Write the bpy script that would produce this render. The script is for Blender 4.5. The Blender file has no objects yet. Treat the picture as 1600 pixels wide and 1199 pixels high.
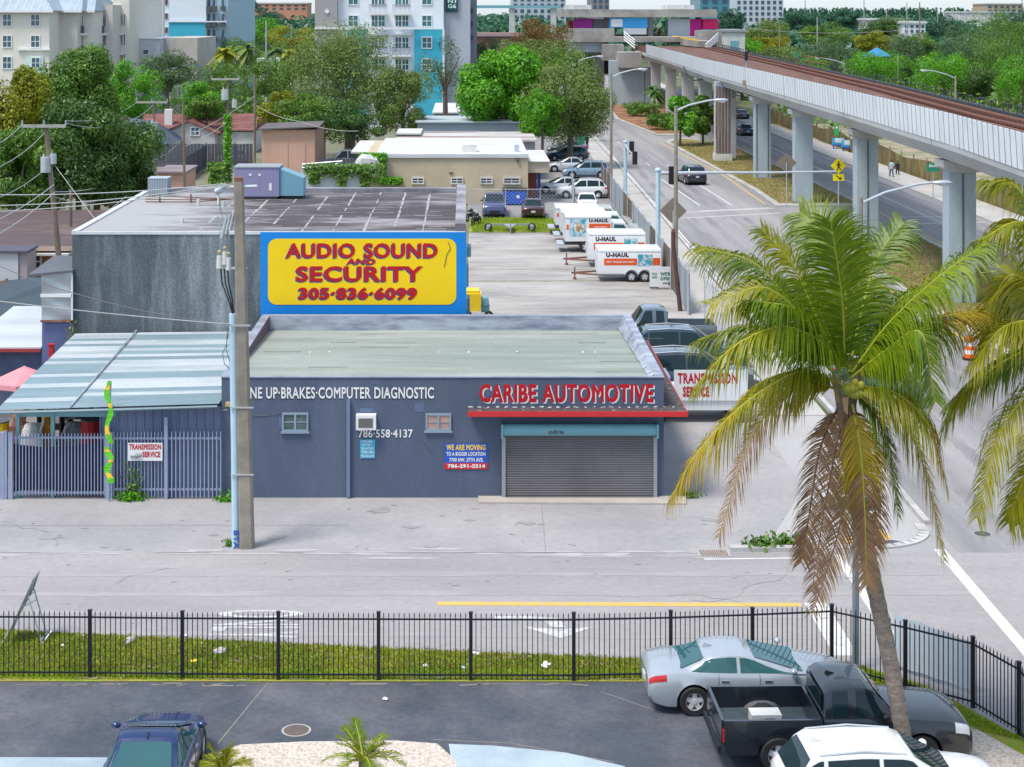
import bpy, bmesh, math, random
import numpy as np
from mathutils import Vector, Matrix
R = math.radians
SC = bpy.context.scene
COL = SC.collection
F, H, CX, HY = 2600.0, 16.0, 726.0, 20.0
# ---------------------------------------------------------------- camera, sky, sun, exposure
cam = bpy.data.cameras.new('camera'); camo = bpy.data.objects.new('camera', cam); COL.objects.link(camo)
camo.location = (0, 0, H); camo.rotation_euler = (R(90), 0, 0)
cam.sensor_fit = 'HORIZONTAL'; cam.sensor_width = 36; cam.lens = F / 1600 * 36
cam.shift_x = (800 - CX) / 1600; cam.shift_y = -(599.5 - HY) / 1600
cam.clip_start = 0.5; cam.clip_end = 12000
SC.camera = camo
SUN_EL, SUN_AZ = 64, 232          # azimuth measured clockwise from +Y (view direction): light comes from the left, a little behind the camera
w = bpy.data.worlds.new('World'); SC.world = w; w.use_nodes = True
nt = w.node_tree; bg = nt.nodes['Background']
sky = nt.nodes.new('ShaderNodeTexSky'); sky.sky_type = 'NISHITA'; sky.sun_disc = False
sky.sun_elevation = R(SUN_EL); sky.sun_rotation = R(SUN_AZ)
sky.air_density = 1.0; sky.dust_density = 1.0; sky.ozone_density = 1.0; sky.altitude = 0
cm = nt.nodes.new('ShaderNodeMix'); cm.data_type = 'RGBA'; cm.inputs[0].default_value = .45; cm.inputs[7].default_value = (4.8, 5.7, 6.8, 1)   # thin bright cloud over the blue
nt.links.new(sky.outputs[0], cm.inputs[6]); nt.links.new(cm.outputs[2], bg.inputs[0]); bg.inputs[1].default_value = 0.125
sl = bpy.data.lights.new('sun', 'SUN'); so = bpy.data.objects.new('sun', sl); COL.objects.link(so)
sl.energy = 2.5; sl.angle = R(18); sl.color = (1.0, .94, .85)
d = Vector((math.sin(R(SUN_AZ)) * math.cos(R(SUN_EL)), math.cos(R(SUN_AZ)) * math.cos(R(SUN_EL)), math.sin(R(SUN_EL))))
so.rotation_euler = d.to_track_quat('Z', 'Y').to_euler()
vs = SC.view_settings; vs.view_transform = 'Standard'; vs.look = 'None'; vs.exposure = 0.72; vs.gamma = 1; vs.use_curve_mapping = False
SC.cycles.max_bounces = 6; SC.cycles.transparent_max_bounces = 8
try:
    SC.cycles.use_denoising = True
except Exception:
    pass
rnd = random.Random(7)

# ---------------------------------------------------------------- helpers
def G(px, py, z=0.0):             # point of the place whose picture is (px, py) at height z
    Y = F * (H - z) / (py - HY); return Vector(((px - CX) * Y / F, Y, z))
def A(px, py, Y):                 # same, at distance Y
    return Vector(((px - CX) * Y / F, Y, H - (py - HY) * Y / F))
def X_(px, Y): return (px - CX) * Y / F
def Z_(py, Y): return H - (py - HY) * Y / F

MATS = {}
def mat(name, col, rough=.75, var=.12, scale=2.0, col2=None, mixscale=None, bump=0.0, metal=0.0, spec=.4, stretch=(1, 1, 1), lo=.42, hi=.62, fine=0.0, coat=0.0, emit=None):
    if name in MATS: return MATS[name]
    m = bpy.data.materials.new(name); m.use_nodes = True; n = m.node_tree; b = n.nodes['Principled BSDF']
    b.inputs['Roughness'].default_value = rough; b.inputs['Metallic'].default_value = metal
    b.inputs['Specular IOR Level'].default_value = spec
    if coat: b.inputs['Coat Weight'].default_value = coat; b.inputs['Coat Roughness'].default_value = .06
    tc = n.nodes.new('ShaderNodeTexCoord'); mp = n.nodes.new('ShaderNodeMapping'); mp.inputs['Scale'].default_value = stretch
    n.links.new(tc.outputs['Object'], mp.inputs[0])
    ns = n.nodes.new('ShaderNodeTexNoise'); ns.inputs['Scale'].default_value = scale; ns.inputs['Detail'].default_value = 8; ns.inputs['Roughness'].default_value = .62
    n.links.new(mp.outputs[0], ns.inputs['Vector'])
    mr = n.nodes.new('ShaderNodeMapRange'); mr.inputs[1].default_value = .25; mr.inputs[2].default_value = .75
    mr.inputs[3].default_value = 1 - var; mr.inputs[4].default_value = 1 + var
    n.links.new(ns.outputs[0], mr.inputs[0])
    base = n.nodes.new('ShaderNodeMix'); base.data_type = 'RGBA'
    base.inputs[6].default_value = (*col, 1); base.inputs[7].default_value = (*(col2 or col), 1); base.inputs[0].default_value = 0
    if col2:
        n2 = n.nodes.new('ShaderNodeTexNoise'); n2.inputs['Scale'].default_value = mixscale or scale * .4; n2.inputs['Detail'].default_value = 9; n2.inputs['Roughness'].default_value = .65
        n.links.new(mp.outputs[0], n2.inputs['Vector'])
        r2 = n.nodes.new('ShaderNodeMapRange'); r2.inputs[1].default_value = lo; r2.inputs[2].default_value = hi
        n.links.new(n2.outputs[0], r2.inputs[0]); n.links.new(r2.outputs[0], base.inputs[0])
    mul = n.nodes.new('ShaderNodeMix'); mul.data_type = 'RGBA'; mul.blend_type = 'MULTIPLY'; mul.inputs[0].default_value = 1
    n.links.new(base.outputs[2], mul.inputs[6]); n.links.new(mr.outputs[0], mul.inputs[7])
    last = mul.outputs[2]
    if fine:
        n3 = n.nodes.new('ShaderNodeTexNoise'); n3.inputs['Scale'].default_value = scale * 14; n3.inputs['Detail'].default_value = 3
        n.links.new(tc.outputs['Object'], n3.inputs['Vector'])
        r3 = n.nodes.new('ShaderNodeMapRange'); r3.inputs[1].default_value = .3; r3.inputs[2].default_value = .7; r3.inputs[3].default_value = 1 - fine; r3.inputs[4].default_value = 1 + fine
        n.links.new(n3.outputs[0], r3.inputs[0])
        m3 = n.nodes.new('ShaderNodeMix'); m3.data_type = 'RGBA'; m3.blend_type = 'MULTIPLY'; m3.inputs[0].default_value = 1
        n.links.new(last, m3.inputs[6]); n.links.new(r3.outputs[0], m3.inputs[7]); last = m3.outputs[2]
    n.links.new(last, b.inputs['Base Color'])
    if bump:
        bp = n.nodes.new('ShaderNodeBump'); bp.inputs['Strength'].default_value = bump; bp.inputs['Distance'].default_value = .03
        n.links.new(ns.outputs[0], bp.inputs['Height']); n.links.new(bp.outputs[0], b.inputs['Normal'])
    if emit:
        b.inputs['Emission Color'].default_value = (*emit, 1); b.inputs['Emission Strength'].default_value = 1.0
    MATS[name] = m; return m
def paint(name, col, metal=.0, rough=.28): return mat(name, col, rough, .03, 2, metal=metal, spec=.5, coat=.8)
def leafmat(name, c1, c2, trans=.3):
    if name in MATS: return MATS[name]
    m = bpy.data.materials.new(name); m.use_nodes = True; n = m.node_tree; n.nodes.remove(n.nodes['Principled BSDF'])
    out = n.nodes['Material Output']; geo = n.nodes.new('ShaderNodeNewGeometry'); tc = n.nodes.new('ShaderNodeTexCoord')
    ns = n.nodes.new('ShaderNodeTexNoise'); ns.inputs['Scale'].default_value = .45; ns.inputs['Detail'].default_value = 3
    n.links.new(tc.outputs['Object'], ns.inputs['Vector'])
    ad = n.nodes.new('ShaderNodeMath'); ad.operation = 'MULTIPLY_ADD'; ad.inputs[1].default_value = .45; ad.inputs[2].default_value = -.0
    n.links.new(geo.outputs['Random Per Island'], ad.inputs[0])
    a2 = n.nodes.new('ShaderNodeMath'); a2.operation = 'MULTIPLY_ADD'; a2.inputs[1].default_value = 1.6; n.links.new(ns.outputs[0], a2.inputs[0])
    sb = n.nodes.new('ShaderNodeMath'); sb.operation = 'SUBTRACT'; sb.inputs[1].default_value = .5; sb.use_clamp = True
    n.links.new(ad.outputs[0], a2.inputs[2]); n.links.new(a2.outputs[0], sb.inputs[0])
    mx = n.nodes.new('ShaderNodeMix'); mx.data_type = 'RGBA'; mx.inputs[6].default_value = (*c1, 1); mx.inputs[7].default_value = (*c2, 1)
    n.links.new(sb.outputs[0], mx.inputs[0])
    df = n.nodes.new('ShaderNodeBsdfDiffuse'); tr = n.nodes.new('ShaderNodeBsdfTranslucent'); gl = n.nodes.new('ShaderNodeBsdfGlossy'); gl.inputs['Roughness'].default_value = .45
    s1 = n.nodes.new('ShaderNodeMixShader'); s1.inputs[0].default_value = trans; s2 = n.nodes.new('ShaderNodeMixShader'); s2.inputs[0].default_value = .035
    n.links.new(mx.outputs[2], df.inputs[0]); n.links.new(mx.outputs[2], tr.inputs[0])
    n.links.new(df.outputs[0], s1.inputs[1]); n.links.new(tr.outputs[0], s1.inputs[2]); n.links.new(s1.outputs[0], s2.inputs[1]); n.links.new(gl.outputs[0], s2.inputs[2])
    n.links.new(s2.outputs[0], out.inputs[0]); MATS[name] = m; return m

def pieces(mb, name, m, parent=None):      # every box of the builder becomes an object of its own
    for i in range(0, len(mb.v), 8):
        q = MB(); q.add(mb.v[i:i + 8], [(3, 2, 1, 0), (4, 5, 6, 7), (0, 1, 5, 4), (1, 2, 6, 5), (2, 3, 7, 6), (3, 0, 4, 7)]); q.build(name, m, parent)
class MB:
    def __init__(s): s.v = []; s.f = []; s.mi = []
    def add(s, vs, fs, m=0):
        o = len(s.v); s.v += [tuple(v) for v in vs]
        for q in fs: s.f.append(tuple(i + o for i in q)); s.mi.append(m)
        return s
    def box(s, c, d, rz=0, m=0, M=None):
        hx, hy, hz = d[0] / 2, d[1] / 2, d[2] / 2; ca, sa = math.cos(rz), math.sin(rz); vs = []
        for z in (-hz, hz):
            for x, y in ((-hx, -hy), (hx, -hy), (hx, hy), (-hx, hy)):
                p = Vector((x, y, z))
                if M is not None: p = M @ p
                vs.append((c[0] + p.x * ca - p.y * sa, c[1] + p.x * sa + p.y * ca, c[2] + p.z))
        return s.add(vs, [(3, 2, 1, 0), (4, 5, 6, 7), (0, 1, 5, 4), (1, 2, 6, 5), (2, 3, 7, 6), (3, 0, 4, 7)], m)
    def b2(s, x0, x1, y0, y1, z0, z1, m=0): return s.box(((x0 + x1) / 2, (y0 + y1) / 2, (z0 + z1) / 2), (abs(x1 - x0), abs(y1 - y0), abs(z1 - z0)), 0, m)
    def poly(s, pts, m=0): return s.add(pts, [tuple(range(len(pts)))], m)
    def prism(s, pts, z0, z1, m=0):
        n = len(pts); vs = [(p[0], p[1], z0) for p in pts] + [(p[0], p[1], z1) for p in pts]
        return s.add(vs, [tuple(range(n))[::-1], tuple(range(n, 2 * n))] + [(i, (i + 1) % n, n + (i + 1) % n, n + i) for i in range(n)], m)
    def extr(s, pts, vec, m=0):   # polygon of 3-D points pushed along vec
        n = len(pts); vec = Vector(vec); vs = [Vector(p) for p in pts] + [Vector(p) + vec for p in pts]
        return s.add(vs, [tuple(range(n))[::-1], tuple(range(n, 2 * n))] + [(i, (i + 1) % n, n + (i + 1) % n, n + i) for i in range(n)], m)
    def tube(s, pts, r, n=8, m=0, r2=None):
        pts = [Vector(p) for p in pts]; rings = []; N = len(pts)
        for i, p in enumerate(pts):
            t = (pts[min(i + 1, N - 1)] - pts[max(i - 1, 0)])
            t = t.normalized() if t.length > 1e-9 else Vector((0, 0, 1))
            a = t.cross(Vector((0, 0, 1)) if abs(t.z) < .95 else Vector((0, 1, 0))).normalized(); b = t.cross(a)
            rr = r if r2 is None else r + (r2 - r) * i / max(1, N - 1)
            if isinstance(r, (list, tuple)): rr = r[i]
            rings.append([p + (a * math.cos(2 * math.pi * k / n) + b * math.sin(2 * math.pi * k / n)) * rr for k in range(n)])
        return s.loft(rings, m)
    def loft(s, rings, m=0, cap=True, ring_closed=True):
        n = len(rings[0]); vs = [v for r in rings for v in r]; fs = []
        for i in range(len(rings) - 1):
            for k in range(n if ring_closed else n - 1):
                a = i * n + k; b = i * n + (k + 1) % n; fs.append((a, b, b + n, a + n))
        if cap and ring_closed: fs.append(tuple(range(n))[::-1]); fs.append(tuple(range((len(rings) - 1) * n, len(rings) * n)))
        return s.add(vs, fs, m)
    def cyl(s, p0, p1, r, r2=None, n=12, m=0): return s.tube([p0, p1], r, n, m, r if r2 is None else r2)
    def ell(s, c, rad, nu=12, nv=8, m=0, jit=0, seed=0):
        g = random.Random(seed); rings = []
        for j in range(1, nv):
            th = math.pi * j / nv
            rings.append([(c[0] + rad[0] * math.sin(th) * math.cos(2 * math.pi * k / nu) * (1 + g.uniform(-jit, jit)), c[1] + rad[1] * math.sin(th) * math.sin(2 * math.pi * k / nu) * (1 + g.uniform(-jit, jit)), c[2] + rad[2] * math.cos(th) * (1 + g.uniform(-jit, jit))) for k in range(nu)])
        return s.loft(rings, m)
    def grid(s, fn, nu, nv, m=0):
        vs = [fn(i / nu, j / nv) for i in range(nu + 1) for j in range(nv + 1)]
        return s.add(vs, [(i * (nv + 1) + j, (i + 1) * (nv + 1) + j, (i + 1) * (nv + 1) + j + 1, i * (nv + 1) + j + 1) for i in range(nu) for j in range(nv)], m)
    def text(s, body, org, w, h, ax=(1, 0, 0), up=(0, 0, 1), m=0, bold=0.0, depth=.006, align='L', sx=None):
        vs, fs = glyphs(body, bold)
        x0 = min(v[0] for v in vs); x1 = max(v[0] for v in vs); y0 = min(v[1] for v in vs); y1 = max(v[1] for v in vs)
        kx = w / (x1 - x0); ky = h / (y1 - y0); ax = Vector(ax); up = Vector(up); nn = ax.cross(up); o = Vector(org)
        pts = [o + ax * ((v[0] - x0) * kx) + up * ((v[1] - y0) * ky) + nn * (v[2] * depth) for v in vs]
        return s.add(pts, fs, m)
    def build(s, name, mats, parent=None, smooth=None, label=None):
        me = bpy.data.meshes.new(name); me.from_pydata(s.v, [], s.f)
        if not isinstance(mats, (list, tuple)): mats = [mats]
        for q in mats: me.materials.append(q)
        if len(mats) > 1: me.polygons.foreach_set('material_index', s.mi)
        me.update()
        if smooth is not None:
            me.polygons.foreach_set('use_smooth', [True] * len(me.polygons)); me.set_sharp_from_angle(angle=R(smooth))
        bm = bmesh.new(); bm.from_mesh(me); bmesh.ops.recalc_face_normals(bm, faces=bm.faces); bm.to_mesh(me); bm.free()
        o = bpy.data.objects.new(name, me); COL.objects.link(o)
        if parent is not None: o.parent = parent
        if label: o['label'] = label
        return o
GL = {}
def glyphs(body, bold):
    k = (body, bold)
    if k in GL: return GL[k]
    if 'M' in body:            # the built-in M breaks when emboldened: set the line letter by letter with a drawn M
        wd = lambda q: (lambda v: max(a[0] for a in v) - min(a[0] for a in v))(glyphs(q, 0)[0])
        vs, fs, x = [], [], 0.0; b = bold; w2 = wd('II')
        for c in body:
            if c == 'M':
                o_ = [(.07 - b, -b), (.07 - b, .68 + b), (.17 + b * .5, .68 + b), (.39, .42 + b), (.61 - b * .5, .68 + b), (.71 + b, .68 + b), (.71 + b, -b), (.61 - b, -b), (.61 - b, .51 - b), (.42, .26 - b), (.36, .26 - b), (.17 + b, .51 - b), (.17 + b, -b)]; n = len(o_)
                v = [(p[0], p[1], .5) for p in o_] + [(p[0], p[1], -.5) for p in o_]; f = [tuple(range(n))[::-1], tuple(range(n, 2 * n))] + [(i, (i + 1) % n, n + (i + 1) % n, n + i) for i in range(n)]; adv = .78
            elif c == ' ': v, f, adv = [], [], .3
            else: v, f = glyphs(c, bold); adv = wd('I' + c + 'I') - w2
            o0 = len(vs); vs += [(p[0] + x, p[1], p[2]) for p in v]; fs += [tuple(i + o0 for i in q) for q in f]; x += adv * (1 + bold * .4) + bold * 1.2
        GL[k] = (vs, fs); return GL[k]
    cu = bpy.data.curves.new('t', 'FONT'); cu.body = body; cu.extrude = .5; cu.offset = bold; cu.resolution_u = 3; cu.space_character = 1.0 + bold * 2.2
    o = bpy.data.objects.new('t', cu); me = bpy.data.meshes.new_from_object(o)
    vs = [tuple(v.co) for v in me.vertices]; fs = [tuple(p.vertices) for p in me.polygons]
    bpy.data.objects.remove(o); bpy.data.curves.remove(cu); bpy.data.meshes.remove(me)
    GL[k] = (vs, fs); return GL[k]
def tag(o, label=None, cat=None, group=None, kind=None):
    if label: o['label'] = label
    if cat: o['category'] = cat
    if group: o['group'] = group
    if kind: o['kind'] = kind
    return o
def thing(name, label, cat, loc=(0, 0, 0), rz=0, group=None):
    o = bpy.data.objects.new(name, None); COL.objects.link(o); o.empty_display_size = .2
    o.location = loc; o.rotation_euler = (0, 0, rz); return tag(o, label, cat, group)
def struct(name, mb, m, smooth=None): return tag(mb.build(name, m, None, smooth), kind='structure')
def kids(o): return [c for c in bpy.data.objects if c.parent == o]
def dup(root, loc, rz, label=None, chmap=None):
    r = root.copy(); COL.objects.link(r); r.location = loc; r.rotation_euler = (0, 0, rz)
    if label: r['label'] = label
    for ch in kids(root):
        c = ch.copy(); COL.objects.link(c); c.parent = r
        for g in kids(ch): d_ = g.copy(); COL.objects.link(d_); d_.parent = c
    return r
def fastmesh(name, V, nper, m):
    """V: (N*nper,3) array, every nper verts one polygon"""
    me = bpy.data.meshes.new(name); n = len(V); nf = n // nper
    me.vertices.add(n); me.vertices.foreach_set('co', np.asarray(V, dtype=np.float32).ravel())
    me.loops.add(n); me.loops.foreach_set('vertex_index', np.arange(n, dtype=np.int32))
    me.polygons.add(nf); me.polygons.foreach_set('loop_start', np.arange(0, n, nper, dtype=np.int32))
    me.materials.append(m); me.update(calc_edges=True); me.validate(); return me
def meshobj(name, me, parent=None):
    o = bpy.data.objects.new(name, me); COL.objects.link(o)
    if parent is not None: o.parent = parent
    return o

# ---------------------------------------------------------------- materials
M = dict(
 white=mat('white_paint', (.72, .73, .74), .55, .06, 1.5), offwhite=mat('off_white', (.62, .62, .6), .7, .1, 1.2, (.45, .45, .44), .5),
 black=mat('black_rubber', (.02, .02, .022), .7, .1, 4), blackm=mat('black_metal', (.012, .012, .016), .45, .1, 4),
 grey=mat('grey_metal', (.32, .34, .36), .5, .1, 3, metal=.3), dgrey=mat('dark_grey', (.09, .095, .105), .7, .15, 2),
 galv=mat('galvanised', (.5, .54, .57), .42, .12, 2.5, metal=.45), chrome=mat('chrome', (.7, .7, .72), .2, .02, 2, metal=.9),
 rim=mat('alloy_rim', (.62, .62, .64), .3, .05, 2, metal=.25), glass=mat('car_glass', (.01, .025, .03), .03, .05, 1, spec=.35),
 glassl=mat('pale_car_glass', (.03, .10, .11), .05, .1, 1, spec=.5), pane=mat('window_pane', (.05, .11, .16), .12, .25, .7, spec=.8),
 red=mat('red_lamp', (.5, .015, .015), .25, .05, 2, coat=.6), lamp=mat('clear_lamp', (.65, .67, .68), .15, .05, 2, coat=.6), amber=mat('amber', (.8, .35, .03), .35, .05, 2),
 wood=mat('weathered_wood', (.16, .125, .095), .85, .25, 3, (.26, .22, .18), 1.2, stretch=(1, 1, .12), bump=.3), conc=mat('concrete', (.42, .41, .39), .85, .12, 1.2, (.3, .29, .27), .5, fine=.06),
 tan=mat('concrete_pole', (.30, .265, .215), .85, .1, 2.5, (.2, .18, .15), .8, fine=.1), steel_blue=mat('blue_grey_paint', (.25, .31, .42), .55, .08, 2),
 teal=mat('teal_paint', (.16, .36, .42), .5, .08, 2), pipe=mat('pale_blue_pipe', (.42, .58, .68), .5, .06, 2), brass=mat('brass', (.5, .38, .16), .4, .1, 4),
 redp=mat('red_paint', (.55, .025, .03), .5, .08, 2), orange=mat('orange_paint', (.8, .13, .02), .5, .08, 2), yellow=mat('yellow_paint', (.85, .58, .02), .5, .1, 3),
 green=mat('green_paint', (.02, .22, .12), .5, .1, 2), blue=mat('blue_paint', (.02, .09, .45), .5, .1, 2), cyan=mat('cyan_paint', (.05, .42, .6), .5, .1, 2),
 trunk=mat('bark', (.14, .115, .095), .9, .3, 4, bump=.4), rust=mat('rust', (.17, .07, .045), .85, .3, 4, (.26, .13, .08), 1.5), wire=mat('wire', (.12, .12, .125), .6, .1, 2), wirel=mat('pale_wire', (.42, .43, .43), .6, .1, 2),
 skin=mat('skin', (.16, .085, .055), .6, .05, 8), hair=mat('hair', (.012, .01, .01), .8, .1, 8), denim=mat('denim', (.06, .12, .24), .85, .1, 8), darkc=mat('dark_cloth', (.02, .022, .03), .9, .1, 8), palec=mat('pale_cloth', (.4, .5, .55), .9, .1, 8),
)
L = dict(
 dark=leafmat('leaf_dark', (.026, .08, .016), (.11, .215, .035)), mid=leafmat('leaf_mid', (.042, .13, .016), (.18, .32, .04)),
 bright=leafmat('leaf_bright', (.045, .2, .008), (.17, .46, .015)), olive=leafmat('leaf_olive', (.07, .135, .028), (.26, .34, .08)),
 yellow=leafmat('leaf_yellow', (.11, .15, .008), (.38, .38, .015)), rust=leafmat('leaf_rust', (.10, .07, .015), (.26, .15, .03)),
 grey=leafmat('leaf_greygreen', (.045, .1, .04), (.15, .24, .09)), teal=leafmat('leaf_far_haze', (.02, .085, .055), (.075, .2, .11)),  # teal of the far trees has the distance haze put into its colour
 palm=leafmat('palm_green', (.024, .10, .004), (.25, .32, .004), .3), palmy=leafmat('palm_yellow', (.24, .18, .004), (.55, .38, .01), .35), palmb=leafmat('palm_brown', (.15, .075, .038), (.46, .27, .14), .25), palmm=leafmat('palm_mixed', (.06, .13, .004), (.42, .37, .006), .35),
)
# ================================================================ GROUND
M['street'] = mat('street_asphalt', (.335, .318, .315), .9, .1, .35, (.26, .248, .25), .16, stretch=(.35, 1, 1), fine=.07, lo=.35, hi=.68, bump=.1)
M['apron'] = mat('apron_concrete', (.345, .33, .33), .9, .1, .3, (.27, .262, .268), .22, fine=.06, lo=.38, hi=.66)
M['avenue'] = mat('avenue_asphalt', (.29, .278, .28), .9, .1, .5, (.185, .178, .19), .42, stretch=(1, .05, 1), fine=.07, lo=.42, hi=.66)
M['lot'] = mat('sealed_asphalt', (.062, .07, .09), .8, .25, .5, (.13, .128, .14), .35, fine=.14, lo=.45, hi=.75)
M['slab'] = mat('lot_concrete', (.37, .35, .33), .9, .2, .6, (.235, .22, .215), .28, stretch=(.4, 1, 1), fine=.08, lo=.42, hi=.62)
M['gravel'] = mat('white_gravel', (.62, .55, .48), .95, .15, 6, (.38, .31, .26), 14, fine=.35, bump=1)
M['grassb'] = mat('grass_base', (.2, .26, .02), .95, .25, 1.5, (.3, .24, .06), .9, fine=.2)
M['drygrass'] = mat('dry_grass', (.19, .17, .04), .95, .25, 1.0, (.27, .21, .09), .45, fine=.3)
M['dirt'] = mat('dirt', (.32, .27, .2), .95, .2, .6, (.16, .17, .06), .25, fine=.15)
M['far'] = mat('far_ground', (.07, .095, .04), .95, .3, .06, (.15, .15, .09), .03)
M['walk'] = mat('sidewalk', (.44, .42, .4), .9, .1, .8, (.36, .345, .33), .4, fine=.06)
M['line'] = mat('white_line', (.62, .62, .61), .8, .12, 2, (.4, .4, .4), 4, lo=.46, hi=.7)
M['yline'] = mat('yellow_line', (.62, .4, .09), .8, .1, 2, (.42, .35, .22), 4, lo=.48, hi=.72)
M['bluecon'] = mat('blue_tint_concrete', (.37, .45, .5), .85, .07, .8, (.3, .37, .42), .5, fine=.04)
M['mulch'] = mat('mulch', (.2, .075, .035), .95, .25, 1.5, (.3, .2, .1), .4)
def sheet(name, pts, m, z=0): return struct(name, MB().poly([(p[0], p[1], z) for p in pts]), m)
def rect(x0, x1, y0, y1): return [(x0, y0), (x1, y0), (x1, y1), (x0, y1)]
sheet('ground', rect(-6000, 6000, -300, 9000), M['far'], -.06)
sheet('neighbourhood_yards', rect(-160, 8, 67, 260), mat('yards', (.2, .19, .15), .95, .2, .3, (.12, .13, .06), .1), -.03)
sheet('street', rect(-70, 60, 30, 49.3), M['street'], 0)
sheet('apron', [(-70, 49.3), (15, 49.3), (15, 62), (12, 67), (-70, 67)], M['apron'], -.002)
mb = MB()
for k in range(46):
    x = rnd.uniform(-16, 8); y = 49.2 + rnd.gauss(0, .22); a_ = rnd.uniform(.3, 1.6); b_ = rnd.uniform(.03, .13); n_ = 14
    mb.poly([(x + a_ * math.cos(q) * rnd.uniform(.7, 1.1), y + b_ * math.sin(q) * rnd.uniform(.5, 1.2), .003 + k * .0001) for q in [2 * math.pi * j / n_ for j in range(n_)]])
struct('dust_patch', mb, mat('pale_dust', (.40, .385, .385), .95, .06, 1))
mb = MB()
for k in range(70):
    x = rnd.uniform(-18, 13); y = rnd.uniform(43.5, 54.3); mb.box((x, y, .006), (rnd.uniform(.03, .25), rnd.uniform(.015, .05), .008), rnd.uniform(-.5, .5))
struct('road_speck', mb, mat('road_speck', (.21, .2, .2), .95, .2, 2))
sheet('avenue', [(14.6, 49.3), (60, 49.3), (60, 67), (41, 67), (41, 420), (22, 420), (16.6, 260), (15.2, 100)], M['avenue'], 0)
sheet('east_lot', rect(43.5, 160, 67, 240), M['dirt'], -.02)
# side lot with the rental trailers: concrete slabs with joints
sheet('trailer_lot', [(0, 66), (12.0, 66), (12.2, 121), (.3, 121)], M['slab'], 0)
sheet('lot_grass', [(.3, 121.1), (12.3, 121.1), (12.8, 129.4), (.3, 129.4)], mat('lot_grass_m', (.13, .18, .03), .95, .3, 1, (.26, .23, .08), .5, fine=.2), .003)
sheet('rear_lot', [(.3, 129.5), (16, 129.5), (17.5, 215), (.3, 215)], mat('rear_asphalt', (.27, .26, .26), .9, .12, .5, (.2, .2, .2), .25), .001)
mb = MB()
for y0, y1 in ((99, 99.3), (103.5, 103.7), (112, 112.12)): mb.poly([(.2, y0, .004), (11.4, y0 + .1, .004), (11.4, y1 + .1, .004), (.2, y1, .004)])
struct('slab_joint', mb, mat('mossy_joint', (.17, .16, .08), .95, .4, 2, (.3, .28, .22), 1))
# sidewalk and curbs of the avenue
mb = MB(); mb.prism([(11.6, 66), (14.35, 66), (14.9, 104), (15.7, 150), (16.3, 215), (14.8, 215), (13.3, 150), (12.2, 100)], -.1, .04); struct('sidewalk', mb, M['walk'])
mb = MB(); pl = [(14.35, 52), (14.6, 66), (14.95, 104), (15.75, 150), (16.4, 215)]
for a, b in zip(pl, pl[1:]): mb.prism([(a[0], a[1]), (a[0] + .2, a[1]), (b[0] + .2, b[1]), (b[0], b[1])], -.1, .13)
arc = [(14.35, 52)] + [(12.2 + 2.15 * math.cos(t), 51.6 - 2.0 * math.sin(t)) for t in [R(a) for a in range(10, 91, 10)]] + [(10.5, 49.55)]
for a, b in zip(arc, arc[1:]):
    n = Vector((b[1] - a[1], a[0] - b[0], 0)).normalized() * -.32
    mb.prism([a, b, (b[0] - n.x, b[1] - n.y), (a[0] - n.x, a[1] - n.y)], -.1, .05)
struct('curb', mb, mat('curb_concrete', (.5, .49, .48), .9, .1, 1, (.36, .35, .34), .6))
mb = MB(); mb.prism([(7.9, 49.35), (10.3, 49.35), (10.3, 49.6), (7.9, 49.65)], -.1, .13); struct('curb', mb, mat('curb_concrete', (1, 1, 1)))
mb = MB(); mb.prism([(11.6, 49.95), (13.0, 50.6), (12.9, 51.5), (12.2, 51.0), (11.5, 50.7)], -.05, .012); struct('tactile_pad', mb, M['yline'])
sheet('corner_pavement', [(9, 49.7), (12.2, 49.75), (13.6, 50.4), (14.3, 52), (14.55, 66), (11.5, 66), (11.4, 56)], mat('corner_conc', (.4, .39, .385), .9, .08, .6, (.34, .33, .33), .3, fine=.05), .004)
# median under the viaduct
mb = MB(); med = [(25.6, 137), (25.9, 150), (25.5, 170), (24.6, 205), (27, 212), (32.2, 205), (33.2, 137)]
mb.prism(med, -.1, .14); mb.prism([(25.2, 72), (24.9, 92), (25.4, 118), (32.6, 121), (32.5, 100), (32.0, 72)], -.1, .14)
struct('median_curb', mb, M['conc'])
def inset(p, k): c = Vector((sum(a[0] for a in p) / len(p), sum(a[1] for a in p) / len(p))); return [tuple(c + (Vector(a) - c) * k) for a in p]
sheet('median_grass', [(26.2, 138.5), (26.4, 150), (26, 170), (25.2, 204), (27, 210), (31.7, 204), (32.7, 138.5)], M['drygrass'], .145)
sheet('median_grass', [(25.7, 73), (25.4, 92), (25.9, 117), (32.1, 120), (32.0, 100), (31.5, 73)], M['drygrass'], .145)
mb = MB(); mb.prism([(25, 216), (34, 216), (36, 300), (24.5, 300), (22.6, 250)], -.1, .14); struct('median_curb', mb, M['conc'])
sheet('planting_bed', [(25.3, 218), (33.6, 218), (35.4, 298), (25, 298), (23.2, 250)], M['mulch'], .145)
mb = MB(); mb.prism([(40.0, 67), (43.4, 67), (44.5, 420), (41.2, 420)], -.1, .1); struct('sidewalk', mb, M['walk'])
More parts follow.
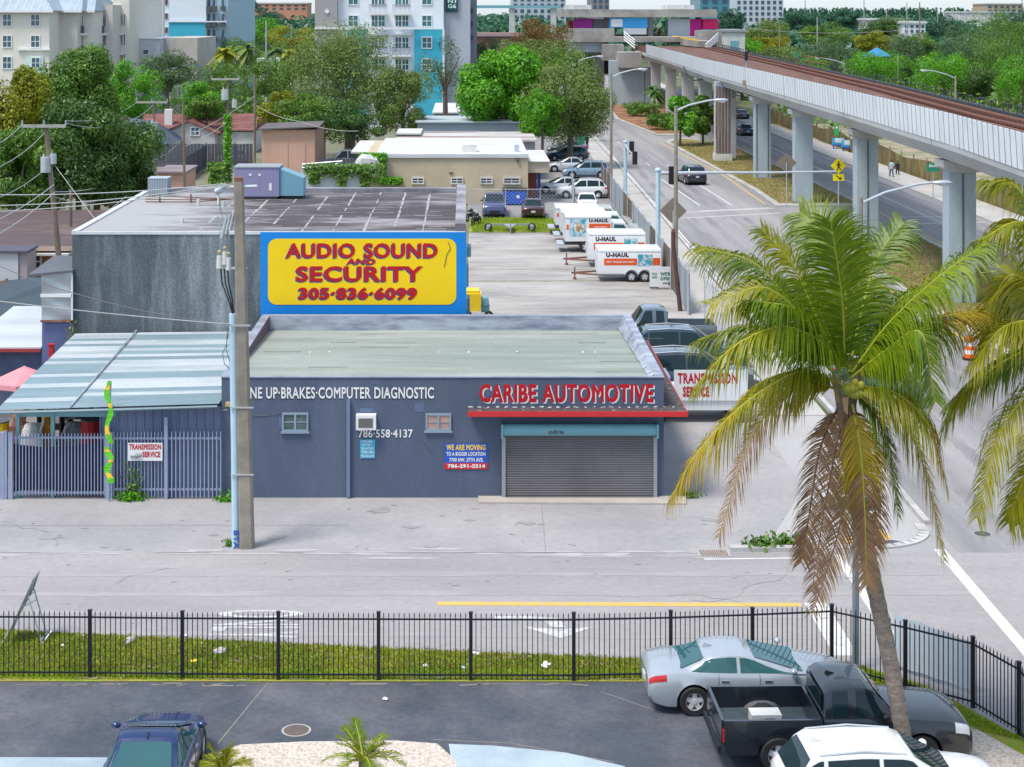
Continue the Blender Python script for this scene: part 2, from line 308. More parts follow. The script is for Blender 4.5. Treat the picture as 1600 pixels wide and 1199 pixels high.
# paint on the roads
mb = MB()
def stripe(mb, a, b, wd, z=.006):
    a = Vector((a[0], a[1])); b = Vector((b[0], b[1])); t = (b - a).normalized(); n = Vector((-t.y, t.x)) * wd / 2
    mb.poly([(*(a + n), z), (*(a - n), z), (*(b - n), z), (*(b + n), z)])
for a, b, wd in (((14.05, 38), (14.15, 49.6), .34), ((10.95, 41.6), (11.0, 49.1), .26), ((9.5, 41.4), (9.5, 45.1), .6), ((7.0, 48.7), (10.8, 48.85), .1),
                 ((15.0, 70), (15.45, 104), .12), ((15.45, 104), (16.9, 215), .12), ((19.5, 138), (18.9, 160), .13), ((22.2, 138), (21.3, 175), .13), ((19.0, 134.2), (25, 136.4), .25), ((15.6, 132.5), (25.3, 136.0), .22), ((15.6, 129.0), (25.2, 132.8), .22),
                 ((36.3, 80), (36.5, 300), .12), ((33.5, 130), (39.8, 131), .2), ((33.5, 126), (39.8, 127), .2), ((22.6, 165), (24.6, 166), .3)):
    stripe(mb, a, b, wd)
for y in (174, 187, 203, 220, 236): stripe(mb, (19.4 - (y - 174) * .012, y), (19.3 - (y - 174) * .012, y + 3.2), .13)
struct('white_road_marking', mb, M['line'])
mb = MB(); stripe(mb, (-.75, 45.05), (9.1, 44.95), .28); stripe(mb, (25.1, 139), (25.5, 165), .14); stripe(mb, (25.5, 165), (24.0, 206), .14); stripe(mb, (24.5, 74), (24.45, 92), .14); stripe(mb, (24.45, 92), (24.9, 118), .14)
stripe(mb, (33.0, 74), (33.3, 200), .12); struct('yellow_road_marking', mb, M['yline'])
mb = MB(); mb.text('ONLY', (-6.6, 44.55, .008), 2.0, 2.35, ax=(0, -1, 0), up=(1, 0, 0), bold=.01, depth=.002); M['worn'] = mat('worn_line', (.56, .56, .56), .85, .1, 2, (.36, .35, .35), 6, lo=.42, hi=.6); struct('road_lettering', mb, M['worn'])
mb = MB()
mb.poly([(.8, 44.1, .007), (1.7, 44.1, .007), (2.5, 43.95, .007), (2.62, 43.3, .007), (2.25, 43.3, .007), (2.1, 43.75, .007), (1.6, 43.85, .007), (.8, 43.85, .007)]); mb.poly([(1.5, 43.35, .007), (2.45, 42.55, .007), (3.3, 43.3, .007), (2.45, 43.15, .007)])
struct('turn_arrow_marking', mb, M['worn'])
# strip south of the street: fence foot, lot, gravel
sheet('verge', [(-40, 40.0), (-40, 44.0), (-12, 43.1), (-5, 42.2), (0, 41.6), (4, 41.2), (9.5, 40.9), (11, 39.5), (12.6, 36), (13, 30), (10, 30), (10.4, 38), (9, 39.75), (-40, 39.8)], M['grassb'], .02)
sheet('parking_lot', [(-40, 25), (-40, 39.75), (8.7, 39.75), (10, 38.2), (10.6, 36.5), (10.6, 25)], M['lot'], .008)
sheet('gravel_bed', [(-5.6, 30), (-5.4, 35.9), (-4.9, 36.35), (-3.5, 36.5), (-1.5, 36.55), (-.6, 36.4), (-.2, 35.6), (.2, 30)], M['gravel'], .014)
sheet('gravel_bed', [(8.6, 30), (8.8, 36.5), (9.4, 37.4), (9.7, 37.9), (11.2, 37.6), (12.4, 35), (12.6, 30)], M['gravel'], .024)
sheet('driveway', [(-.35, 36.38), (.6, 36.3), (2.2, 35.95), (3.4, 35.3), (3.4, 30), (.2, 30)], M['bluecon'], .013)
sheet('driveway', [(-13, 30), (-13, 35.75), (-7.2, 35.72), (-7.2, 30)], M['bluecon'], .012)
mb = MB()
for a, b in (((-4.7, 39.7), (-5.4, 36.4)), ((-.7, 36.6), (1.0, 36.42)), ((1.0, 36.42), (3.2, 35.5)), ((3.2, 39.2), (4.5, 38.0))): stripe(mb, a, b, .03, .012)
for k in range(40):
    x = rnd.uniform(-11, 8); l = rnd.uniform(.15, .9); stripe(mb, (x, 39.62 + rnd.uniform(-.1, .05)), (x + l, 39.62 + rnd.uniform(-.1, .05)), rnd.uniform(.02, .07), .013)
struct('asphalt_crack', mb, mat('crack', (.22, .2, .18), .9, .2, 2))
mb = MB()   # tyre tracks worn along the lanes
def track(x0, y0, x1, y1, wd, z):
    n_ = 40; L_ = []; Rr = []; d_ = Vector((x1 - x0, y1 - y0)); nn = Vector((-d_.y, d_.x)).normalized()
    for k in range(n_ + 1): p = Vector((x0, y0)) + d_ * k / n_; L_.append(p + nn * wd * rnd.uniform(.35, .65)); Rr.append(p - nn * wd * rnd.uniform(.35, .65))
    for k in range(n_): mb.poly([(*Rr[k], z), (*Rr[k + 1], z), (*L_[k + 1], z), (*L_[k], z)])
for y in (45.75, 47.35): track(-40, y, 14, y + .1, .34, .0042)
for y in (42.9, 44.35): track(-40, y + .5, 9, y - .3, .3, .0042)
struct('tyre_track', mb, mat('track_grey', (.295, .282, .282), .9, .12, 1.2, (.335, .318, .315), .8, stretch=(.3, 1, 1), lo=.45, hi=.6))
mb = MB()
for x0, y0, x1, y1 in ((16.9, 66, 17.6, 130), (18.4, 66, 18.9, 130), (20.4, 66, 20.4, 130), (22, 66, 21.9, 130), (17, 130, 18.2, 200), (20.2, 138, 19.6, 200), (21.5, 138, 20.6, 200), (34.2, 75, 34.6, 200), (35.5, 75, 35.8, 200), (37.6, 75, 37.8, 200), (39, 75, 39.2, 200), (16.6, 50, 16.9, 66), (18.3, 50, 18.4, 66), (20.8, 50, 20.4, 66)): track(x0, y0, x1, y1, .55, .0042)
struct('tyre_track', mb, mat('track_dark', (.21, .2, .21), .9, .15, 1, (.285, .272, .275), .7, stretch=(1, .15, 1), lo=.42, hi=.6))
mb = MB()   # cracks, patch joints and oil on the street and apron
def crack(x, y, ang, n, step, r_=.018):
    p = Vector((x, y)); q = [p]
    for k in range(n): ang += rnd.gauss(0, .35); p = p + Vector((math.cos(ang), math.sin(ang))) * step * rnd.uniform(.6, 1.3); q.append(p)
    for a_, b_ in zip(q, q[1:]): stripe(mb, a_, b_, r_ * rnd.uniform(.5, 1.3), .0075)
for k in range(6): crack(rnd.uniform(-16, 10), rnd.uniform(44, 54), rnd.choice((0, 3.14)) + rnd.gauss(0, .4), rnd.randint(6, 16), .3)
for k in range(7): crack(rnd.uniform(8, 13), rnd.uniform(52, 62), rnd.gauss(1.5, .5), rnd.randint(5, 10), .35)
stripe(mb, (-17, 49.3), (6, 49.28), .03, .0075); stripe(mb, (-17, 51.9), (-3.6, 51.95), .018, .0075); stripe(mb, (2.4, 49.3), (2.5, 54), .018, .0075)
struct('pavement_crack', mb, mat('crack_dark', (.235, .225, .225), .95, .2, 2))
mb = MB()
for k in range(16):
    x, y = (rnd.uniform(-15, 9), rnd.uniform(49.6, 54)) if k < 9 else (rnd.uniform(.8, 11), rnd.uniform(86, 118)); a_ = rnd.uniform(.12, .5); mb.poly([(x + a_ * math.cos(q) * rnd.uniform(.5, 1.2), y + a_ * .8 * math.sin(q) * rnd.uniform(.5, 1.2), .0082 + k * .0001) for q in [2 * math.pi * j / 16 for j in range(16)]])
struct('oil_stain', mb, mat('oil_stain', (.285, .275, .28), .8, .2, 2))
# manhole covers and the storm grate: flush with the road
def manhole(px, py, r, label):
    p = G(px, py); t = thing('manhole_cover', label, 'manhole cover', (p.x, p.y, 0))
    MB().cyl((0, 0, .0), (0, 0, .014), r, n=24).build('ring', M['conc'], t)
    mb = MB().cyl((0, 0, .0), (0, 0, .019), r * .86, n=24)
    for k in range(-3, 4): mb.box((0, k * r * .22, .02), (1.5 * r * math.cos(k * .35), .03, .008))
    mb.build('lid', mat('lid_brown', (.13, .105, .095), .8, .2, 3) if py > 1100 else M['dgrey'], t)
manhole(1395, 850, .36, 'grey manhole cover beside the curved corner kerb'); manhole(1535, 835, .3, 'grey manhole cover out in the avenue lane under the palm fronds'); manhole(463, 1142, .33, 'brown manhole cover in the dark asphalt by the gravel bed')
p = G(1115, 865); t = thing('storm_grate', 'rusty storm drain grate in the street beside the kerb', 'storm drain', (p.x, p.y, 0))
MB().box((0, 0, .008), (.95, .62, .012)).build('frame', M['conc'], t)
mb = MB()
for k in range(-7, 8): mb.box((k * .055, 0, .016), (.025, .5, .02))
mb.build('grate', mat('grate_brown', (.16, .09, .075), .85, .25, 4), t)
# grass blades on the verge
def scatter_grass(name, poly, n, h, m, label, seed, z=.02):
    g = np.random.default_rng(seed); P = np.array(poly); mn, mx = P.min(0), P.max(0); pts = []
    while len(pts) < n:
        q = g.uniform(mn, mx, (n, 2)); ins = np.zeros(len(q), bool); j = len(P) - 1
        for i in range(len(P)):
            c = ((P[i, 1] > q[:, 1]) != (P[j, 1] > q[:, 1])) & (q[:, 0] < (P[j, 0] - P[i, 0]) * (q[:, 1] - P[i, 1]) / (P[j, 1] - P[i, 1] + 1e-12) + P[i, 0]); ins ^= c; j = i
        pts += list(q[ins])
    q = np.array(pts[:n]); a = g.uniform(0, 6.283, n); hh = h * g.uniform(.4, 1.2, n); wv = np.stack([np.cos(a), np.sin(a)], 1) * .02
    V = np.zeros((n, 3, 3)); V[:, 0, :2] = q - wv; V[:, 1, :2] = q + wv; V[:, 2, :2] = q + g.normal(0, h * .5, (n, 2)); V[:, 0, 2] = z; V[:, 1, 2] = z; V[:, 2, 2] = z + hh
    o = meshobj(name, fastmesh(name, V.reshape(-1, 3), 3, m)); return tag(o, label, 'grass', kind='stuff')
L['grass'] = leafmat('grass_blade', (.14, .27, .004), (.42, .52, .015), .4); L['grassd'] = leafmat('grass_dry', (.14, .13, .03), (.33, .25, .09), .4)
scatter_grass('grass', [(-14, 40.0), (-14, 43.2), (-12, 43.05), (-5, 42.15), (0, 41.55), (4, 41.15), (9.5, 40.85), (10.8, 39.5), (12.3, 36.5), (10.5, 37.6), (9, 39.8), (-14, 39.9)], 48000, .07, L['grass'], 'short green grass strip between black fence and street', 1)
mb = MB(); g_ = random.Random(21)
for k in range(46):
    x = g_.uniform(-13, 9); u = g_.random(); y = 39.95 + u * 1.6 if g_.random() < .45 else 39.86 + g_.uniform(0, .12); a_ = g_.uniform(.1, .45); mb.poly([(x + a_ * 1.4 * math.cos(q) * g_.uniform(.6, 1.2), y + a_ * (.5 if y > 40 else .2) * math.sin(q) * g_.uniform(.5, 1.2), .024 + k * .0003) for q in [2 * math.pi * j / 12 for j in range(12)]])
struct('bare_soil', mb, mat('bare_soil', (.26, .2, .12), .95, .3, 3, (.36, .3, .22), 2, fine=.25))
scatter_grass('grass', [(-14, 40.5), (-14, 43.3), (-12, 43.1), (-5, 42.25), (0, 41.65), (4, 41.25), (9.5, 40.9), (9.2, 40.4)], 15000, .085, L['grassd'], 'yellowed dry grass along the street side of the verge', 8)
scatter_grass('grass', [(25.7, 73), (25.4, 92), (25.9, 117), (32.1, 120), (32.0, 100), (31.5, 73)], 22000, .14, L['grassd'], 'dry yellowish grass on the median around the nearest columns', 2, .145)
scatter_grass('grass', [(26.2, 138.5), (26.4, 150), (26, 170), (25.2, 204), (31.7, 204), (32.7, 138.5)], 14000, .18, L['grassd'], 'dry grass on the median beyond the crosswalk', 3, .145)
scatter_grass('grass', [(.5, 121.2), (12.3, 121.2), (12.8, 129.3), (.5, 129.3)], 16000, .16, L['grass'], 'patchy green grass behind the trailer lot', 4)
# ================================================================ GARAGE BUILDING
M['slate'] = mat('slate_blue_stucco', (.078, .102, .158), .8, .13, .9, (.10, .125, .185), .55, stretch=(1, 1, .35), fine=.07, bump=.08, lo=.4, hi=.7)
M['slatetop'] = mat('grey_cap', (.28, .31, .38), .7, .15, 1.2, (.2, .22, .28), .8)
M['roofgreen'] = mat('rolled_roofing', (.225, .26, .235), .9, .2, .7, (.30, .32, .29), .45, stretch=(.25, 1.6, 1), fine=.1)
M['flash'] = mat('silver_flashing', (.36, .40, .46), .55, .25, 1.6, (.2, .22, .29), 1.1, stretch=(.6, 1, 2.5), bump=.35)
M['parapet_shade'] = mat('painted_inner_shade', (.13, .09, .12), .85, .25, 2, stretch=(1, 2.5, .5))  # dark purple carries the shade on the left parapet's inner face
GX0, GX1, GY0, GY1, GZ = -8.02, 6.57, 54.9, 66.2, 3.96
g = thing('garage_building', 'slate blue single storey garage with a flat pale green roof and red lettering', 'building', (0, 0, 0))
mb = MB()
mb.b2(GX0, GX1, GY0, GY0 + .2, 0, GZ); mb.b2(GX0, GX0 + .27, GY0 + .2, GY1, 0, GZ); mb.b2(GX1 - .27, GX1, GY0 + .2, GY1, 0, GZ); mb.b2(GX0 + .27, GX1 - .27, GY1 - .3, GY1, 0, GZ)
mb.build('wall', M['slate'], g)
rf = MB().grid(lambda u, v: (GX0 + .27 + u * (GX1 - GX0 - .54), GY0 + .2 + v * (GY1 - GY0 - .5), 3.9 - .48 * v + .012 * math.sin(u * 21) * math.sin(v * 9)), 40, 20).build('roof', M['roofgreen'], g)
mb = MB()
for k in range(1, 7): mb.b2(GX0 + .3, GX1 - .3, 0, .03, 0, .012) if False else None
for k in range(1, 10):
    v = k / 10; y = GY0 + .2 + v * 10.8; z = 3.9 - .48 * v
    x = GX0 + .4
    while x < GX1 - 1:
        l = rnd.uniform(1, 3.2)
        if rnd.random() < .32: mb.box((x + l / 2, y + rnd.uniform(-.05, .05), z + .01), (l * .7, .028, .008), rnd.uniform(-.01, .01))
        x += l + rnd.uniform(.1, .6)
tag(mb.build('roof_seam', mat('seam_dark', (.17, .2, .18), .9, .2, 3), rf), kind='stuff')
mb = MB()
for x_ in (-5.6, -4.9, -.9, .15, 1.9, 4.3, 4.75): MB().cyl((x_, 60.4 + rnd.uniform(-.3, .3), 3.5), (x_, 60.4, 3.70), .045, n=8).build('roof_vent', M['offwhite'], rf)
mb = MB(); mb.b2(GX0 - .02, GX1 + .02, GY0 - .03, GY0 + .14, GZ, GZ + .035); mb.b2(GX0 - .02, GX0 + .29, GY0 + .14, GY1, GZ, GZ + .035); mb.b2(GX0 + .29, GX1 - .29, GY1 - .32, GY1 + .02, GZ, GZ + .035)
mb.build('parapet_cap', M['slatetop'], g)
mb = MB(); mb.b2(GX0 + .3, GX1 - .3, GY1 - .325, GY1 - .302, 3.40, GZ); mb.grid(lambda u, v: (GX1 - .27 - .2 * (1 - v) + .012 * math.sin(u * 31) * (1 - v), GY0 + .25 + u * 10.9, 3.93 - .46 * u + (GZ + .05 - 3.93 + .46 * u) * v), 46, 5); mb.b2(GX1 - .28, GX1 + .015, GY0 + .14, GY1, GZ + .003, GZ + .05)
mb.build('flashing', M['flash'], g)
mb = MB(); mb.b2(GX0 + .272, GX0 + .29, GY0 + .22, GY1 - .33, 3.4, GZ - .002); mb.build('shaded_lining', M['parapet_shade'], g)  # thin sheet with the inner face's shade painted in
# canopy over the shutter, running round the corner
cn = MB(); zc = 2.85
cn.prism([(.12, 54.25), (7.25, 54.25), (7.25, 66.2), (6.572, 66.2), (6.572, 54.898), (.12, 54.898)], zc, zc + .13); can = cn.build('canopy', mat('tar_canopy', (.07, .055, .055), .9, .3, 3, (.3, .3, .3), 5, lo=.58, hi=.72), g)
fa = MB(); fa.b2(.1, 7.28, 54.22, 54.248, zc - .02, zc + .15); fa.b2(7.252, 7.28, 54.25, 66.2, zc - .02, zc + .13); fa.build('fascia', M['redp'], can)
ft = MB()
for k in range(24): ft.box((.2 + k * .29 + rnd.uniform(-.03, .03), 54.86 + rnd.uniform(-.06, .02), zc + .15), (rnd.uniform(.05, .2), rnd.uniform(.03, .08), rnd.uniform(.01, .03)), rnd.uniform(-1, 1))
tag(ft.build('roof_debris', M['offwhite'], can), kind='stuff')
# shutter
sx0, sx1 = X_(785, 54.9), X_(1025, 54.9)
sh = MB()
sh.grid(lambda u, v: (sx0 + .08 + v * (sx1 - sx0 - .16), 54.80 - .032 * abs(math.sin(u * 27 * math.pi)) ** .7, .02 + u * 2.1), 27 * 8, 1)
sh = sh.build('roller_shutter', mat('shutter_grey', (.125, .12, .125), .6, .1, .8, (.16, .155, .16), .5), g, smooth=50)
hb = MB(); rr = .2
hb.loft([[(x, 54.72 + math.cos(t) * .19, 2.28 + math.sin(t) * .2) for t in [2 * math.pi * k / 20 for k in range(20)]] for x in (sx0 - .02, sx0 + 1.5, sx1 - 1, sx1 + .02)]); hb.b2(sx0 - .05, sx0 + .02, 54.5, 54.9, 2.04, 2.5); hb.b2(sx1 - .02, sx1 + .05, 54.5, 54.9, 2.04, 2.5)
hbo = hb.build('shutter_housing', M['teal'], g, smooth=40)
sc_ = MB(); sc_.text('cdra', (2.75, 54.522, 2.19), .5, .14, bold=.03); sc_.build('graffiti', M['dgrey'], hbo)
mb = MB(); mb.b2(sx0 - .02, sx0 + .1, 54.72, 54.898, 0, 2.05); mb.b2(sx1 - .1, sx1 + .02, 54.72, 54.898, 0, 2.05); mb.b2(sx0 + .1, sx1 - .1, 54.72, 54.79, 0, .06); mb.build('shutter_guide', M['grey'], sh)
mb = MB(); mb.prism([(.45, 54.2), (7.2, 54.05), (7.3, 54.898), (.45, 54.898)], 0, .06); mb.build('doorstep', mat('worn_step', (.4, .36, .32), .9, .12, 1.2), g)
def small_window(px0, py0, px1, py1, pm):
    x0, x1, z1, z0 = X_(px0, 54.9), X_(px1, 54.9), Z_(py0, 54.9), Z_(py1, 54.9); fr = MB(); y = 54.87
    for a in ((x0, x0 + .06, z0, z1), (x1 - .06, x1, z0, z1), (x0 + .06, x1 - .06, z0, z0 + .06), (x0 + .06, x1 - .06, z1 - .06, z1), ((x0 + x1) / 2 - .035, (x0 + x1) / 2 + .035, z0 + .06, z1 - .06)): fr.b2(a[0], a[1], 54.84, 54.899, a[2], a[3])
    fr.b2(x0 - .04, x1 + .04, 54.82, 54.898, z0 - .06, z0 - .002); fr.b2(x0 + .06, x1 - .06, 54.855, 54.89, (z0 + z1) / 2 - .015, (z0 + z1) / 2 + .015)
    fo = fr.build('window', mat('window_frame_blue', (.23, .3, .38), .5, .08, 3), g); pn = MB().b2(x0 + .06, x1 - .06, 54.872, 54.896, z0 + .06, z1 - .06); pn.build('pane', pm, fo)
small_window(441, 645, 482, 674, mat('dusty_pane', (.09, .13, .13), .2, .5, 4)); small_window(665, 646, 705, 673, mat('boarded_pane', (.42, .27, .22), .7, .2, 3))
x0, x1, z1, z0 = X_(557, 54.9), X_(588, 54.9), Z_(646, 54.9), Z_(669, 54.9)
ac = MB().b2(x0, x1, 54.62, 54.898, z0, z1).build('air_conditioner', M['white'], g); mb = MB()
mb.b2(x0 + .08, x1 - .1, 54.605, 54.618, z0 + .08, z1 - .1); mb.build('grille', mat('ac_grille', (.13, .13, .12), .6, .1, 20), ac)
xp = X_(544.5, 54.9); mb = MB(); mb.b2(xp - .055, xp + .055, 54.78, 54.898, .02, Z_(624, 54.9)); mb.build('downpipe', mat('slate_pipe', (.15, .2, .32), .6, .06, 2), g)
xl = X_(357, 54.9); mb = MB(); mb.b2(xl - .08, xl + .1, 54.75, 54.898, Z_(634, 54.9), Z_(628, 54.9)); lw = mb.build('wall_lamp', M['brass'], g)
mb = MB().tube([(xl + .05, 54.87, Z_(634, 54.9)), (xl, 54.87, Z_(640, 54.9)), (xl - .2, 54.87, Z_(641, 54.9))], .012, 6); mb.build('conduit', M['grey'], lw)
mb = MB().tube([(X_(390, 54.9), 54.89, Z_(651, 54.9)), (X_(420, 54.9), 54.89, Z_(649, 54.9)), (X_(441, 54.9), 54.89, Z_(645, 54.9))], .008, 5); mb.tube([(X_(660, 54.9), 54.89, Z_(688, 54.9)), (X_(675, 54.9), 54.89, Z_(710, 54.9))], .007, 5); mb.build('cable', M['wire'], g)
mb = MB()   # touched-up paint patches, a few mm proud
for a in ((436, 652, 441, 670), (562, 638, 583, 644), (648, 630, 662, 644), (580, 596, 592, 600)): mb.b2(X_(a[0], 54.9), X_(a[2], 54.9), 54.893, 54.899, Z_(a[3], 54.9), Z_(a[1], 54.9))
pieces(mb, 'paint_patch', mat('patch_blue', (.105, .145, .24), .8, .12, 2), g)
def wall_text(body, px0, py0, px1, py1, cols, bold, Y=54.9, shadow=None, par=None, name='lettering'):
    x0, x1, z1, z0 = X_(px0, Y), X_(px1, Y), Z_(py0, Y), Z_(py1, Y); mb = MB()
    if shadow: mb.text(body, (x0 + shadow[0], Y - .006, z0 + shadow[1]), x1 - x0, z1 - z0, bold=bold, m=1, depth=.006)
    mb.text(body, (x0, Y - .014, z0), x1 - x0, z1 - z0, bold=bold, m=0, depth=.008); return mb.build(name, cols, par or g)
wall_text('TU', 368, 606, 388, 622, [M['white'], M['black']], .022, shadow=(-.02, -.03))
wall_text('NE UP·BRAKES·COMPUTER DIAGNOSTIC', 391, 605, 678, 623, [M['white'], M['black']], .022, shadow=(-.02, -.03))
M['signred'] = mat('sign_red', (.47, .002, .012), .6, .08, 2)
wall_text('CARIBE AUTOMOTIVE', 749, 600, 1021, 629, [M['signred'], M['white']], .035, shadow=(.045, -.045))
wall_text('786·558·4137', 560, 671, 645, 684, [M['white'], M['black']], .02, shadow=(-.015, -.02))
# banner and poster on the wall
def banner(name, label, px0, py0, px1, py1, Y, base, rows, bands=(), cat='sign', rim=None, th=.012):
    x0, x1, z1, z0 = X_(px0, Y), X_(px1, Y), Z_(py0, Y), Z_(py1, Y); W_, H_ = x1 - x0, z1 - z0
    t = thing(name, label, cat, (x0, Y - .012, z0)); MB().b2(0, W_, -th, 0, 0, H_).build('panel', base, t)
    for (a, b, m) in bands: MB().b2(.004, W_ - .004, -th - .004, -th, a * H_, b * H_).build('band', m, t)
    for (txt, u0, u1, v0, v1, m, bold) in rows:
        MB().text(txt, (u0 * W_, -th - .006, v0 * H_), (u1 - u0) * W_, (v1 - v0) * H_, bold=bold, depth=.004).build('lettering', m, t)
    return t
banner('wall_banner', 'blue and red moving notice banner on the slate wall beside the roller shutter', 694, 693, 762, 733, 54.9, M['blue'],
 [('WE ARE MOVING', .05, .95, .74, .96, M['yellow'], .035), ('TO A BIGGER LOCATION', .05, .95, .52, .67, M['white'], .03), ('7700 NW. 27TH AVE.', .12, .9, .29, .44, M['white'], .03), ('786-291-2214', .08, .94, .05, .2, M['white'], .05)], [(0, .24, M['redp'])])
banner('wall_poster', 'small cyan poster of white text under the painted phone number', 563, 687, 586, 716, 54.9, M['cyan'],
 [('YOU ARE', .15, .8, .84, .97, M['white'], .03), ('IN THE', .2, .7, .66, .78, M['white'], .03), ('24 HOUR', .1, .9, .47, .6, M['white'], .02), ('VIDEO AREA', .08, .92, .27, .4, M['white'], .03), ('305-836-6099', .08, .92, .06, .18, M['white'], .02)])

# ================================================================ CORRUGATED SHED ROOF AND FENCE ON THE LEFT
M['tin'] = mat('tin_grey', (.2, .285, .32), .5, .08, .5, (.16, .225, .26), .4, stretch=(.3, 1, 1), metal=.25); M['tinw'] = mat('tin_white', (.42, .46, .485), .5, .08, .5, (.28, .33, .36), 1.2, stretch=(.12, 1, 1), metal=.1, fine=.06)
t = thing('carport', 'corrugated metal shed roof striped white and blue grey beside the garage', 'carport')
cy0, cy1 = 54.5, 66.7
def edge(v): # left and right x, height
    y = cy0 + (cy1 - cy0) * v; return (-15.35 - .25 * v, -8.05, y, 2.98 + .16 * v)
NST = 24; g2 = random.Random(3); cols = [0, 0, 1, 0, 0, 0, 1, 0, 0, 1, 1, 0, 0, 1, 0, 1, 1, 0, 1, 0, 1, 0, 1, 1]
mb = MB()
for sidx, (a, b, off) in enumerate(((0, .335, 0), (.335, 1, 3))):
    for k in range(NST):
        wt = cols[(k + off) % NST] if g2.random() < .85 else 1 - cols[k]
        def fn(u, v, k=k, a=a, b=b):
            vv = (k + v) / NST; e = edge(vv); uu = a + (b - a) * u
            return (e[0] + (e[1] - e[0]) * uu, e[2], e[3] + .2 * uu * (1 - vv * .6) + .022 * math.sin((k + v) * 2 * math.pi * 2.5) + (.012 if sidx else 0))
        mb.grid(fn, 1, 20, wt)
mb.build('roof', [M['tin'], M['tinw']], t, smooth=60)
mb = MB(); mb.tube([(edge(v)[0] + 7.3 * .335, edge(v)[2], edge(v)[3] + .12) for v in (0, .5, 1)], .035, 6); mb.tube([(-15.35, 54.48, 2.9), (-11.2, 54.5, 3.0), (-8.1, 54.5, 3.1)], .05, 6, 1); mb.build('roof_trim', [M['tinw'], M['tin']], t)
mb = MB()
for x in (-14.75, -13.6): mb.b2(x - .06, x + .06, 54.9, 55.02, 0, 2.8)
for x in (-14.9, -8.3): mb.b2(x - .06, x + .06, 66, 66.12, 0, 3)
pieces(mb, 'post', M['teal'], t); MB().b2(-14.8, -11.5, 54.93, 55.0, 2.66, 2.82).build('beam', M['teal'], t)
mb = MB(); x = X_(155, 54.9)
mb.b2(x, GX0 - .01, 55.0, 55.05, 0, 3.0)
k = x
while k < GX0 - .1: mb.b2(k, k + .045, 54.95, 54.999, 0, 3.0); k += .285
mb.build('sheet_wall', mat('blue_sheet', (.12, .16, .27), .6, .07, .6, (.15, .19, .3), .6, stretch=(1, 1, .3)), t)
fc = thing('picket_fence', 'pale blue steel picket fence with sliding gate in front of the shed', 'fence')
M['paleblue'] = mat('pale_blue_steel', (.27, .315, .44), .5, .1, 3)
def fence_run(par, x0, x1, Y, z0, z1, step, nm, m, r=.022, rails=(.12, .88)):
    mb = MB(); n = max(2, round((x1 - x0) / step))
    for k in range(n + 1):
        x = x0 + (x1 - x0) * k / n; mb.b2(x - r, x + r, Y - r, Y + r, z0, z1 - .03); mb.add([(x - r, Y - r, z1 - .03), (x + r, Y - r, z1 - .03), (x + r, Y + r, z1 - .03), (x - r, Y + r, z1 - .03), (x, Y, z1 + .04)], [(0, 1, 4), (1, 2, 4), (2, 3, 4), (3, 0, 4)])
    for q in rails: mb.b2(x0, x1, Y + r + .001, Y + r + .04, z0 + (z1 - z0) * q - .035, z0 + (z1 - z0) * q + .035)
    return mb.build(nm, m, par)
fy = 54.75
fence_run(fc, X_(20, fy), X_(163, fy), fy, .12, 2.15, .108, 'gate', M['paleblue'], .015, (.04, .93)); fence_run(fc, X_(178, fy), X_(258, fy), fy, .05, 2.2, .11, 'panel', M['paleblue'], .014, (.12, .9)); fence_run(fc, X_(262, fy), X_(345, fy), fy, .05, 2.2, .132, 'panel', M['paleblue'], .018, (.12, .9)); fence_run(fc, X_(-120, fy), X_(-2, fy), fy, .05, 2.15, .132, 'panel', M['paleblue'], .018, (.12, .9))
for px, h, wd in ((4, 2.2, .06), (9, 2.25, .05), (17, 2.2, .07), (168, 2.3, .07), (174, 2.2, .04), (259.5, 2.7, .055)):
    x = X_(px, fy); MB().b2(x - wd, x + wd, fy - wd, fy + wd, 0, h).build('post', M['paleblue'], fc)
x0, x1 = X_(22, 54.9), X_(160, 54.9)
tp = MB().grid(lambda u, v: (x0 + u * (x1 - x0), 54.86 + .03 * math.sin(u * 23 + v * 3), .22 + .06 * math.sin(u * 4) + v * (1.65 - .25 * math.sin(u * 3.1 + .3))), 30, 8).build('tarpaulin', mat('navy_tarp', (.018, .02, .06), .8, .15, 3), None, smooth=60); tag(tp, 'dark navy tarpaulin hung behind the sliding gate pickets', 'tarpaulin')
banner('fence_sign', 'white transmission service sign in red lettering hung on the pale blue pickets', 200, 692, 254, 720, 54.69, M['white'],
 [('TRANSMISSION', .04, .96, .62, .94, M['signred'], .035), ('SERVICE', .42, .94, .2, .52, M['signred'], .04)])
o = bpy.data.objects['fence_sign']; mb = MB(); mb.cyl((.08, -.03, .16), (.3, -.03, .18), .04, .08, 10); mb.cyl((.26, -.03, .18), (.44, -.03, .2), .1, .05, 10); mb.build('gearbox_picture', M['grey'], o)
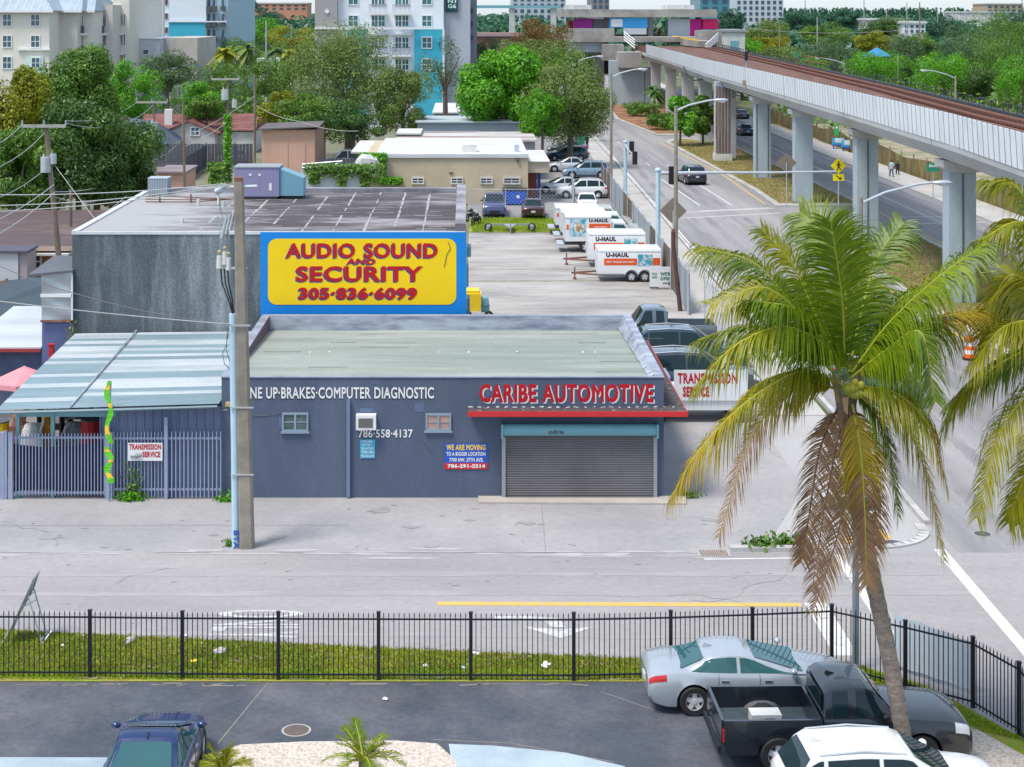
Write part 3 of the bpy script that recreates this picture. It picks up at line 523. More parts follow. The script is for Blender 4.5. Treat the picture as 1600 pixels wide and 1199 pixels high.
# feather flag
t = thing('feather_flag', 'green and yellow feather flag wound on a pole by the gate', 'flag', (X_(170, 54.5), 54.5, 0))
MB().tube([(0, 0, 0), (0, 0, 2.3), (.06, 0, 3.9)], .035, 8).build('pole', M['paleblue'], t)
mb = MB(); g3 = random.Random(5)
for z0, z1, am in ((.6, 1.8, .14), (1.9, 3.95, .11)):
    n = 14
    ring = [(z0 + (z1 - z0) * k / n) for k in range(n + 1)]
    for k in range(n):
        a0, a1 = .4 * math.sin(k * .9), .4 * math.sin((k + 1) * .9); w0 = am * (.8 + .2 * math.sin(k * 1.3)); w1 = am * (.8 + .2 * math.sin((k + 1) * 1.3))
        ox, o1 = .07 * math.sin(k * .8 + z0), .07 * math.sin((k + 1) * .8 + z0); mb.add([(ox - w0 * math.cos(a0) * .8, -.05 - .03 * math.sin(a0), ring[k]), (ox + w0, -.05, ring[k]), (o1 + w1, -.05 - .04 * math.sin(a1), ring[k + 1]), (o1 - w1 * math.cos(a1) * .8, -.05, ring[k + 1])], [(0, 1, 2, 3)], 1 if k in (2, 3, 8, 12) else 0)
mb.build('banner', [mat('flag_green', (.12, .55, .02), .7, .1, 3), M['yellow']], t)
# weeds
def weed(px, py, s, label, m='bright', n=160, Y=None, tall=0):
    p = G(px, py) if Y is None else Vector((X_(px, Y), Y, 0)); g = np.random.default_rng(int(px * 7 + py)); c = g.normal(0, 1, (n, 3)) * [s * .4, s * .2, s * .25]; c[:, 2] = np.abs(c[:, 2]) * (1 + tall * 2) + .02
    V = leafquads(g, c, s * .17); o = meshobj('weed', fastmesh('weed', V, 4, L[m])); o.location = p; tag(o, label, 'plant'); return o
def leafquads(g, c, size, up=.25, nrm=None, asp=.5):
    n = len(c); d = g.normal(0, 1, (n, 3)); d /= np.linalg.norm(d, axis=1)[:, None]
    if nrm is not None: d = d * .75 + nrm; d /= np.linalg.norm(d, axis=1)[:, None] + 1e-9
    a = np.cross(d, g.normal(0, 1, (n, 3))); a /= np.linalg.norm(a, axis=1)[:, None] + 1e-9; b = np.cross(d, a); s = (size * g.uniform(.6, 1.35, n))[:, None]
    return np.stack([c - a * s, c - b * s * asp, c + a * s, c + b * s * asp], 1).reshape(-1, 3)
for a in ((206, 772, .5, 'green weeds at the foot of the pickets under the white sign', 'bright', 300, 54.6), (357, 770, .45, 'small leafy weed between garage wall and conduit', 'bright', 140, 54.5), (363, 853, .35, 'weeds at the left foot of the concrete pole', 'mid', 120, None), (1077, 778, .4, 'weed at the right end of the shutter step', 'mid', 120, None), (1190, 858, .6, 'green weeds behind the kerb by the storm grate', 'mid', 240, None), (1235, 853, .6, 'second clump of weeds behind the kerb nearer the palm', 'mid', 240, None)):
    weed(a[0], a[1], a[2], a[3], a[4], a[5], a[6])
weed(206, 700, .35, 'thin vine climbing the pickets below the white sign', 'mid', 260, 54.72, 3)

# ================================================================ SIGN BUILDING BEHIND
AX0, AX1, AY0, AY1, AZ = -15.8, .02, 67.0, 82.4, 7.19
M['mould'] = mat('mouldy_stucco', (.095, .115, .128), .9, .4, 1.1, (.26, .29, .31), .55, stretch=(1.2, 1.2, .16), fine=.3, lo=.45, hi=.75)
M['roofdark'] = mat('tar_roof', (.07, .058, .062), .9, .3, .5, (.30, .285, .3), .5, stretch=(.35, 1.2, 1), fine=.15, lo=.5, hi=.74)
M['roofwhite'] = mat('white_roof', (.40, .41, .43), .8, .14, .7, (.15, .145, .155), .4, stretch=(.3, 1.3, 1), lo=.47, hi=.7, fine=.1)
a = thing('sign_building', 'dark grey stucco building with the yellow audio security sign and tarred roof', 'building')
MB().b2(AX0, AX1, AY0, AY1, 0, AZ - .12).build('wall', M['mould'], a)
rm_ = M['roofdark']; n = rm_.node_tree; bs = n.nodes['Principled BSDF']; dk = bs.inputs['Base Color'].links[0].from_socket   # tar, with worn white coating spreading in from the left
tc = n.nodes.new('ShaderNodeTexCoord'); sx = n.nodes.new('ShaderNodeSeparateXYZ'); n.links.new(tc.outputs['Object'], sx.inputs[0]); mp = n.nodes.new('ShaderNodeMapping'); mp.inputs['Scale'].default_value = (.28, 1.1, 1); n.links.new(tc.outputs['Object'], mp.inputs[0]); nz = n.nodes.new('ShaderNodeTexNoise'); nz.inputs['Scale'].default_value = .8; nz.inputs['Detail'].default_value = 10; nz.inputs['Roughness'].default_value = .68; n.links.new(mp.outputs[0], nz.inputs['Vector'])
ma = n.nodes.new('ShaderNodeMath'); ma.operation = 'MULTIPLY_ADD'; ma.inputs[1].default_value = 17; n.links.new(nz.outputs[0], ma.inputs[0]); n.links.new(sx.outputs[0], ma.inputs[2]); mr = n.nodes.new('ShaderNodeMapRange'); mr.inputs[1].default_value = -.2; mr.inputs[2].default_value = -4.5; n.links.new(ma.outputs[0], mr.inputs[0])
mx = n.nodes.new('ShaderNodeMix'); mx.data_type = 'RGBA'; mx.inputs[7].default_value = (.33, .33, .34, 1); n.links.new(mr.outputs[0], mx.inputs[0]); n.links.new(dk, mx.inputs[6]); n.links.new(mx.outputs[2], bs.inputs['Base Color'])
mb = MB(); mb.b2(AX0, AX1, AY0 + .1, AY1, AZ - .12, AZ - .05, 0); ro = mb.build('roof', rm_, a)
mb = MB()
for k, x in enumerate((-10.8, -9.3, -8.0, -6.6, -5.35, -4.1, -2.9, -1.7)):
    y = AY0 + .5; mb2 = random.Random(k)
    while y < AY1 - .6:
        l = mb2.uniform(.3, 1.6)
        if mb2.random() < .78: mb.box((x + .0 * y + mb2.uniform(-.02, .02), y + l / 2, AZ - .05), (mb2.uniform(.04, .13), l, .016))
        y += l + mb2.uniform(0, .35)
for k in range(60): mb.box((rnd.uniform(-10, -1), rnd.uniform(AY0 + .5, AY1 - .5), AZ - .05), (rnd.uniform(.2, 1.4), rnd.uniform(.03, .08), .014))
tag(mb.build('roof_patch', mat('roof_patch_grey', (.34, .33, .35), .9, .3, 3), ro), kind='stuff')
mb = MB(); mb.b2(AX0 - .03, AX0 + .22, AY0, AY1, AZ - .12, AZ + .02); mb.b2(AX0 + .22, AX1, AY0 - .03, AY0 + .1, AZ - .12, AZ - .01); mb.build('roof_edge', mat('white_edge', (.55, .57, .6), .7, .12, 1.5), a)
mb = MB(); mb.b2(AX1 - .4, AX1 + .03, AY0 + .1, AY1, AZ - .05, AZ + .3); mb.b2(AX0 + .4, AX1 - .43, AY1 - .5, AY1, AZ - .05, AZ + .16); mb.build('parapet', mat('stained_parapet', (.33, .34, .38), .85, .3, 1, (.14, .13, .15), .5), a)
sg0, sg1, sz1, sz0 = X_(407, 67), X_(728, 67) + .02, Z_(362, 67) - .0, Z_(490, 67)
M['skyblue'] = mat('sign_blue', (.002, .21, .62), .6, .06, 1.2); M['sunyel'] = mat('sign_yellow', (.86, .58, .002), .6, .05, 1.2)
sp = MB().b2(sg0, sg1, 66.955, 66.998, sz0 - .6, sz1 - .02).build('sign_panel', M['skyblue'], a)
y0, y1, z1, z0 = X_(419, 67), X_(713, 67), Z_(373, 67), Z_(476, 67); r = .35
pts = []
for cx, cz, a0 in ((y1 - r, z1 - r, 0), (y0 + r, z1 - r, 90), (y0 + r, z0 + r, 180), (y1 - r, z0 + r, 270)):
    for q in range(0, 91, 15): pts.append((cx + r * math.cos(R(a0 + q)), 66.94, cz + r * math.sin(R(a0 + q))))
MB().extr(pts, (0, .014, 0)).build('yellow_field', M['sunyel'], sp)
def at_(body, px0, py0, px1, py1, bold, cap=True):
    Y = 66.94; x0, x1, zz1, zz0 = X_(px0, Y), X_(px1, Y), Z_(py0, Y), Z_(py1, Y); mb = MB()
    mb.text(body, (x0 - .05, Y - .006, zz0 - .05), x1 - x0, zz1 - zz0, bold=bold, m=1); mb.text(body, (x0, Y - .014, zz0), x1 - x0, zz1 - zz0, bold=bold, m=0); mb.build('lettering', [M['signred'], mat('letter_shadow', (.05, .055, .2), .7, .1, 2)], sp)
at_('AUDIO', 447, 380, 555, 403, .03); at_('SOUND', 569, 380, 684, 403, .03); at_('AND', 542, 404, 587, 413, .03); at_('SECURITY', 463, 416, 661, 440, .03); at_('305·836·6099', 467, 449, 652, 468, .045)
MB().tube([(X_(700, 67), 66.93, Z_(378, 67)), (X_(704, 67), 66.93, Z_(388, 67)), (X_(698, 67), 66.93, Z_(398, 67)), (X_(696, 67), 66.93, Z_(408, 67)), (X_(694, 67), 66.93, Z_(417, 67))], .014, 5).build('crack', M['dgrey'], sp)
mb = MB()
for k, (z0, z1) in enumerate(((4.9, 5.7), (3.6, 4.4), (6.1, 6.5))): mb.b2(AX1 + .06, AX1 + .14 + .05 * k, AY0 + .4, AY0 + 1.4, z0, z1)
pieces(mb, 'side_sign', M['teal'], a)
MB().b2(AX1, AX1 + .06, AY0, AY1, 0, 3.2).build('painted_stripe', M['blue'], a)
# roof equipment
p0 = A(366, 302, 79); w_ = X_(436, 79) - X_(366, 79); h_ = 48 * 79 / F
t = thing('rooftop_air_handler', 'large lilac rooftop air handler with a sloping teal duct', 'air handler', (p0.x, 79, AZ - .04))
M['lilac'] = mat('lilac_paint', (.235, .225, .37), .5, .06, 1.5)
bd = MB().b2(0, w_, 0, 1.6, .12, 1.48).build('cabinet', M['lilac'], t); mb = MB(); mb.b2(-.03, w_ + .03, -.03, 1.63, 1.48, 1.54); mb.b2(w_ * .55 - .01, w_ * .55 + .01, -.012, 0, .15, 1.45); mb.build('lid', M['grey'], bd)
mb = MB(); mb.b2(.7, .82, -.015, -.003, 1.1, 1.2); mb.b2(1.15, 1.27, -.015, -.003, 1.1, 1.2); mb.b2(1.65, 1.78, -.015, -.003, .4, .75); mb.build('label_plate', M['white'], bd)
MB().b2(.1, w_ - .1, .1, 1.5, 0, .12).build('base', M['dgrey'], t)
MB().extr([(w_ + .002, .1, .14), (w_ + 1.15, .1, .14), (w_ + 1.15, .1, .98), (w_ + .05, .1, 1.42), (w_ + .002, .1, 1.42)], (0, 1.3, 0)).build('duct', mat('teal_duct', (.16, .33, .42), .5, .06, 2), t); MB().b2(w_ + .1, w_ + 1.1, .2, 1.3, -.02, .138).build('duct_base', M['black'], t)
p0 = A(231, 300, 80.5); w_ = 31 * 80.5 / F
t = thing('condenser_unit', 'small grey slatted condenser unit on the white end of the roof', 'condenser', (p0.x, 80.5, AZ - .05))
bd = MB().b2(0, w_, 0, w_, 0, .82).build('casing', mat('condenser_blue', (.2, .25, .3), .5, .1, 2), t); mb = MB()
for k in range(12): mb.b2(k * w_ / 12 + .02, k * w_ / 12 + .045, -.015, 0, .06, .76)
mb.b2(-.01, w_ + .01, -.01, w_ + .01, .82, .86); mb.build('slats', M['galv'], bd)
t = thing('pipe_stand', 'rusty pipes on short stands beside the condenser on the roof', 'pipes', (-14.2, 77.5, AZ - .05)); mb = MB()
for k in (0, 1.45): mb.cyl((k, 0, 0), (k, 0, .42), .04)
for q in (.05, .16, .3): mb.tube([(-.7, .1, q), (.4, 0, q), (1.6, .1, q * .8), (3.2, .8, .08)], .025, 6)
mb.build('pipes', M['rust'], t)
t = thing('roof_vent', 'short white pipe vents on the white part of the tarred roof', 'vent', (-12.2, 76.2, AZ - .05)); mb = MB()
for x, y, h in ((0, 0, .3), (.85, .6, .36), (1.2, -.4, .25), (.3, -6.1, .22)): mb.cyl((x, y, 0), (x, y, h), .07)
mb.build('stack', M['offwhite'], t)

# ================================================================ CONCRETE UTILITY POLE IN FRONT
p = G(386, 855); sc = 52.2
t = thing('utility_pole', 'tall square concrete utility pole in front of the garage', 'utility pole', (p.x, p.y, 0))
mb = MB(); r0, r1 = .215, .135; ht = 10.95; tx = (374 - 387) / sc
mb.loft([[(tx * k + sx * r, sy * r, ht * k) for sx, sy in ((-1, -.75), (-.75, -1), (.75, -1), (1, -.75), (1, .75), (.75, 1), (-.75, 1), (-1, .75))] for k, r in ((0, r0), (.5, .18), (1, r1))]); mb.build('shaft', M['tan'], t)
MB().b2(tx - .12, tx + .12, -.12, .12, ht, ht + .12).build('cap', M['rust'], t)
mb = MB(); mb.tube([(-.33, -.06, 0), (-.36, -.06, 3), (-.42, -.06, 7.0)], .115, 10); pi = mb.build('conduit', M['pipe'], t, smooth=40)
mb = MB(); mb.text('BTA', (-.38, -.185, .55), .55, .16, ax=(0, 0, -1), up=(1, 0, 0), bold=.03); mb.build('graffiti', M['blue'], pi)
mb = MB(); mb.b2(-.5, .12, -.24, -.2, 6.65, 6.7); mb.b2(-.48, .22, -.22, -.18, 4.2, 4.24); mb.b2(-.46, .22, -.22, -.18, 2.2, 2.24); pieces(mb, 'strap', M['galv'], t)
mb = MB()
for k in range(3): mb.tube([(-.78 + k * .1, -.05, 8.35), (-.74 + k * .1, -.05, 7.9), (-.55 + k * .06, -.05, 7.4), (-.43 + k * .02, -.05, 7.0)], .022, 6)
mb.build('cable', M['black'], t)
mb = MB()
for dx, z, s in ((-.82, 8.5, .14), (-.66, 8.62, .12), (-.55, 8.45, .12)): mb.cyl((dx, -.02, z - .15), (dx, -.02, z + .22), s * .7, s * .6, 10); mb.ell((dx, -.02, z + .34), (s * .45, s * .45, s * .45), 8, 6, 1)
mb.b2(-.9, .0, -.04, .04, 8.32, 8.38); mb.build('pothead', [M['offwhite'], M['brass']], t)
mb = MB()
for k in range(3): mb.cyl((-.75 + k * .12, -.02, 9.25 + k * .12), (-.62 + k * .12, -.02, 9.85 + k * .12), .055, .045, 8); mb.tube([(-.78 + k * .12, 0, 9.1 + k * .1), (-.86 + k * .12, 0, 9.9 + k * .1)], .018, 5)
mb.b2(-.8, -.1, -.03, .03, 9.5, 9.56); mb.build('cutout_switch', M['galv'], t)
mb = MB(); mb.tube([(-.95, 0, 10.7), (-.5, 0, 10.78), (.3, 0, 10.8)], .05, 8); mb.cyl((-.95, 0, 10.62), (-.72, 0, 10.7), .09, .09, 10); mb.build('crossarm', M['galv'], t)
mb = MB()
mb.tube([(-.85, 0, 10.6), (-.8, 0, 10.1), (-.75, 0, 9.95)], .012, 5); mb.tube([(-.52, -.1, 6.6), (-.6, -.1, 6.1), (-.72, -.1, 5.8), (-.66, -.1, 5.5), (-.5, -.1, 5.35)], .012, 5); mb.tube([(-.58, -.1, 6.6), (-.6, -.1, 5.9), (-.45, -.1, 5.4)], .012, 5); mb.build('drop_wire', M['wire'], t)

# ================================================================ BLACK FENCE IN FRONT
bf = thing('black_picket_fence', 'long black steel picket fence between the parking lot and the street', 'fence')
posts = [(-110, 1059), (-10, 1059.5), (140.6, 1060), (285, 1062), (435, 1063), (591.5, 1063.5), (735.7, 1064), (896.5, 1064.5), (1048, 1061), (1175.7, 1056), (1299.5, 1050), (1414.5, 1078), (1520, 1106), (1592, 1150), (1640, 1215)]
PP = [G(*q) for q in posts]
for i, q in enumerate(PP):
    MB().box((q.x, q.y, .81), (.085, .085, 1.62)).box((q.x, q.y, 1.635), (.1, .1, .03)).build('post', M['blackm'], bf)
    if i + 1 < len(PP):
        e = PP[i + 1]; dv = e - q; L_ = dv.length; n = max(3, round(L_ / .121)); mb = MB(); ang = math.atan2(dv.y, dv.x)
        for k in range(1, n):
            c = q + dv * k / n; mb.box((c.x, c.y, .80), (.019, .019, 1.52), ang); mb.add([(c.x - .016, c.y, 1.56), (c.x, c.y - .016, 1.56), (c.x + .016, c.y, 1.56), (c.x, c.y + .016, 1.56), (c.x, c.y, 1.64)], [(0, 1, 4), (1, 2, 4), (2, 3, 4), (3, 0, 4)])
        for z in (.14, 1.47): mb.box(((q.x + e.x) / 2, (q.y + e.y) / 2, z), (L_ - .086, .036, .036), ang)
        mb.build('panel', M['blackm'], bf)
# white sheets tied behind the fence
q0, q1 = G(1392, 1048), G(1512, 1088); dv = (q1 - q0); nrm = Vector((dv.y, -dv.x, 0)).normalized() * -.12
mb = MB().grid(lambda u, v: tuple(q0 + nrm * (1 + .25 * math.sin(u * 20)) + dv * u + Vector((0, 0, .12 + v * (1.25 - .12 * u)))), 16, 2)
tag(mb.build('white_banner', mat('white_sheet', (.62, .68, .75), .7, .05, 1.2), None), 'blank white sheet standing behind the black fence near the corner', 'banner')
# ================================================================ VEHICLES
def lerpt(tab, x):
    for (a, b), (c, d_) in zip(tab, tab[1:]):
        if x <= c: 
            k = 0 if c == a else max(0, (x - a) / (c - a)); return b + (d_ - b) * k
    return tab[-1][1]
def smooth(tab, x, e=.012):
    return (lerpt(tab, x - e) + lerpt(tab, x) * 2 + lerpt(tab, x + e)) / 4
SED = dict(zs=[(0, .80), (.02, .90), (.12, .97), (.3, .955), (.6, .92), (.78, .86), (.92, .74), (.975, .66), (1, .54)], zt=[(0, .84), (.02, 1.0), (.12, 1.04), (.3, 1.0), (.6, .98), (.74, .97), (.9, .84), (.97, .73), (1, .58)],
           w=[(0, .83), (.02, .9), (.1, .965), (.25, 1), (.75, 1), (.9, .95), (.965, .85), (1, .66)], cab=(.11, .27, .50, .745), wb=.90, wt=.68, wheels=(.215, .80), belt=.93)
SEDR = dict(SED, cab=(.11, .35, .49, .735))
SUV = dict(zs=[(0, .86), (.015, 1.02), (.1, 1.06), (.4, 1.03), (.7, 1.0), (.85, .94), (.95, .86), (1, .62)], zt=[(0, .9), (.015, 1.05), (.1, 1.1), (.5, 1.08), (.72, 1.07), (.9, .98), (.97, .88), (1, .66)],
           w=[(0, .86), (.02, .93), (.1, .98), (.25, 1), (.78, 1), (.92, .95), (.97, .88), (1, .74)], cab=(.015, .12, .54, .76), wb=.92, wt=.74, wheels=(.19, .80), belt=1.0)
PICK = dict(zs=[(0, 1.08), (.42, 1.1), (.7, 1.1), (.78, 1.07), (.9, 1.02), (.98, .93), (1, .76)], zt=[(0, 1.1), (.42, 1.12), (.7, 1.15), (.78, 1.15), (.92, 1.1), (.985, 1.0), (1, .8)],
            w=[(0, .96), (.3, 1), (.78, 1), (.92, .985), (.98, .93), (1, .84)], cab=(.40, .43, .60, .70), wb=.93, wt=.76, wheels=(.215, .79), belt=1.09)
CAB = {}
def wheel(par, x, y, R_, side, big):
    wo = MB(); prof = [(.6, -.10), (.92, -.105), (1, -.07), (1, .07), (.92, .105), (.6, .10)]; n = 24 if big else 16
    wo.loft([[(x + math.cos(t) * R_ * pr, y + pz * (R_ / .34), R_ + math.sin(t) * R_ * pr) for (pr, pz) in prof] for t in [2 * math.pi * k / n for k in range(n + 1)]], 0, cap=False)
    w_ = wo.build('wheel', M['black'], par, smooth=40); rm = MB(); yy = y + side * .085 * (R_ / .34)
    rm.tube([(x, y - side * .03, R_), (x, y + side * .02, R_)], R_ * .62, n, 1)
    rm.loft([[(x + math.cos(t) * R_ * pr, yy + side * pz, R_ + math.sin(t) * R_ * pr) for (pr, pz) in ((.56, 0), (.66, 0), (.66, -.08), (.56, -.08))] for t in [2 * math.pi * k / n for k in range(n + 1)]], 0, cap=False)
    for k in range(5):
        t = 2 * math.pi * k / 5 + .3; c, s_ = math.cos(t), math.sin(t); e = R_ * .14
        rm.extr([(x - s_ * e * 1.3, yy - side * .02, R_ + c * e * 1.3), (x + c * R_ * .6 - s_ * e, yy - side * .005, R_ + s_ * R_ * .6 + c * e), (x + c * R_ * .6 + s_ * e, yy - side * .005, R_ + s_ * R_ * .6 - c * e), (x + s_ * e * 1.3, yy - side * .02, R_ - c * e * 1.3)], (0, -side * .03, 0))
    rm.cyl((x, yy - side * .04, R_), (x, yy + side * .004, R_), R_ * .16, n=10); rm.build('rim', [M['rim'], M['dgrey']], w_)
def car(name, label, loc, yaw, col, Ln=4.8, Wd=1.84, Ht=1.47, st=SED, cat='car', group=None, big=False, R_=.335, roofm=None, glass='glass', plate=True, clad=None, lit=False):
    t = thing(name, label, cat, loc, yaw, group); hw = Wd / 2; X = lambda u: -Ln / 2 + u * Ln; kz = 1.0
    wx = [X(u) for u in st['wheels']]; ra = R_ * 1.17
    zbt = [(0, .42), (.03, .27), (.08, .2), (.9, .2), (.97, .24), (1, .34)]
    def zb(x):
        u = (x + Ln / 2) / Ln; z = lerpt(zbt, u)
        for c in wx:
            if abs(x - c) <= ra * .9999: z = max(z, R_ + math.sqrt(max(0, ra * ra - (x - c) ** 2)))
        return z
    pick = st is PICK; u0 = .40 if pick else 0.0
    def ring(x, zbo=None):
        u = (x + Ln / 2) / Ln; z0 = zb(x) if zbo is None else zbo; zs = smooth(st['zs'], u); zt = smooth(st['zt'], u); w_ = hw * smooth(st['w'], u); zs = max(zs, z0 + .05); zt = max(zt, zs + .01)
        z1 = max(z0 + .012, .43); z2 = max(z1 + .01, .55 * zs + .14); z3 = max(z2 + .01, zs - .07)
        h = [(w_ * .93 if z0 < .4 else w_ * .99, z0), (w_, z1), (w_ * .995, z2), (w_ * .975, z3), (w_ * .93, zs), (w_ * .72, zs + (zt - zs) * .62), (w_ * .4, zs + (zt - zs) * .93), (0, zt)]
        return [(x, a, b) for a, b in h] + [(x, -a, b) for a, b in h[-2::-1]]
    xs = set(X(u0 + (1 - u0) * k / 34) for k in range(35)) | {X(.008), X(.02), X(.985), X(.995)}
    xs = [x for x in xs if x >= X(u0) - 1e-6 and all(abs(abs(x - c) - ra) > .03 for c in wx)]
    st_ = [(x, None) for x in xs]
    for c in wx:
        if c < X(u0): continue
        for k in range(-5, 6): st_.append((c + ra * .995 * math.sin(k * math.pi / 10), None))
        st_ += [(c - ra - .004, lerpt(zbt, .5)), (c + ra + .004, lerpt(zbt, .5))]
    st_.sort(key=lambda q: q[0])
    mb = MB(); mb.loft([ring(*q) for q in st_])
    body = mb.build('body', col, t, smooth=38)
    def bpt(u, k, side, off=.006):
        r_ = ring(X(u)); k0 = min(int(k), 6); f_ = k - k0; a, b = Vector(r_[k0]), Vector(r_[k0 + 1]); p = a.lerp(b, f_); p.y *= side; n_ = Vector((0, side * 1.0, .35 if k > 3 else 0)); 
        if u < .06: n_ += Vector((-1.2 * (1 - u / .06), 0, 0))
        if u > .94: n_ += Vector((1.2 * (1 - (1 - u) / .06), 0, 0))
        if k > 4.2: n_ = Vector((n_.x * .3, 0, 1))
        return p + n_.normalized() * off
    def patch(nm, m, ua, ub, ka, kb, par=body, off=.006, nu=5, nv=4):
        for side in (1, -1):
            q = MB().grid(lambda u, v: bpt(ua + (ub - ua) * u, ka + (kb - ka) * v, side, off), nu, nv); q.build(nm, m, par, smooth=40)
    # cabin
    c0, c1, c2, c3 = [X(u) for u in st['cab']]; belt = st['belt']; wb, wt = hw * st['wb'], hw * st['wt']
    top = [(c0, belt), (c1 - .02 * Ln * (0 if pick else 1), Ht - .16), (c1 + .02 * Ln, Ht - .045), ((c1 + c2) / 2, Ht), (c2 - .03 * Ln, Ht - .03), (c2 + .012 * Ln, Ht - .10), (c3, belt)]
    if pick: top = [(c0, belt), (c0 + .03, Ht - .14), (c1 + .06, Ht - .03), ((c1 + c2) / 2, Ht), (c2 - .12, Ht - .02), (c2 + .05, Ht - .09), (c3, belt)]
    def cz(x): return lerpt(top, x)
    def cring(x):
        h = max(cz(x) - belt, .004); k = wb - wt
        hh = [(wb, -.03), (wb, 0), (wb - .33 * k, .36), (wb - .78 * k, .78), (wt, .93), (wt * .84, .985), (wt * .45, .998), (0, 1.0)]
        return [(x, a, belt + (h * b if b >= 0 else b)) for a, b in hh]
    sts = sorted(set([q[0] for q in top] + [c0 + (c3 - c0) * k / 22 for k in range(23)]))
    mb = MB(); mb.loft([cring(x) + [(p[0], -p[1], p[2]) for p in cring(x)[-2::-1]] for x in sts])
    cb = mb.build('cabin', col, t, smooth=38)
    if roofm: 
        q = MB().grid(lambda u, v: (c1 + (c2 - c1) * (.03 + .94 * u), (v * 2 - 1) * wt * .80, cz(c1 + (c2 - c1) * (.03 + .94 * u)) + .008 - .015 * (v * 2 - 1) ** 2), 8, 6); q.build('roof_panel', roofm, cb, smooth=40)
    def cpt(x, s_, side, off=.008):
        r_ = cring(x); zr = [(.0, 1), (.36, 2), (.78, 3), (.93, 4)]; k = lerpt(zr, s_); k0 = int(min(k, 6)); p = Vector(r_[k0]).lerp(Vector(r_[k0 + 1]), k - k0); p.y = (p.y + off) * side; p.z += off * .3; return p
    gm = M[glass]
    def sidewin(xa, xb, ta=0, tb=0):
        for side in (1, -1):
            q = MB().grid(lambda u, v: cpt(xa + ta * v + (xb + tb * v - xa - ta * v) * u, .06 + .80 * v, side), 6, 4); q.build('side_window', gm, t, smooth=40)
    if pick: sidewin(c0 + .16, c0 + .50 * (c2 - c0), .04, 0); sidewin(c0 + .66 * (c2 - c0), c3 - .2, 0, -(c3 - c2) * .74)
    else:
        m1 = c0 + (c3 - c0) * (.50 if st['belt'] == .93 else .52); sw = (c1 - c0)
        if st is SUV: sidewin(c0 + .22, c0 + .62, .10, .02)
        sidewin(c0 + (.30 if st['belt'] == .93 else .72), m1 - .04, sw * (.62 if st['belt'] == .93 else .0), 0); sidewin(m1 + .04, c3 - .26, 0, -(c3 - c2) * .74)
    def slope(x0, x1, fr, nm):   # screen on the sloping end of the cabin
        def fn(u, v):
            x = x0 + (x1 - x0) * u; y = (v * 2 - 1); h = cz(x) - belt; yy = (wb * (1 - u) + wt * u) * fr * y; s_ = 1 if x1 > x0 else -1
            return Vector((x - s_ * .012, yy, belt + h * (1 - .02 * y * y) + .012))
        MB().grid(fn, 5, 8).build(nm, gm, t, smooth=40)
    slope(c3 - .06, c2 + .05, .86, 'windshield')
    if pick: MB().b2(c0 - .012, c0 - .002, -wt * .9, wt * .9, belt + .08, Ht - .2).build('rear_window', gm, t)
    else: slope(c0 + .06, c1 - .0 if st['belt'] == .93 else c1 - .06, .84, 'rear_window')
    # lamps, mirrors, wheels
    if not pick: patch('taillight', M['red'], .004, .085 if st['belt'] == .93 else .06, 2.6, 3.7, off=.008)
    patch('headlight', M['lamp'], .925, .985, 2.5, 4.1, off=.008)
    gr = MB(); gx = Ln / 2; gr.grid(lambda u, v: Vector((ring(X(.997))[0][0] + .01 + .012, (v * 2 - 1) * hw * .42, .36 + .22 * u)), 2, 4); gr.build('grille', M['black'], body)
    for side in (1, -1):
        q = MB().ell((c3 - .30, side * (wb + .12), belt + .1), (.09, .11, .075), 8, 6); q.build('mirror', col if not pick else M['blackm'], t, smooth=60)
        if big:
            for u in ((.36, .565) if st is not PICK else (.56,)): MB().box((X(u), side * (hw * .985 + .004), .80), (.17, .03, .03)).build('door_handle', M['chrome'], t)
            for x_ in ((X(.36) + .02, X(.56), X(.73)) if not pick else (X(.42), X(.535), X(.67))):
                for a_, b_ in ((.30, .62), (.62, .86)): pass
            for u in ((.33, .525, .70) if st is not PICK else (.535, .70)):
                pts = [bpt(u, k_, side, .002) for k_ in (.5, 1, 1.6, 2, 2.6, 3, 3.6, 4)]; MB().tube(pts, .006, 4).build('door_seam', M['black'], t)
        for c in wx: wheel(t, c, side * (hw - .105), R_, side, big)
    for c in wx: MB().cyl((c, -hw + .22, R_), (c, hw - .22, R_), ra * .98, n=14).build('wheel_well', M['black'], t)
    if plate and not pick: MB().box((-Ln / 2 - .012, 0, .62 if st['belt'] == .93 else .8), (.02, .32, .14)).build('number_plate', M['offwhite'], t)
    if clad: patch('sill_trim', clad, .03, .97, .0, .8, off=.004, nu=60, nv=2)
    if st is SUV: 
        for side in (1, -1): MB().tube([(c1 + .1, side * wt * .9, Ht - .05), ((c1 + c2) / 2, side * wt * .9, Ht + .02), (c2 - .1, side * wt * .9, Ht - .05)], .02, 5).build('roof_rail', M['galv'], t)
    if big: MB().extr([(c1 + .05, -.015, Ht - .05), (c1 + .28, -.015, Ht - .01), (c1 + .1, -.015, Ht + .05)], (0, .03, 0)).build('aerial_fin', col, t)
    t['_hw'] = hw
    if pick:
        xb0, xb1 = X(0.0), X(.395); zr = 1.1; bd = MB()
        for side in (1, -1):
            out = []
            ss = sorted([xb0 + (xb1 - xb0) * k / 10 for k in range(11) if abs(abs(xb0 + (xb1 - xb0) * k / 10 - wx[0]) - ra) > .03] + [wx[0] + ra * .995 * math.sin(k * math.pi / 10) for k in range(-5, 6)])
            rings = []
            for x in ss:
                z0 = max(zb(x), .38); a = hw * (.99); rings.append([(x, side * a * .98, z0), (x, side * a, max(z0 + .02, .55)), (x, side * a * .995, .9), (x, side * a * .96, zr), (x, side * (a * .96 - .07), zr), (x, side * (a * .96 - .07), .72), (x, side * (a * .96 - .08), max(.6, z0 - .02))])
            bd.loft(rings)
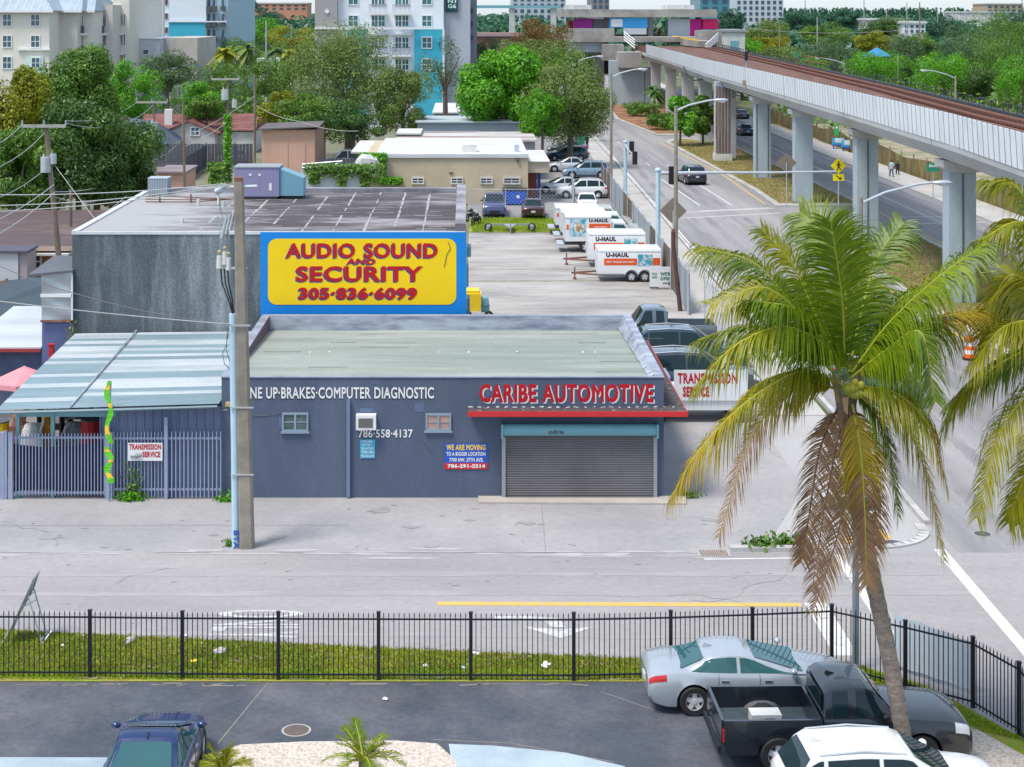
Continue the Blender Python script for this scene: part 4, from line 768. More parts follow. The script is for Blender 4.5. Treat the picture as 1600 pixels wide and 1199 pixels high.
        bd.b2(xb0, xb1, -hw * .9, hw * .9, .58, .64, 1); bd.b2(xb1 - .05, xb1, -hw * .9, hw * .9, .64, zr, 0)
        bo = bd.build('bed', [col, mat('bed_liner', (.05, .07, .085), .6, .25, 3)], t, smooth=30)
        tg = MB().b2(xb0 - .05, xb0 + .02, -hw * .9, hw * .9, .6, zr); tg.build('tailgate', col, t); MB().b2(xb0 - .13, xb0 - .06, -hw * .92, hw * .92, .42, .56).build('bumper', M['blackm'] if big else M['chrome'], t)
        for side in (1, -1):
            MB().b2(xb0 - .03, xb0 + .05, side * hw * .92 - .06, side * hw * .92 + .06, .66, .92).build('taillight', M['red'], t)
            MB().ell((wx[0], side * (hw * .8), .62), (.42, .14, .2), 12, 8).build('wheel_tub', M['dgrey'], bo, smooth=60)
    return t
def carat(name, label, px, py, yaw, col, **k):
    p = G(px, py); return car(name, label, (p.x, p.y, 0), yaw, col, **k)
P_ = dict(silver=paint('paint_silver', (.42, .46, .5), .35), black=paint('paint_black', (.008, .012, .018)), blue=paint('paint_blue', (.003, .02, .095), .1), white=paint('paint_white', (.7, .71, .72)),
          tuc=paint('paint_blue_silver', (.22, .32, .42), .35), navy=paint('paint_navy', (.02, .05, .09)), grey=paint('paint_grey', (.12, .16, .19), .3), dred=paint('paint_dark_maroon', (.05, .02, .03)), charcoal=paint('paint_charcoal', (.05, .06, .075), .2), lsil=paint('paint_pale_silver', (.55, .57, .6), .2), vanblue=paint('paint_van_blue', (.05, .06, .16)))
# foreground
carat('parked_car', 'silver sedan parked by the black fence behind the black pickup', 1168, 1094, R(1), P_['silver'], Ln=4.82, Wd=1.835, Ht=1.30, big=True, glass='glassl')
pk = carat('pickup_truck', 'black extended cab pickup with an empty open bed under the palm', 1310, 1176, R(1.5), P_['black'], Ln=5.3, Wd=1.95, Ht=1.74, st=PICK, cat='pickup truck', big=True, R_=.375)
pk2 = G(1396, 1282)
car('parked_car', 'white crossover with black windows parked in front of the black pickup', (pk2.x, pk2.y, 0), R(2), P_['white'], Ln=4.55, Wd=1.85, Ht=1.63, st=SUV, big=True, R_=.35)
car('parked_car', 'dark blue sedan seen from behind in the dark asphalt lot', (X_(247, 34.8), 34.2, 0), R(91), P_['blue'], Ln=4.65, Wd=1.74, Ht=1.42, st=SEDR, big=True, glass='glassl', roofm=M['blackm'] if False else None)
tb = MB().b2(-.35, .3, -.2, .2, 0, .22); o = tb.build('toolbox', M['offwhite']); o.parent = None; q = Matrix.Rotation(R(1.5), 4, 'Z') @ Vector((-1.55, .1, 0)); o.location = (pk.location.x + q.x, pk.location.y + q.y, .645); o.rotation_euler = (0, 0, R(1.5)); tag(o, 'pale box lying in the bed of the black pickup', 'box')
# beside the garage
carat('pickup_truck', 'grey pickup with crew cab parked beyond the garage roof corner', 1022, 539, R(180), P_['grey'], Ln=5.7, Wd=2.0, Ht=1.9, st=PICK, cat='pickup truck', R_=.38)
carat('parked_car', 'dark teal van with roof bars parked between the grey pickup and the nearer dark van', 1076, 572, R(0), paint('paint_teal_dark', (.018, .05, .075)), Ln=5.3, Wd=1.95, Ht=1.8, st=SUV, R_=.35)
carat('parked_car', 'charcoal van nearest the garage canopy behind the transmission sign', 1088, 612, R(0), P_['charcoal'], Ln=5.3, Wd=1.95, Ht=1.8, st=SUV, R_=.35)
# side lot and avenue
carat('parked_car', 'bluish silver SUV in the row facing the avenue, side on', 915, 278, R(180), P_['tuc'], Ln=4.6, Wd=1.86, Ht=1.66, st=SUV, big=True, R_=.36, clad=M['dgrey'])
carat('parked_car', 'pale silver sedan behind the bluish silver SUV', 887, 268, R(180), P_['lsil'], Ln=4.6)
carat('parked_car', 'dark blue hatchback next to the tree in the avenue row', 886, 251, R(180), P_['navy'], Ln=4.6, Ht=1.6, st=SUV)
carat('parked_car', 'black car in the shade of the oak, last of the row', 886, 240, R(180), P_['charcoal'], Ln=4.6, Ht=1.5)
carat('parked_car', 'pale silver sedan left of the white SUV behind the trailers', 876, 302, R(180), P_['lsil'], Ln=4.5)
carat('parked_car', 'white SUV with a dark sill parked nearest behind the trailers', 908, 309, R(180), P_['white'], Ln=4.5, Ht=1.66, st=SUV, clad=M['dgrey'])
carat('parked_car', 'white car end on behind the tall rental trucks', 916, 328, R(88), P_['white'], Ln=4.5)
carat('parked_car', 'dark maroon sedan seen from behind in the rear lot', 833, 338, R(88), P_['dred'], Ln=4.6, big=True)
carat('pickup_truck', 'dark blue pickup facing the camera in the rear lot', 772, 335, R(-90), P_['vanblue'], Ln=5.0, Wd=1.9, Ht=1.75, st=PICK, cat='pickup truck')
carat('moving_car', 'black SUV driving away along the avenue', 1080, 286, R(96), P_['black'], Ln=4.9, Wd=1.98, Ht=1.75, st=SUV, big=True, R_=.37)
carat('moving_car', 'dark blue car on the far roadway behind the viaduct columns', 1162, 211, R(95), P_['navy'], Ln=4.7, Ht=1.5)
carat('moving_car', 'farther small dark car on the far roadway behind the viaduct', 1157, 186, R(95), P_['charcoal'], Ln=4.7, Ht=1.5)
carat('moving_car', 'dark car on the avenue half hidden by the palm crown', 1372, 622, R(-70), P_['navy'], Ln=4.6, Ht=1.5)
carat('parked_car', 'small blue car by the dark wooden fence and vine pole', 372, 255, R(95), P_['tuc'], Ln=4.3, Ht=1.5)
carat('parked_car', 'white van roof showing behind the ivy wall', 538, 262, R(178), P_['white'], Ln=4.6, Ht=1.9, st=SUV)
carat('parked_car', 'dark car on the far side street at the upper left', 440, 130, R(150), P_['navy'], Ln=4.6)
for k, (px, py, lb) in enumerate(((243, 158, 'leftmost pale car under the dark round tree'), (258, 156, 'middle dark car under the dark round tree'), (268, 150, 'red car under the dark round tree'))):
    carat('parked_car', lb, px, py, R(200), (P_['white'], P_['charcoal'], M['redp'])[k], Ln=4.4)
# white service truck with the transmission board
p = G(1100, 652)
t = thing('service_truck', 'white utility truck carrying a transmission service board beside the garage', 'truck', (p.x, p.y, 0))
bd = MB(); bd.b2(-1.4, 1.5, -.95, .95, .5, 1.15); bd.b2(-1.4, 1.5, -.93, .93, 1.15, 1.2); bd.build('body', P_['white'], t)
cbm = MB().extr([(-2.5, -.9, .5), (-1.42, -.9, .5), (-1.42, -.9, 1.75), (-1.75, -.9, 1.78), (-2.1, -.9, 1.2), (-2.5, -.9, 1.1)], (0, 1.8, 0)).build('cab', paint('paint_royal', (.03, .16, .4)), t)
MB().extr([(-2.02, -.905, 1.22), (-1.5, -.905, 1.22), (-1.5, -.905, 1.68), (-1.72, -.905, 1.68)], (0, -.008, 0)).build('side_window', M['glass'], t)
for x in (-1.9, 1.1):
    for s_ in (1, -1): wheel(t, x, s_ * .82, .36, s_, False)
bt = banner('service_sign', 'white board lettered transmission service in red on the white truck', 1053, 578, 1168, 626, p.y - 1.0, M['white'], [('TRANSMISSION', .05, .86, .55, .9, M['signred'], .035), ('SERVICE', .12, .48, .12, .46, M['signred'], .05)])
# rental trailers
M['trw'] = mat('trailer_white', (.7, .71, .71), .45, .04, 1.2, coat=.3); M['tro'] = mat('trailer_orange', (.75, .10, .015), .5, .05, 2); M['artb'] = mat('art_blue', (.05, .33, .45), .5, .1, 2, (.55, .65, .68), 3, lo=.45, hi=.55); M['artt'] = mat('art_tan', (.35, .22, .12), .5, .2, 3, (.75, .7, .62), 2, lo=.45, hi=.55)
def trailer(label, px0, px1, pyb, pyt, axles=2, art=True, dz=.45, depth=2.0, tongue=True, text=True, dog=False):
    p = G(px0, pyb); Y = p.y; ln = X_(px1, Y) - X_(px0, Y); ht = (pyb - pyt) * Y / F - .0
    t = thing('cargo_trailer', label, 'trailer', (p.x, Y, 0), 0, 'white and orange rental trailers')
    zt = ht * .90; b = MB(); r_ = .12
    prof = [(0, dz), (depth, dz), (depth, zt - r_), (depth - .04, zt - .03), (depth - r_, zt), (r_, zt), (.04, zt - .03), (0, zt - r_)]
    rings = [[(x, q[0] + (.06 if e and 0 else 0), q[1] if not e else min(q[1], zt - .03)) for q in prof] for x, e in ((0, 1), (.06, 0), (ln - .06, 0), (ln, 1))]
    b.loft(rings); bo = b.build('box', M['trw'], t, smooth=35)
    tr = MB(); tr.b2(.03, ln - .03, -.012, -.002, zt - .20, zt - .17); tr.b2(-.012, -.002, .05, depth - .05, dz, dz + .08); tr.b2(.03, ln - .03, -.012, -.002, dz, dz + .07); tr.build('trim', M['galv'], bo)
    h_ = zt - dz; s0, s1 = dz + h_ * .36, dz + h_ * .62
    sb = MB(); sb.b2(ln * .10, ln * .62, -.009, -.001, s0, s1); sb.b2(ln * .87, ln * .985, -.009, -.001, s0, s1 + .03); sb.build('stripe', M['tro'], bo)
    if text:
        x_ = MB(); x_.text('U-HAUL', (ln * .13, -.01, s1 + h_ * .06), ln * .36, h_ * .16, bold=.06); x_.build('lettering', M['black'], bo)
        x_ = MB(); x_.text('BEST TRAILERS FOR RENT', (ln * .14, -.014, s0 + h_ * .09), ln * .44, h_ * .07, bold=.03); x_.build('lettering', M['white'], bo)
    if art: MB().b2(ln * .63, ln * .865, -.008, -.001, s0 - h_ * .03, s1 + h_ * .16).build('picture', M['artb'], bo)
    MB().b2(-.02, -.002, .15, depth - .15, dz + .15, zt - .3).build('rear_door', M['trw'], t)
    wx_ = [ln * .53, ln * .53 + .78] if axles == 2 else [ln * .5]
    for x in wx_:
        for s_ in (-1, 1): wheel(t, x, depth / 2 + s_ * (depth / 2 - .02), .33, s_, False)
    fd = MB(); n = 10
    for s_ in (0, 1):
        y0_, y1_ = ((-.12, .06), (depth - .06, depth + .12))[s_]
        for x in wx_: fd.loft([[(x + (.38 + dd) * math.cos(R(a)), yy, .36 + (.38 + dd) * math.sin(R(a))) for dd, yy in ((0, y0_), (.03, y0_), (.03, y1_), (0, y1_))] for a in range(10, 171, 16)])
    fd.build('fender', M['galv'], t)
    fr = MB(); fr.b2(0, ln, .2, .3, dz - .1, dz - .002); fr.b2(0, ln, depth - .3, depth - .2, dz - .1, dz - .002)
    if tongue: fr.extr([(0, .25, dz - .1), (-1.5, depth / 2, dz - .1), (-1.5, depth / 2 + .08, dz - .1), (0, .37, dz - .1)], (0, 0, .09)); fr.extr([(0, depth - .25, dz - .1), (-1.5, depth / 2, dz - .1), (-1.5, depth / 2 - .08, dz - .1), (0, depth - .37, dz - .1)], (0, 0, .09)); fr.cyl((-1.3, depth / 2, .1), (-1.3, depth / 2, .75), .04); fr.cyl((-1.3, depth / 2, .0), (-1.3, depth / 2, .14), .1)
    fr.build('chassis', M['rust'], t)
    return t
trailer('nearest white and orange tandem axle trailer, next to the green lettered sign', 934, 1033, 441, 383)
trailer('second white and orange trailer, between the nearest trailer and the box truck', 919, 1008, 418, 357, tongue=True)
def boxtruck(label, px0, px1, pyb, pyt, art=True, cabx=1.9):
    p = G(px0, pyb); Y = p.y; ln = X_(px1, Y) - X_(px0, Y); ht = (pyb - pyt) * Y / F * .88; dp = 2.3; z0 = .75
    t = thing('box_truck', label, 'truck', (p.x, Y, 0), 0, 'white rental box trucks in the side lot')
    b = MB(); b.loft([[(x, y, z) for y, z in ((0, z0), (dp, z0), (dp, ht - .1), (dp - .1, ht), (.1, ht), (0, ht - .1))] for x in (0, ln)]); bo = b.build('box', M['trw'], t, smooth=35)
    tr = MB(); tr.b2(0, ln, -.014, -.002, ht - .2, ht - .15); tr.b2(-.015, -.002, 0, dp, z0, z0 + .1); tr.b2(-.03, -.002, 0, .08, z0 + .1, ht - .1); tr.b2(-.03, -.002, dp - .08, dp, z0 + .1, ht - .1); tr.build('trim', M['galv'], bo)
    h_ = ht - z0
    MB().b2(ln * .52, ln * .98, -.012, -.001, z0 + h_ * .42, z0 + h_ * .68).build('stripe', M['tro'], bo)
    MB().b2(ln * .03, ln * .08, -.012, -.001, z0 + h_ * .45, z0 + h_ * .65).build('stripe', M['tro'], bo)
    x_ = MB(); x_.text('U-HAUL', (ln * .52, -.012, z0 + h_ * .74), ln * .42, h_ * .13, bold=.06); x_.build('lettering', M['black'], bo)
    x_ = MB(); x_.text('TRUCK RENTALS', (ln * .64, -.016, z0 + h_ * .52), ln * .26, h_ * .06, bold=.03); x_.build('lettering', M['white'], bo)
    if art: MB().b2(ln * .1, ln * .46, -.012, -.001, z0 + h_ * .2, z0 + h_ * .86).build('picture', M['artb'], bo); MB().ell((ln * .31, -.016, z0 + h_ * .52), (ln * .12, .012, h_ * .2), 14, 8).build('picture', M['artt'], bo)
    cb_ = MB().extr([(ln + .02, .1, .5), (ln + cabx + .5, .1, .5), (ln + cabx + .5, .1, 1.05), (ln + cabx - .3, .1, 1.25), (ln + .95, .1, 1.95), (ln + .02, .1, 2.0)], (0, dp - .2, 0)).build('cab', P_['white'], t)
    MB().extr([(ln + .2, .09, 1.28), (ln + 1.25, .09, 1.28), (ln + .85, .09, 1.85), (ln + .2, .09, 1.88)], (0, -.008, 0)).build('side_window', M['glassl'], t)
    MB().extr([(ln + cabx - .32, .25, 1.28), (ln + cabx - .32, dp - .25, 1.28), (ln + 1.0, dp - .25, 1.94), (ln + 1.0, .25, 1.94)], (.02, 0, .02)).build('windshield', M['glassl'], t)
    for x in (ln * .45, ln + cabx * .75):
        for s_ in (-1, 1): wheel(t, x, dp / 2 + s_ * (dp / 2 - .1), .4, s_, False)
    MB().b2(0, ln + cabx, .5, dp - .5, .45, .74).build('chassis', M['dgrey'], t)
    MB().b2(-.5, -.04, .1, dp - .1, .45, .55).build('rear_step', M['galv'], t)
    return t
boxtruck('white rental box truck with the blue picture panel, nearest of the trucks', 883, 955, 395, 329)
boxtruck('white rental box truck immediately behind the one with the blue picture', 877, 946, 380, 323, art=False)
boxtruck('white rental box truck farthest back in the row of three', 868, 936, 368, 317, art=False)
# other lot things
bs = banner('open_sign', 'white framed sign lettered in green leaning by the nearest trailer wheels', 1015, 417, 1054, 448, G(1030, 452).y, M['white'], [("WE'RE", .42, .9, .55, .74, M['green'], .05), ('OPEN!', .42, .92, .32, .5, M['green'], .05), ('CALL', .08, .3, .6, .72, M['green'], .04), ('AND', .08, .3, .42, .54, M['green'], .04)], th=.05)
q = MB(); q.box((.25, -.02, -.05), (.5, .05, .06)); q.tube([(0, -.03, -.02), (.2, -.1, -.12), (1.3, -.1, -.12), (1.5, -.03, -.02)], .02, 5); q.tube([(.1, 0, 0), (.1, .5, -.2)], .02, 5); q.build('stand', M['dgrey'], bs)
MB().ell((1.15, -.08, .2), (.11, .012, .11), 14, 8).build('picture', M['dgrey'], bs); MB().b2(.75, 1.02, -.062, -.05, .17, .24).build('picture', M['green'], bs)
p = G(804, 320); t = thing('dumpster', 'blue dumpster against the beige wall', 'dumpster', (p.x, p.y, 0))
MB().loft([[(x, y, z) for x, y in ((-1 + (1.2 - z) * .1, -.6), (1 - (1.2 - z) * .1, -.6), (1 - (1.2 - z) * .1, .6), (-1 + (1.2 - z) * .1, .6))] for z in (.12, 1.2)]).build('bin', M['blue'], t); MB().loft([[(-1.03, y, z), (1.03, y, z), (1.03, y, z + .05), (-1.03, y, z + .05)] for y, z in ((-.63, 1.2), (.63, 1.38))]).build('lid', M['blackm'], t); MB().b2(.15, .4, -.63, -.61, .6, .85).build('label_plate', M['white'], t)
for x in (-.75, .75): MB().cyl((x, -.55, .08), (x, -.48, .08), .08).build('castor', M['black'], t)
p = G(797, 362); t = thing('trailer_frame', 'bare grey car dolly frame on the grass strip of the side lot', 'trailer', (p.x, p.y, 0)); q = MB()
q.b2(-1.7, 1.7, .8, .95, .35, .45); q.b2(-1.7, -1.45, -.6, .95, .42, .5); q.b2(1.45, 1.7, -.6, .95, .42, .5); q.extr([(-.5, .8, .38), (.5, .8, .38), (.08, -1.2, .38), (-.08, -1.2, .38)], (0, 0, .08)); q.cyl((0, -1.15, 0), (0, -1.15, .7), .05); q.build('frame', M['grey'], t)
for x in (-1.6, 1.6): wheel(t, x, .2, .3, -1, False)
for (px, py, lb) in ((735, 345, 'black motorcycle leaning by the roof edge of the sign building'), (744, 352, 'second dark motorcycle nearer the grass strip')):
    p = G(px, py); t = thing('motorcycle', lb, 'motorcycle', (p.x, p.y, 0), R(70)); q = MB()
    for x in (-.68, .68): q.loft([[(x + (.3 + a) * math.cos(th), b, .31 + (.3 + a) * math.sin(th)) for a, b in ((0, -.05), (.02, 0), (0, .05), (-.08, .04), (-.08, -.04))] for th in [2 * math.pi * k / 16 for k in range(17)]], cap=False)
    q.build('wheel', M['black'], t); q = MB().ell((.1, 0, .78), (.32, .14, .14), 10, 6); q.tube([(-.68, 0, .31), (0, 0, .42), (.45, 0, .85), (.68, 0, .31)], .035, 6); q.ell((0, 0, .45), (.2, .15, .18), 8, 6); q.build('body', M['blackm'], t, smooth=50)
    MB().ell((-.35, 0, .78), (.35, .13, .06), 10, 6).build('seat', M['black'], t); MB().tube([(.45, -.35, 1.05), (.5, 0, .98), (.45, .35, 1.05)], .02, 6).build('handlebar', M['chrome'], t)
p = G(738, 497); t = thing('yellow_compressor', 'yellow wheeled machine by the corner of the sign building', 'machine', (p.x + .1, p.y, 0)); q = MB()
q.b2(-.5, .35, -.6, .6, .45, 1.35); q.b2(-.45, .25, -.5, .5, 1.35, 1.5); q.build('cover', M['yellow'], t); q = MB().cyl((.55, -.4, .9), (.55, .4, .9), .22); q.b2(.36, .8, -.35, .35, .35, .7); q.build('engine', M['teal'], t)
for x in (-.35, .75): wheel(t, x, -.6, .24, -1, False)
# ================================================================ VIADUCT AND STATION
M['vconc'] = mat('viaduct_concrete', (.46, .465, .46), .85, .08, .4, (.36, .345, .32), .3, stretch=(1, .25, 1), fine=.05, lo=.5, hi=.75)
M['column'] = mat('column_paint', (.36, .43, .47), .8, .09, .5, (.27, .31, .33), .5, stretch=(1.5, 1.5, .3), fine=.05, lo=.5, hi=.75)
M['panelw'] = mat('barrier_white', (.74, .76, .78), .5, .06, .6, (.5, .51, .52), .8, stretch=(1, 1, .4), lo=.52, hi=.8)
M['rusttrack'] = mat('rusty_track_bed', (.10, .045, .032), .95, .3, .8, (.19, .10, .075), .6, fine=.3)
LE = [(24.0, 52), (24.6, 73.3), (25.5, 86.8), (26.4, 120), (26.9, 147.7), (27.4, 190), (28.7, 223), (30.9, 303), (32.5, 350)]
RE = [(30.6, 52), (31.2, 73), (31.9, 95), (34.7, 131), (36.4, 160), (38.2, 190), (40, 223), (44.5, 303), (48, 350)]
def at_y(T, y):
    for a, b in zip(T, T[1:]):
        if y <= b[1]: return a[0] + (b[0] - a[0]) * (y - a[1]) / (b[1] - a[1])
    return T[-1][0]
v = thing('viaduct', 'long elevated rail viaduct with white barrier panels on square columns', 'viaduct', (26, 55, 0)); off = Vector((-26, -55, 0))
def vb(mb, name, m, smooth=None, par=None):
    mb.v = [(x - 26, y - 55, z) for x, y, z in mb.v]; return mb.build(name, m, par or v, smooth)
YS = [52, 68, 91.4, 115.5, 139.3, 160, 182, 204, 226, 250, 276, 303]
for a, b in zip(YS, YS[1:]):
    gp = .10; n = 8; mb = MB(); rings = []
    for k in range(n + 1):
        y = a + gp + (b - a - 2 * gp) * k / n; l, r = at_y(LE, y), at_y(RE, y)
        rings.append([(l, y, 9.1), (l + .02, y, 8.75), (l + .5, y, 8.05), (l + 2.0, y, 7.95), (l + 2.4, y, 8.8), (r - 2.4, y, 8.8), (r - 2.0, y, 7.95), (r - .5, y, 8.05), (r, y, 8.75), (r, y, 9.1)])
    mb.loft(rings); vb(mb, 'girder', M['vconc'], 25)
    mb = MB(); rr = []
    y = a
    while y < b - .01:
        y1 = min(y + 1.02, b); l0, l1 = at_y(LE, y), at_y(LE, y1); 
        mb.add([(l0 - .02, y + .035, 9.06), (l1 - .02, y1 - .035, 9.06), (l1 - .12, y1 - .035, 10.72), (l0 - .12, y + .035, 10.72), (l0 + .05, y + .035, 9.06), (l1 + .05, y1 - .035, 9.06), (l1 - .05, y1 - .035, 10.72), (l0 - .05, y + .035, 10.72)], [(0, 1, 2, 3), (5, 4, 7, 6), (3, 2, 6, 7), (0, 3, 7, 4), (1, 5, 6, 2)], 0)
        mb.add([(l0 - .03, y - .03, 9.05), (l0 - .03, y + .03, 9.05), (l0 - .13, y + .03, 10.76), (l0 - .13, y - .03, 10.76), (l0 + .1, y - .03, 9.05), (l0 + .1, y + .03, 9.05), (l0 - .02, y + .03, 10.76), (l0 - .02, y - .03, 10.76)], [(0, 1, 2, 3), (5, 4, 7, 6), (3, 2, 6, 7), (0, 3, 7, 4), (1, 5, 6, 2)], 1)
        y = y1
    if a < 270: vb(mb, 'noise_barrier', [M['panelw'], mat('barrier_post', (.16, .2, .23), .6, .1, 2)])
    mb = MB(); n = 10
    mb.loft([[(at_y(LE, y) + .35, y, 9.1), (at_y(LE, y) + .35, y, 9.95), (at_y(RE, y) - .4, y, 9.95), (at_y(RE, y) - .4, y, 9.1)] for y in [a + (b - a) * k / n for k in range(n + 1)]])
    tb_ = vb(mb, 'track_bed', M['rusttrack'])
    for T, off_ in ((LE, 1.0), (LE, 2.44), (RE, -2.5), (RE, -1.06)):
        mb = MB(); mb.loft([[(at_y(T, y) + off_ + dx, y, z) for dx, z in ((-.05, 9.95), (.05, 9.95), (.05, 10.14), (-.05, 10.14))] for y in [a + (b - a) * k / n for k in range(n + 1)]]); vb(mb, 'rail', mat('rail_rust', (.27, .12, .08), .8, .2, 3), None, tb_)
    mb = MB()
    y = a + .4
    while y < b:
        for T, o0 in ((LE, 1.72), (RE, -1.78)): mb.box((at_y(T, y) + o0, y, 10.0), (2.3, .22, .1))
        y += .75 if b < 150 else 1.5
    tag(vb(mb, 'sleepers', mat('sleeper', (.09, .04, .03), .95, .2, 3), None, tb_), kind='stuff')
    mb = MB(); mb.loft([[(at_y(RE, y) + dx, y, z) for dx, z in ((-.35, 9.1), (0, 9.1), (0, 10.2), (-.35, 10.2))] for y in [a + (b - a) * k / n for k in range(n + 1)]])
    y = a
    while y < b:
        x = at_y(RE, y); mb.tube([(x - .2, y, 10.15), (x - .2, y, 10.65), (x - .2, y + .9, 10.65), (x - .2, y + .9, 10.15)], .05, 5); y += 3.1
    vb(mb, 'cable_tray', mat('cable_tray_dark', (.05, .055, .06), .7, .15, 2))
for i, y in enumerate(YS[2:-1]):
    l, r = at_y(LE, y), at_y(RE, y); x = l + 1.55; mb = MB(); wd = .74
    mb.b2(x - wd, x + wd, y - .6, y + .65, -.1, 7.3); c = vb(mb, 'column', M['column'] if y < 170 else M['vconc'])
    mb = MB(); mb.extr([(l + .45, y - .8, 7.94), (l + .45, y - .8, 7.55), (x - wd, y - .8, 7.3), (x + wd, y - .8, 7.3), (r - .9, y - .8, 7.5), (r - .5, y - .8, 7.94)], (0, 1.65, 0)); vb(mb, 'column_cap', M['vconc'])
    if y < 120: q = MB(); q.b2(x - .02, x + .05, y - .66, y - .602, .2, 7.2); q.v = [(a_ - 26, b_ - 55, c_) for a_, b_, c_ in q.v]; q.build('conduit', M['dgrey'], c)
    if i in (3,): 
        q = MB()
        for k in range(2): q.b2(x - wd + .1 + k * 1.1, x - wd + .16 + k * 1.1, y - .66, y - .602, .3, 7.2)
        q.v = [(a_ - 26, b_ - 55, c_) for a_, b_, c_ in q.v]; q.build('conduit', M['dgrey'], c)
    if i == 4: pass
t = thing('riser_pillar', 'narrow pillar covered in vertical rusty pipes beside the viaduct', 'pillar', (at_y(LE, 178) + .4, 178.5, 0))
MB().b2(-.85, .85, -.5, .5, 0, 8.6).build('shaft', M['vconc'], t); MB().b2(-.95, .95, -.62, .62, 0, .9).build('base', M['offwhite'], t)
mb = MB()
for k in range(9):
    x = -.7 + k * .17; mb.tube([(x, -.58, .95), (x, -.58, 2.4), (x + .05 * (k % 3 - 1), -.58, 3.2 + .2 * k), (x, -.58, 8.2 - .05 * k)], .06, 6, k % 2)
mb.build('pipe', [M['rust'], M['grey']], t); MB().b2(-.6, .5, -.55, -.51, 6.4, 8.6).build('panel', mat('panel_blue', (.25, .33, .45), .6, .1, 2), t)
mb = MB()
for k in range(4):
    q = [A(1144, 138 + k * 5, 176), A(1150, 134 + k * 5, 174), A(1181, 140 + k * 5, 166), A(1196, 160 + k * 2, 160)]; mb.tube(q, .05, 5)
tag(mb.build('hanging_cable', M['black']), 'black cables slung from the viaduct girder to the pipe covered pillar', 'cable')
mb = MB().tube([A(1068, 104, 205), A(1074, 118, 203), A(1085, 126, 200), A(1098, 124, 196)], .08, 6); tag(mb.build('hanging_cable', M['black']), 'black loop of cable hanging from the far girder', 'cable')
# signal mast on the barrier
q = A(1166, 128, 160); t = thing('rail_signal', 'slim rail signal mast on the viaduct barrier', 'signal', (q.x, 160, 9.0)); MB().b2(-.35, .35, -.3, .3, 0, .5).build('base', M['tan'], t); MB().cyl((0, 0, .5), (0, 0, 3.4), .09).build('mast', M['grey'], t); MB().b2(-.14, .14, -.14, .14, 2.4, 3.3).build('signal_head', M['blackm'], t)
q = A(1244, 106, 170); t = thing('rail_signal', 'small dark rail signal near the middle of the track bed', 'signal', (q.x, 170, 9.95)); MB().cyl((0, 0, 0), (0, 0, 1.4), .08).build('mast', M['rust'], t); MB().b2(-.15, .15, -.12, .12, 1.4, 2.1).build('signal_head', M['green'], t)
q = A(1296, 116, 178); t = thing('guard_rail', 'rusty guard rail frame along the far side of the tracks', 'railing', (at_y(RE, 178) - .3, 172, 10.2)); mb = MB()
for k in range(5): mb.cyl((.1 * k, k * 3, 0), (.1 * k, k * 3, 1.1), .05, n=6)
for z in (.5, 1.05): mb.tube([(0, 0, z), (.4, 12, z)], .045, 6)
mb.build('rails', M['rust'], t)
# station
s = thing('rail_station', 'elevated concrete rail station with a flat roof and magenta walls', 'station', (30, 300, 0))
def sb(px0, px1, py0, py1, Y0, Y1, name, m, par=None):
    a, b = A(px0, py0, Y0), A(px1, py1, Y0); mb = MB(); mb.b2(a.x - 30, b.x - 30, Y0 - 300, Y1 - 300, b.z, a.z); return mb.build(name, m, par or s)
gc = mat('station_concrete', (.36, .345, .32), .9, .12, .3, (.24, .22, .2), .25); lc = mat('station_light', (.42, .46, .5), .85, .08, .4)
roof = sb(887, 1120, 15, 27, 308, 345, 'roof', gc); sb(890, 924, 8, 14.8, 312, 330, 'roof_box', M['offwhite'], roof); sb(1048, 1085, 8, 14.8, 320, 335, 'roof_box', M['offwhite'], roof)
sb(890, 960, 45, 66, 296, 300, 'parapet', gc); sb(897, 945, 66.2, 82, 297, 330, 'beam', lc); sb(943, 975, 70, 95, 292, 297, 'beam', gc); sb(967, 1003, 82, 106, 285, 291, 'beam', gc)
sb(890, 1100, 58, 66, 301, 345, 'platform', gc)
for px, py1 in ((905, 165), (935, 162), (962, 164), (980, 165), (998, 164), (1017, 172)): sb(px - 9, px + 9, 82.2 if px < 945 else 95.2 if px < 975 else 106.2, py1, 287 if px > 960 else 299, 290 if px > 960 else 303, 'column', M['column'] if px > 960 else gc)
sb(893, 985, 83, 116, 318, 322, 'painted_void_shade', mat('station_void_shade', (.03, .045, .06), .9, .1, 1))  # near-black sheet added as painted shade in the open void under the station
for px0, px1, py0, py1, m in ((897, 926, 29, 46, mat('wall_purple', (.3, .02, .24), .7, .1, 1)), (1078, 1096, 30, 58, mat('wall_magenta', (.5, .01, .22), .7, .1, 1)), (1098, 1122, 30, 46, mat('wall_red', (.75, .02, .15), .7, .1, 1)), (1044, 1078, 30, 57, lc), (927, 945, 30, 50, M['dgrey'])): sb(px0, px1, py0, py1, 309.6, 311.5, 'wall', m)
sb(888, 896, 33, 46, 320, 326, 'wall', mat('brick_red', (.3, .07, .06), .8, .15, 2))
for px in (948, 1017, 1092): sb(px - 4, px + 4, 27.2, 58, 312, 313.5, 'pillar', M['vconc'])
pb = sb(952, 1012, 28, 44, 309, 309.5, 'poster', mat('poster_blue', (.06, .42, .85), .6, .05, 1)); sb(955, 973, 30, 42, 308.6, 308.9, 'poster_text', M['white'], pb)
sb(975, 1010, 44.5, 54, 306, 307, 'bench_wall', lc)
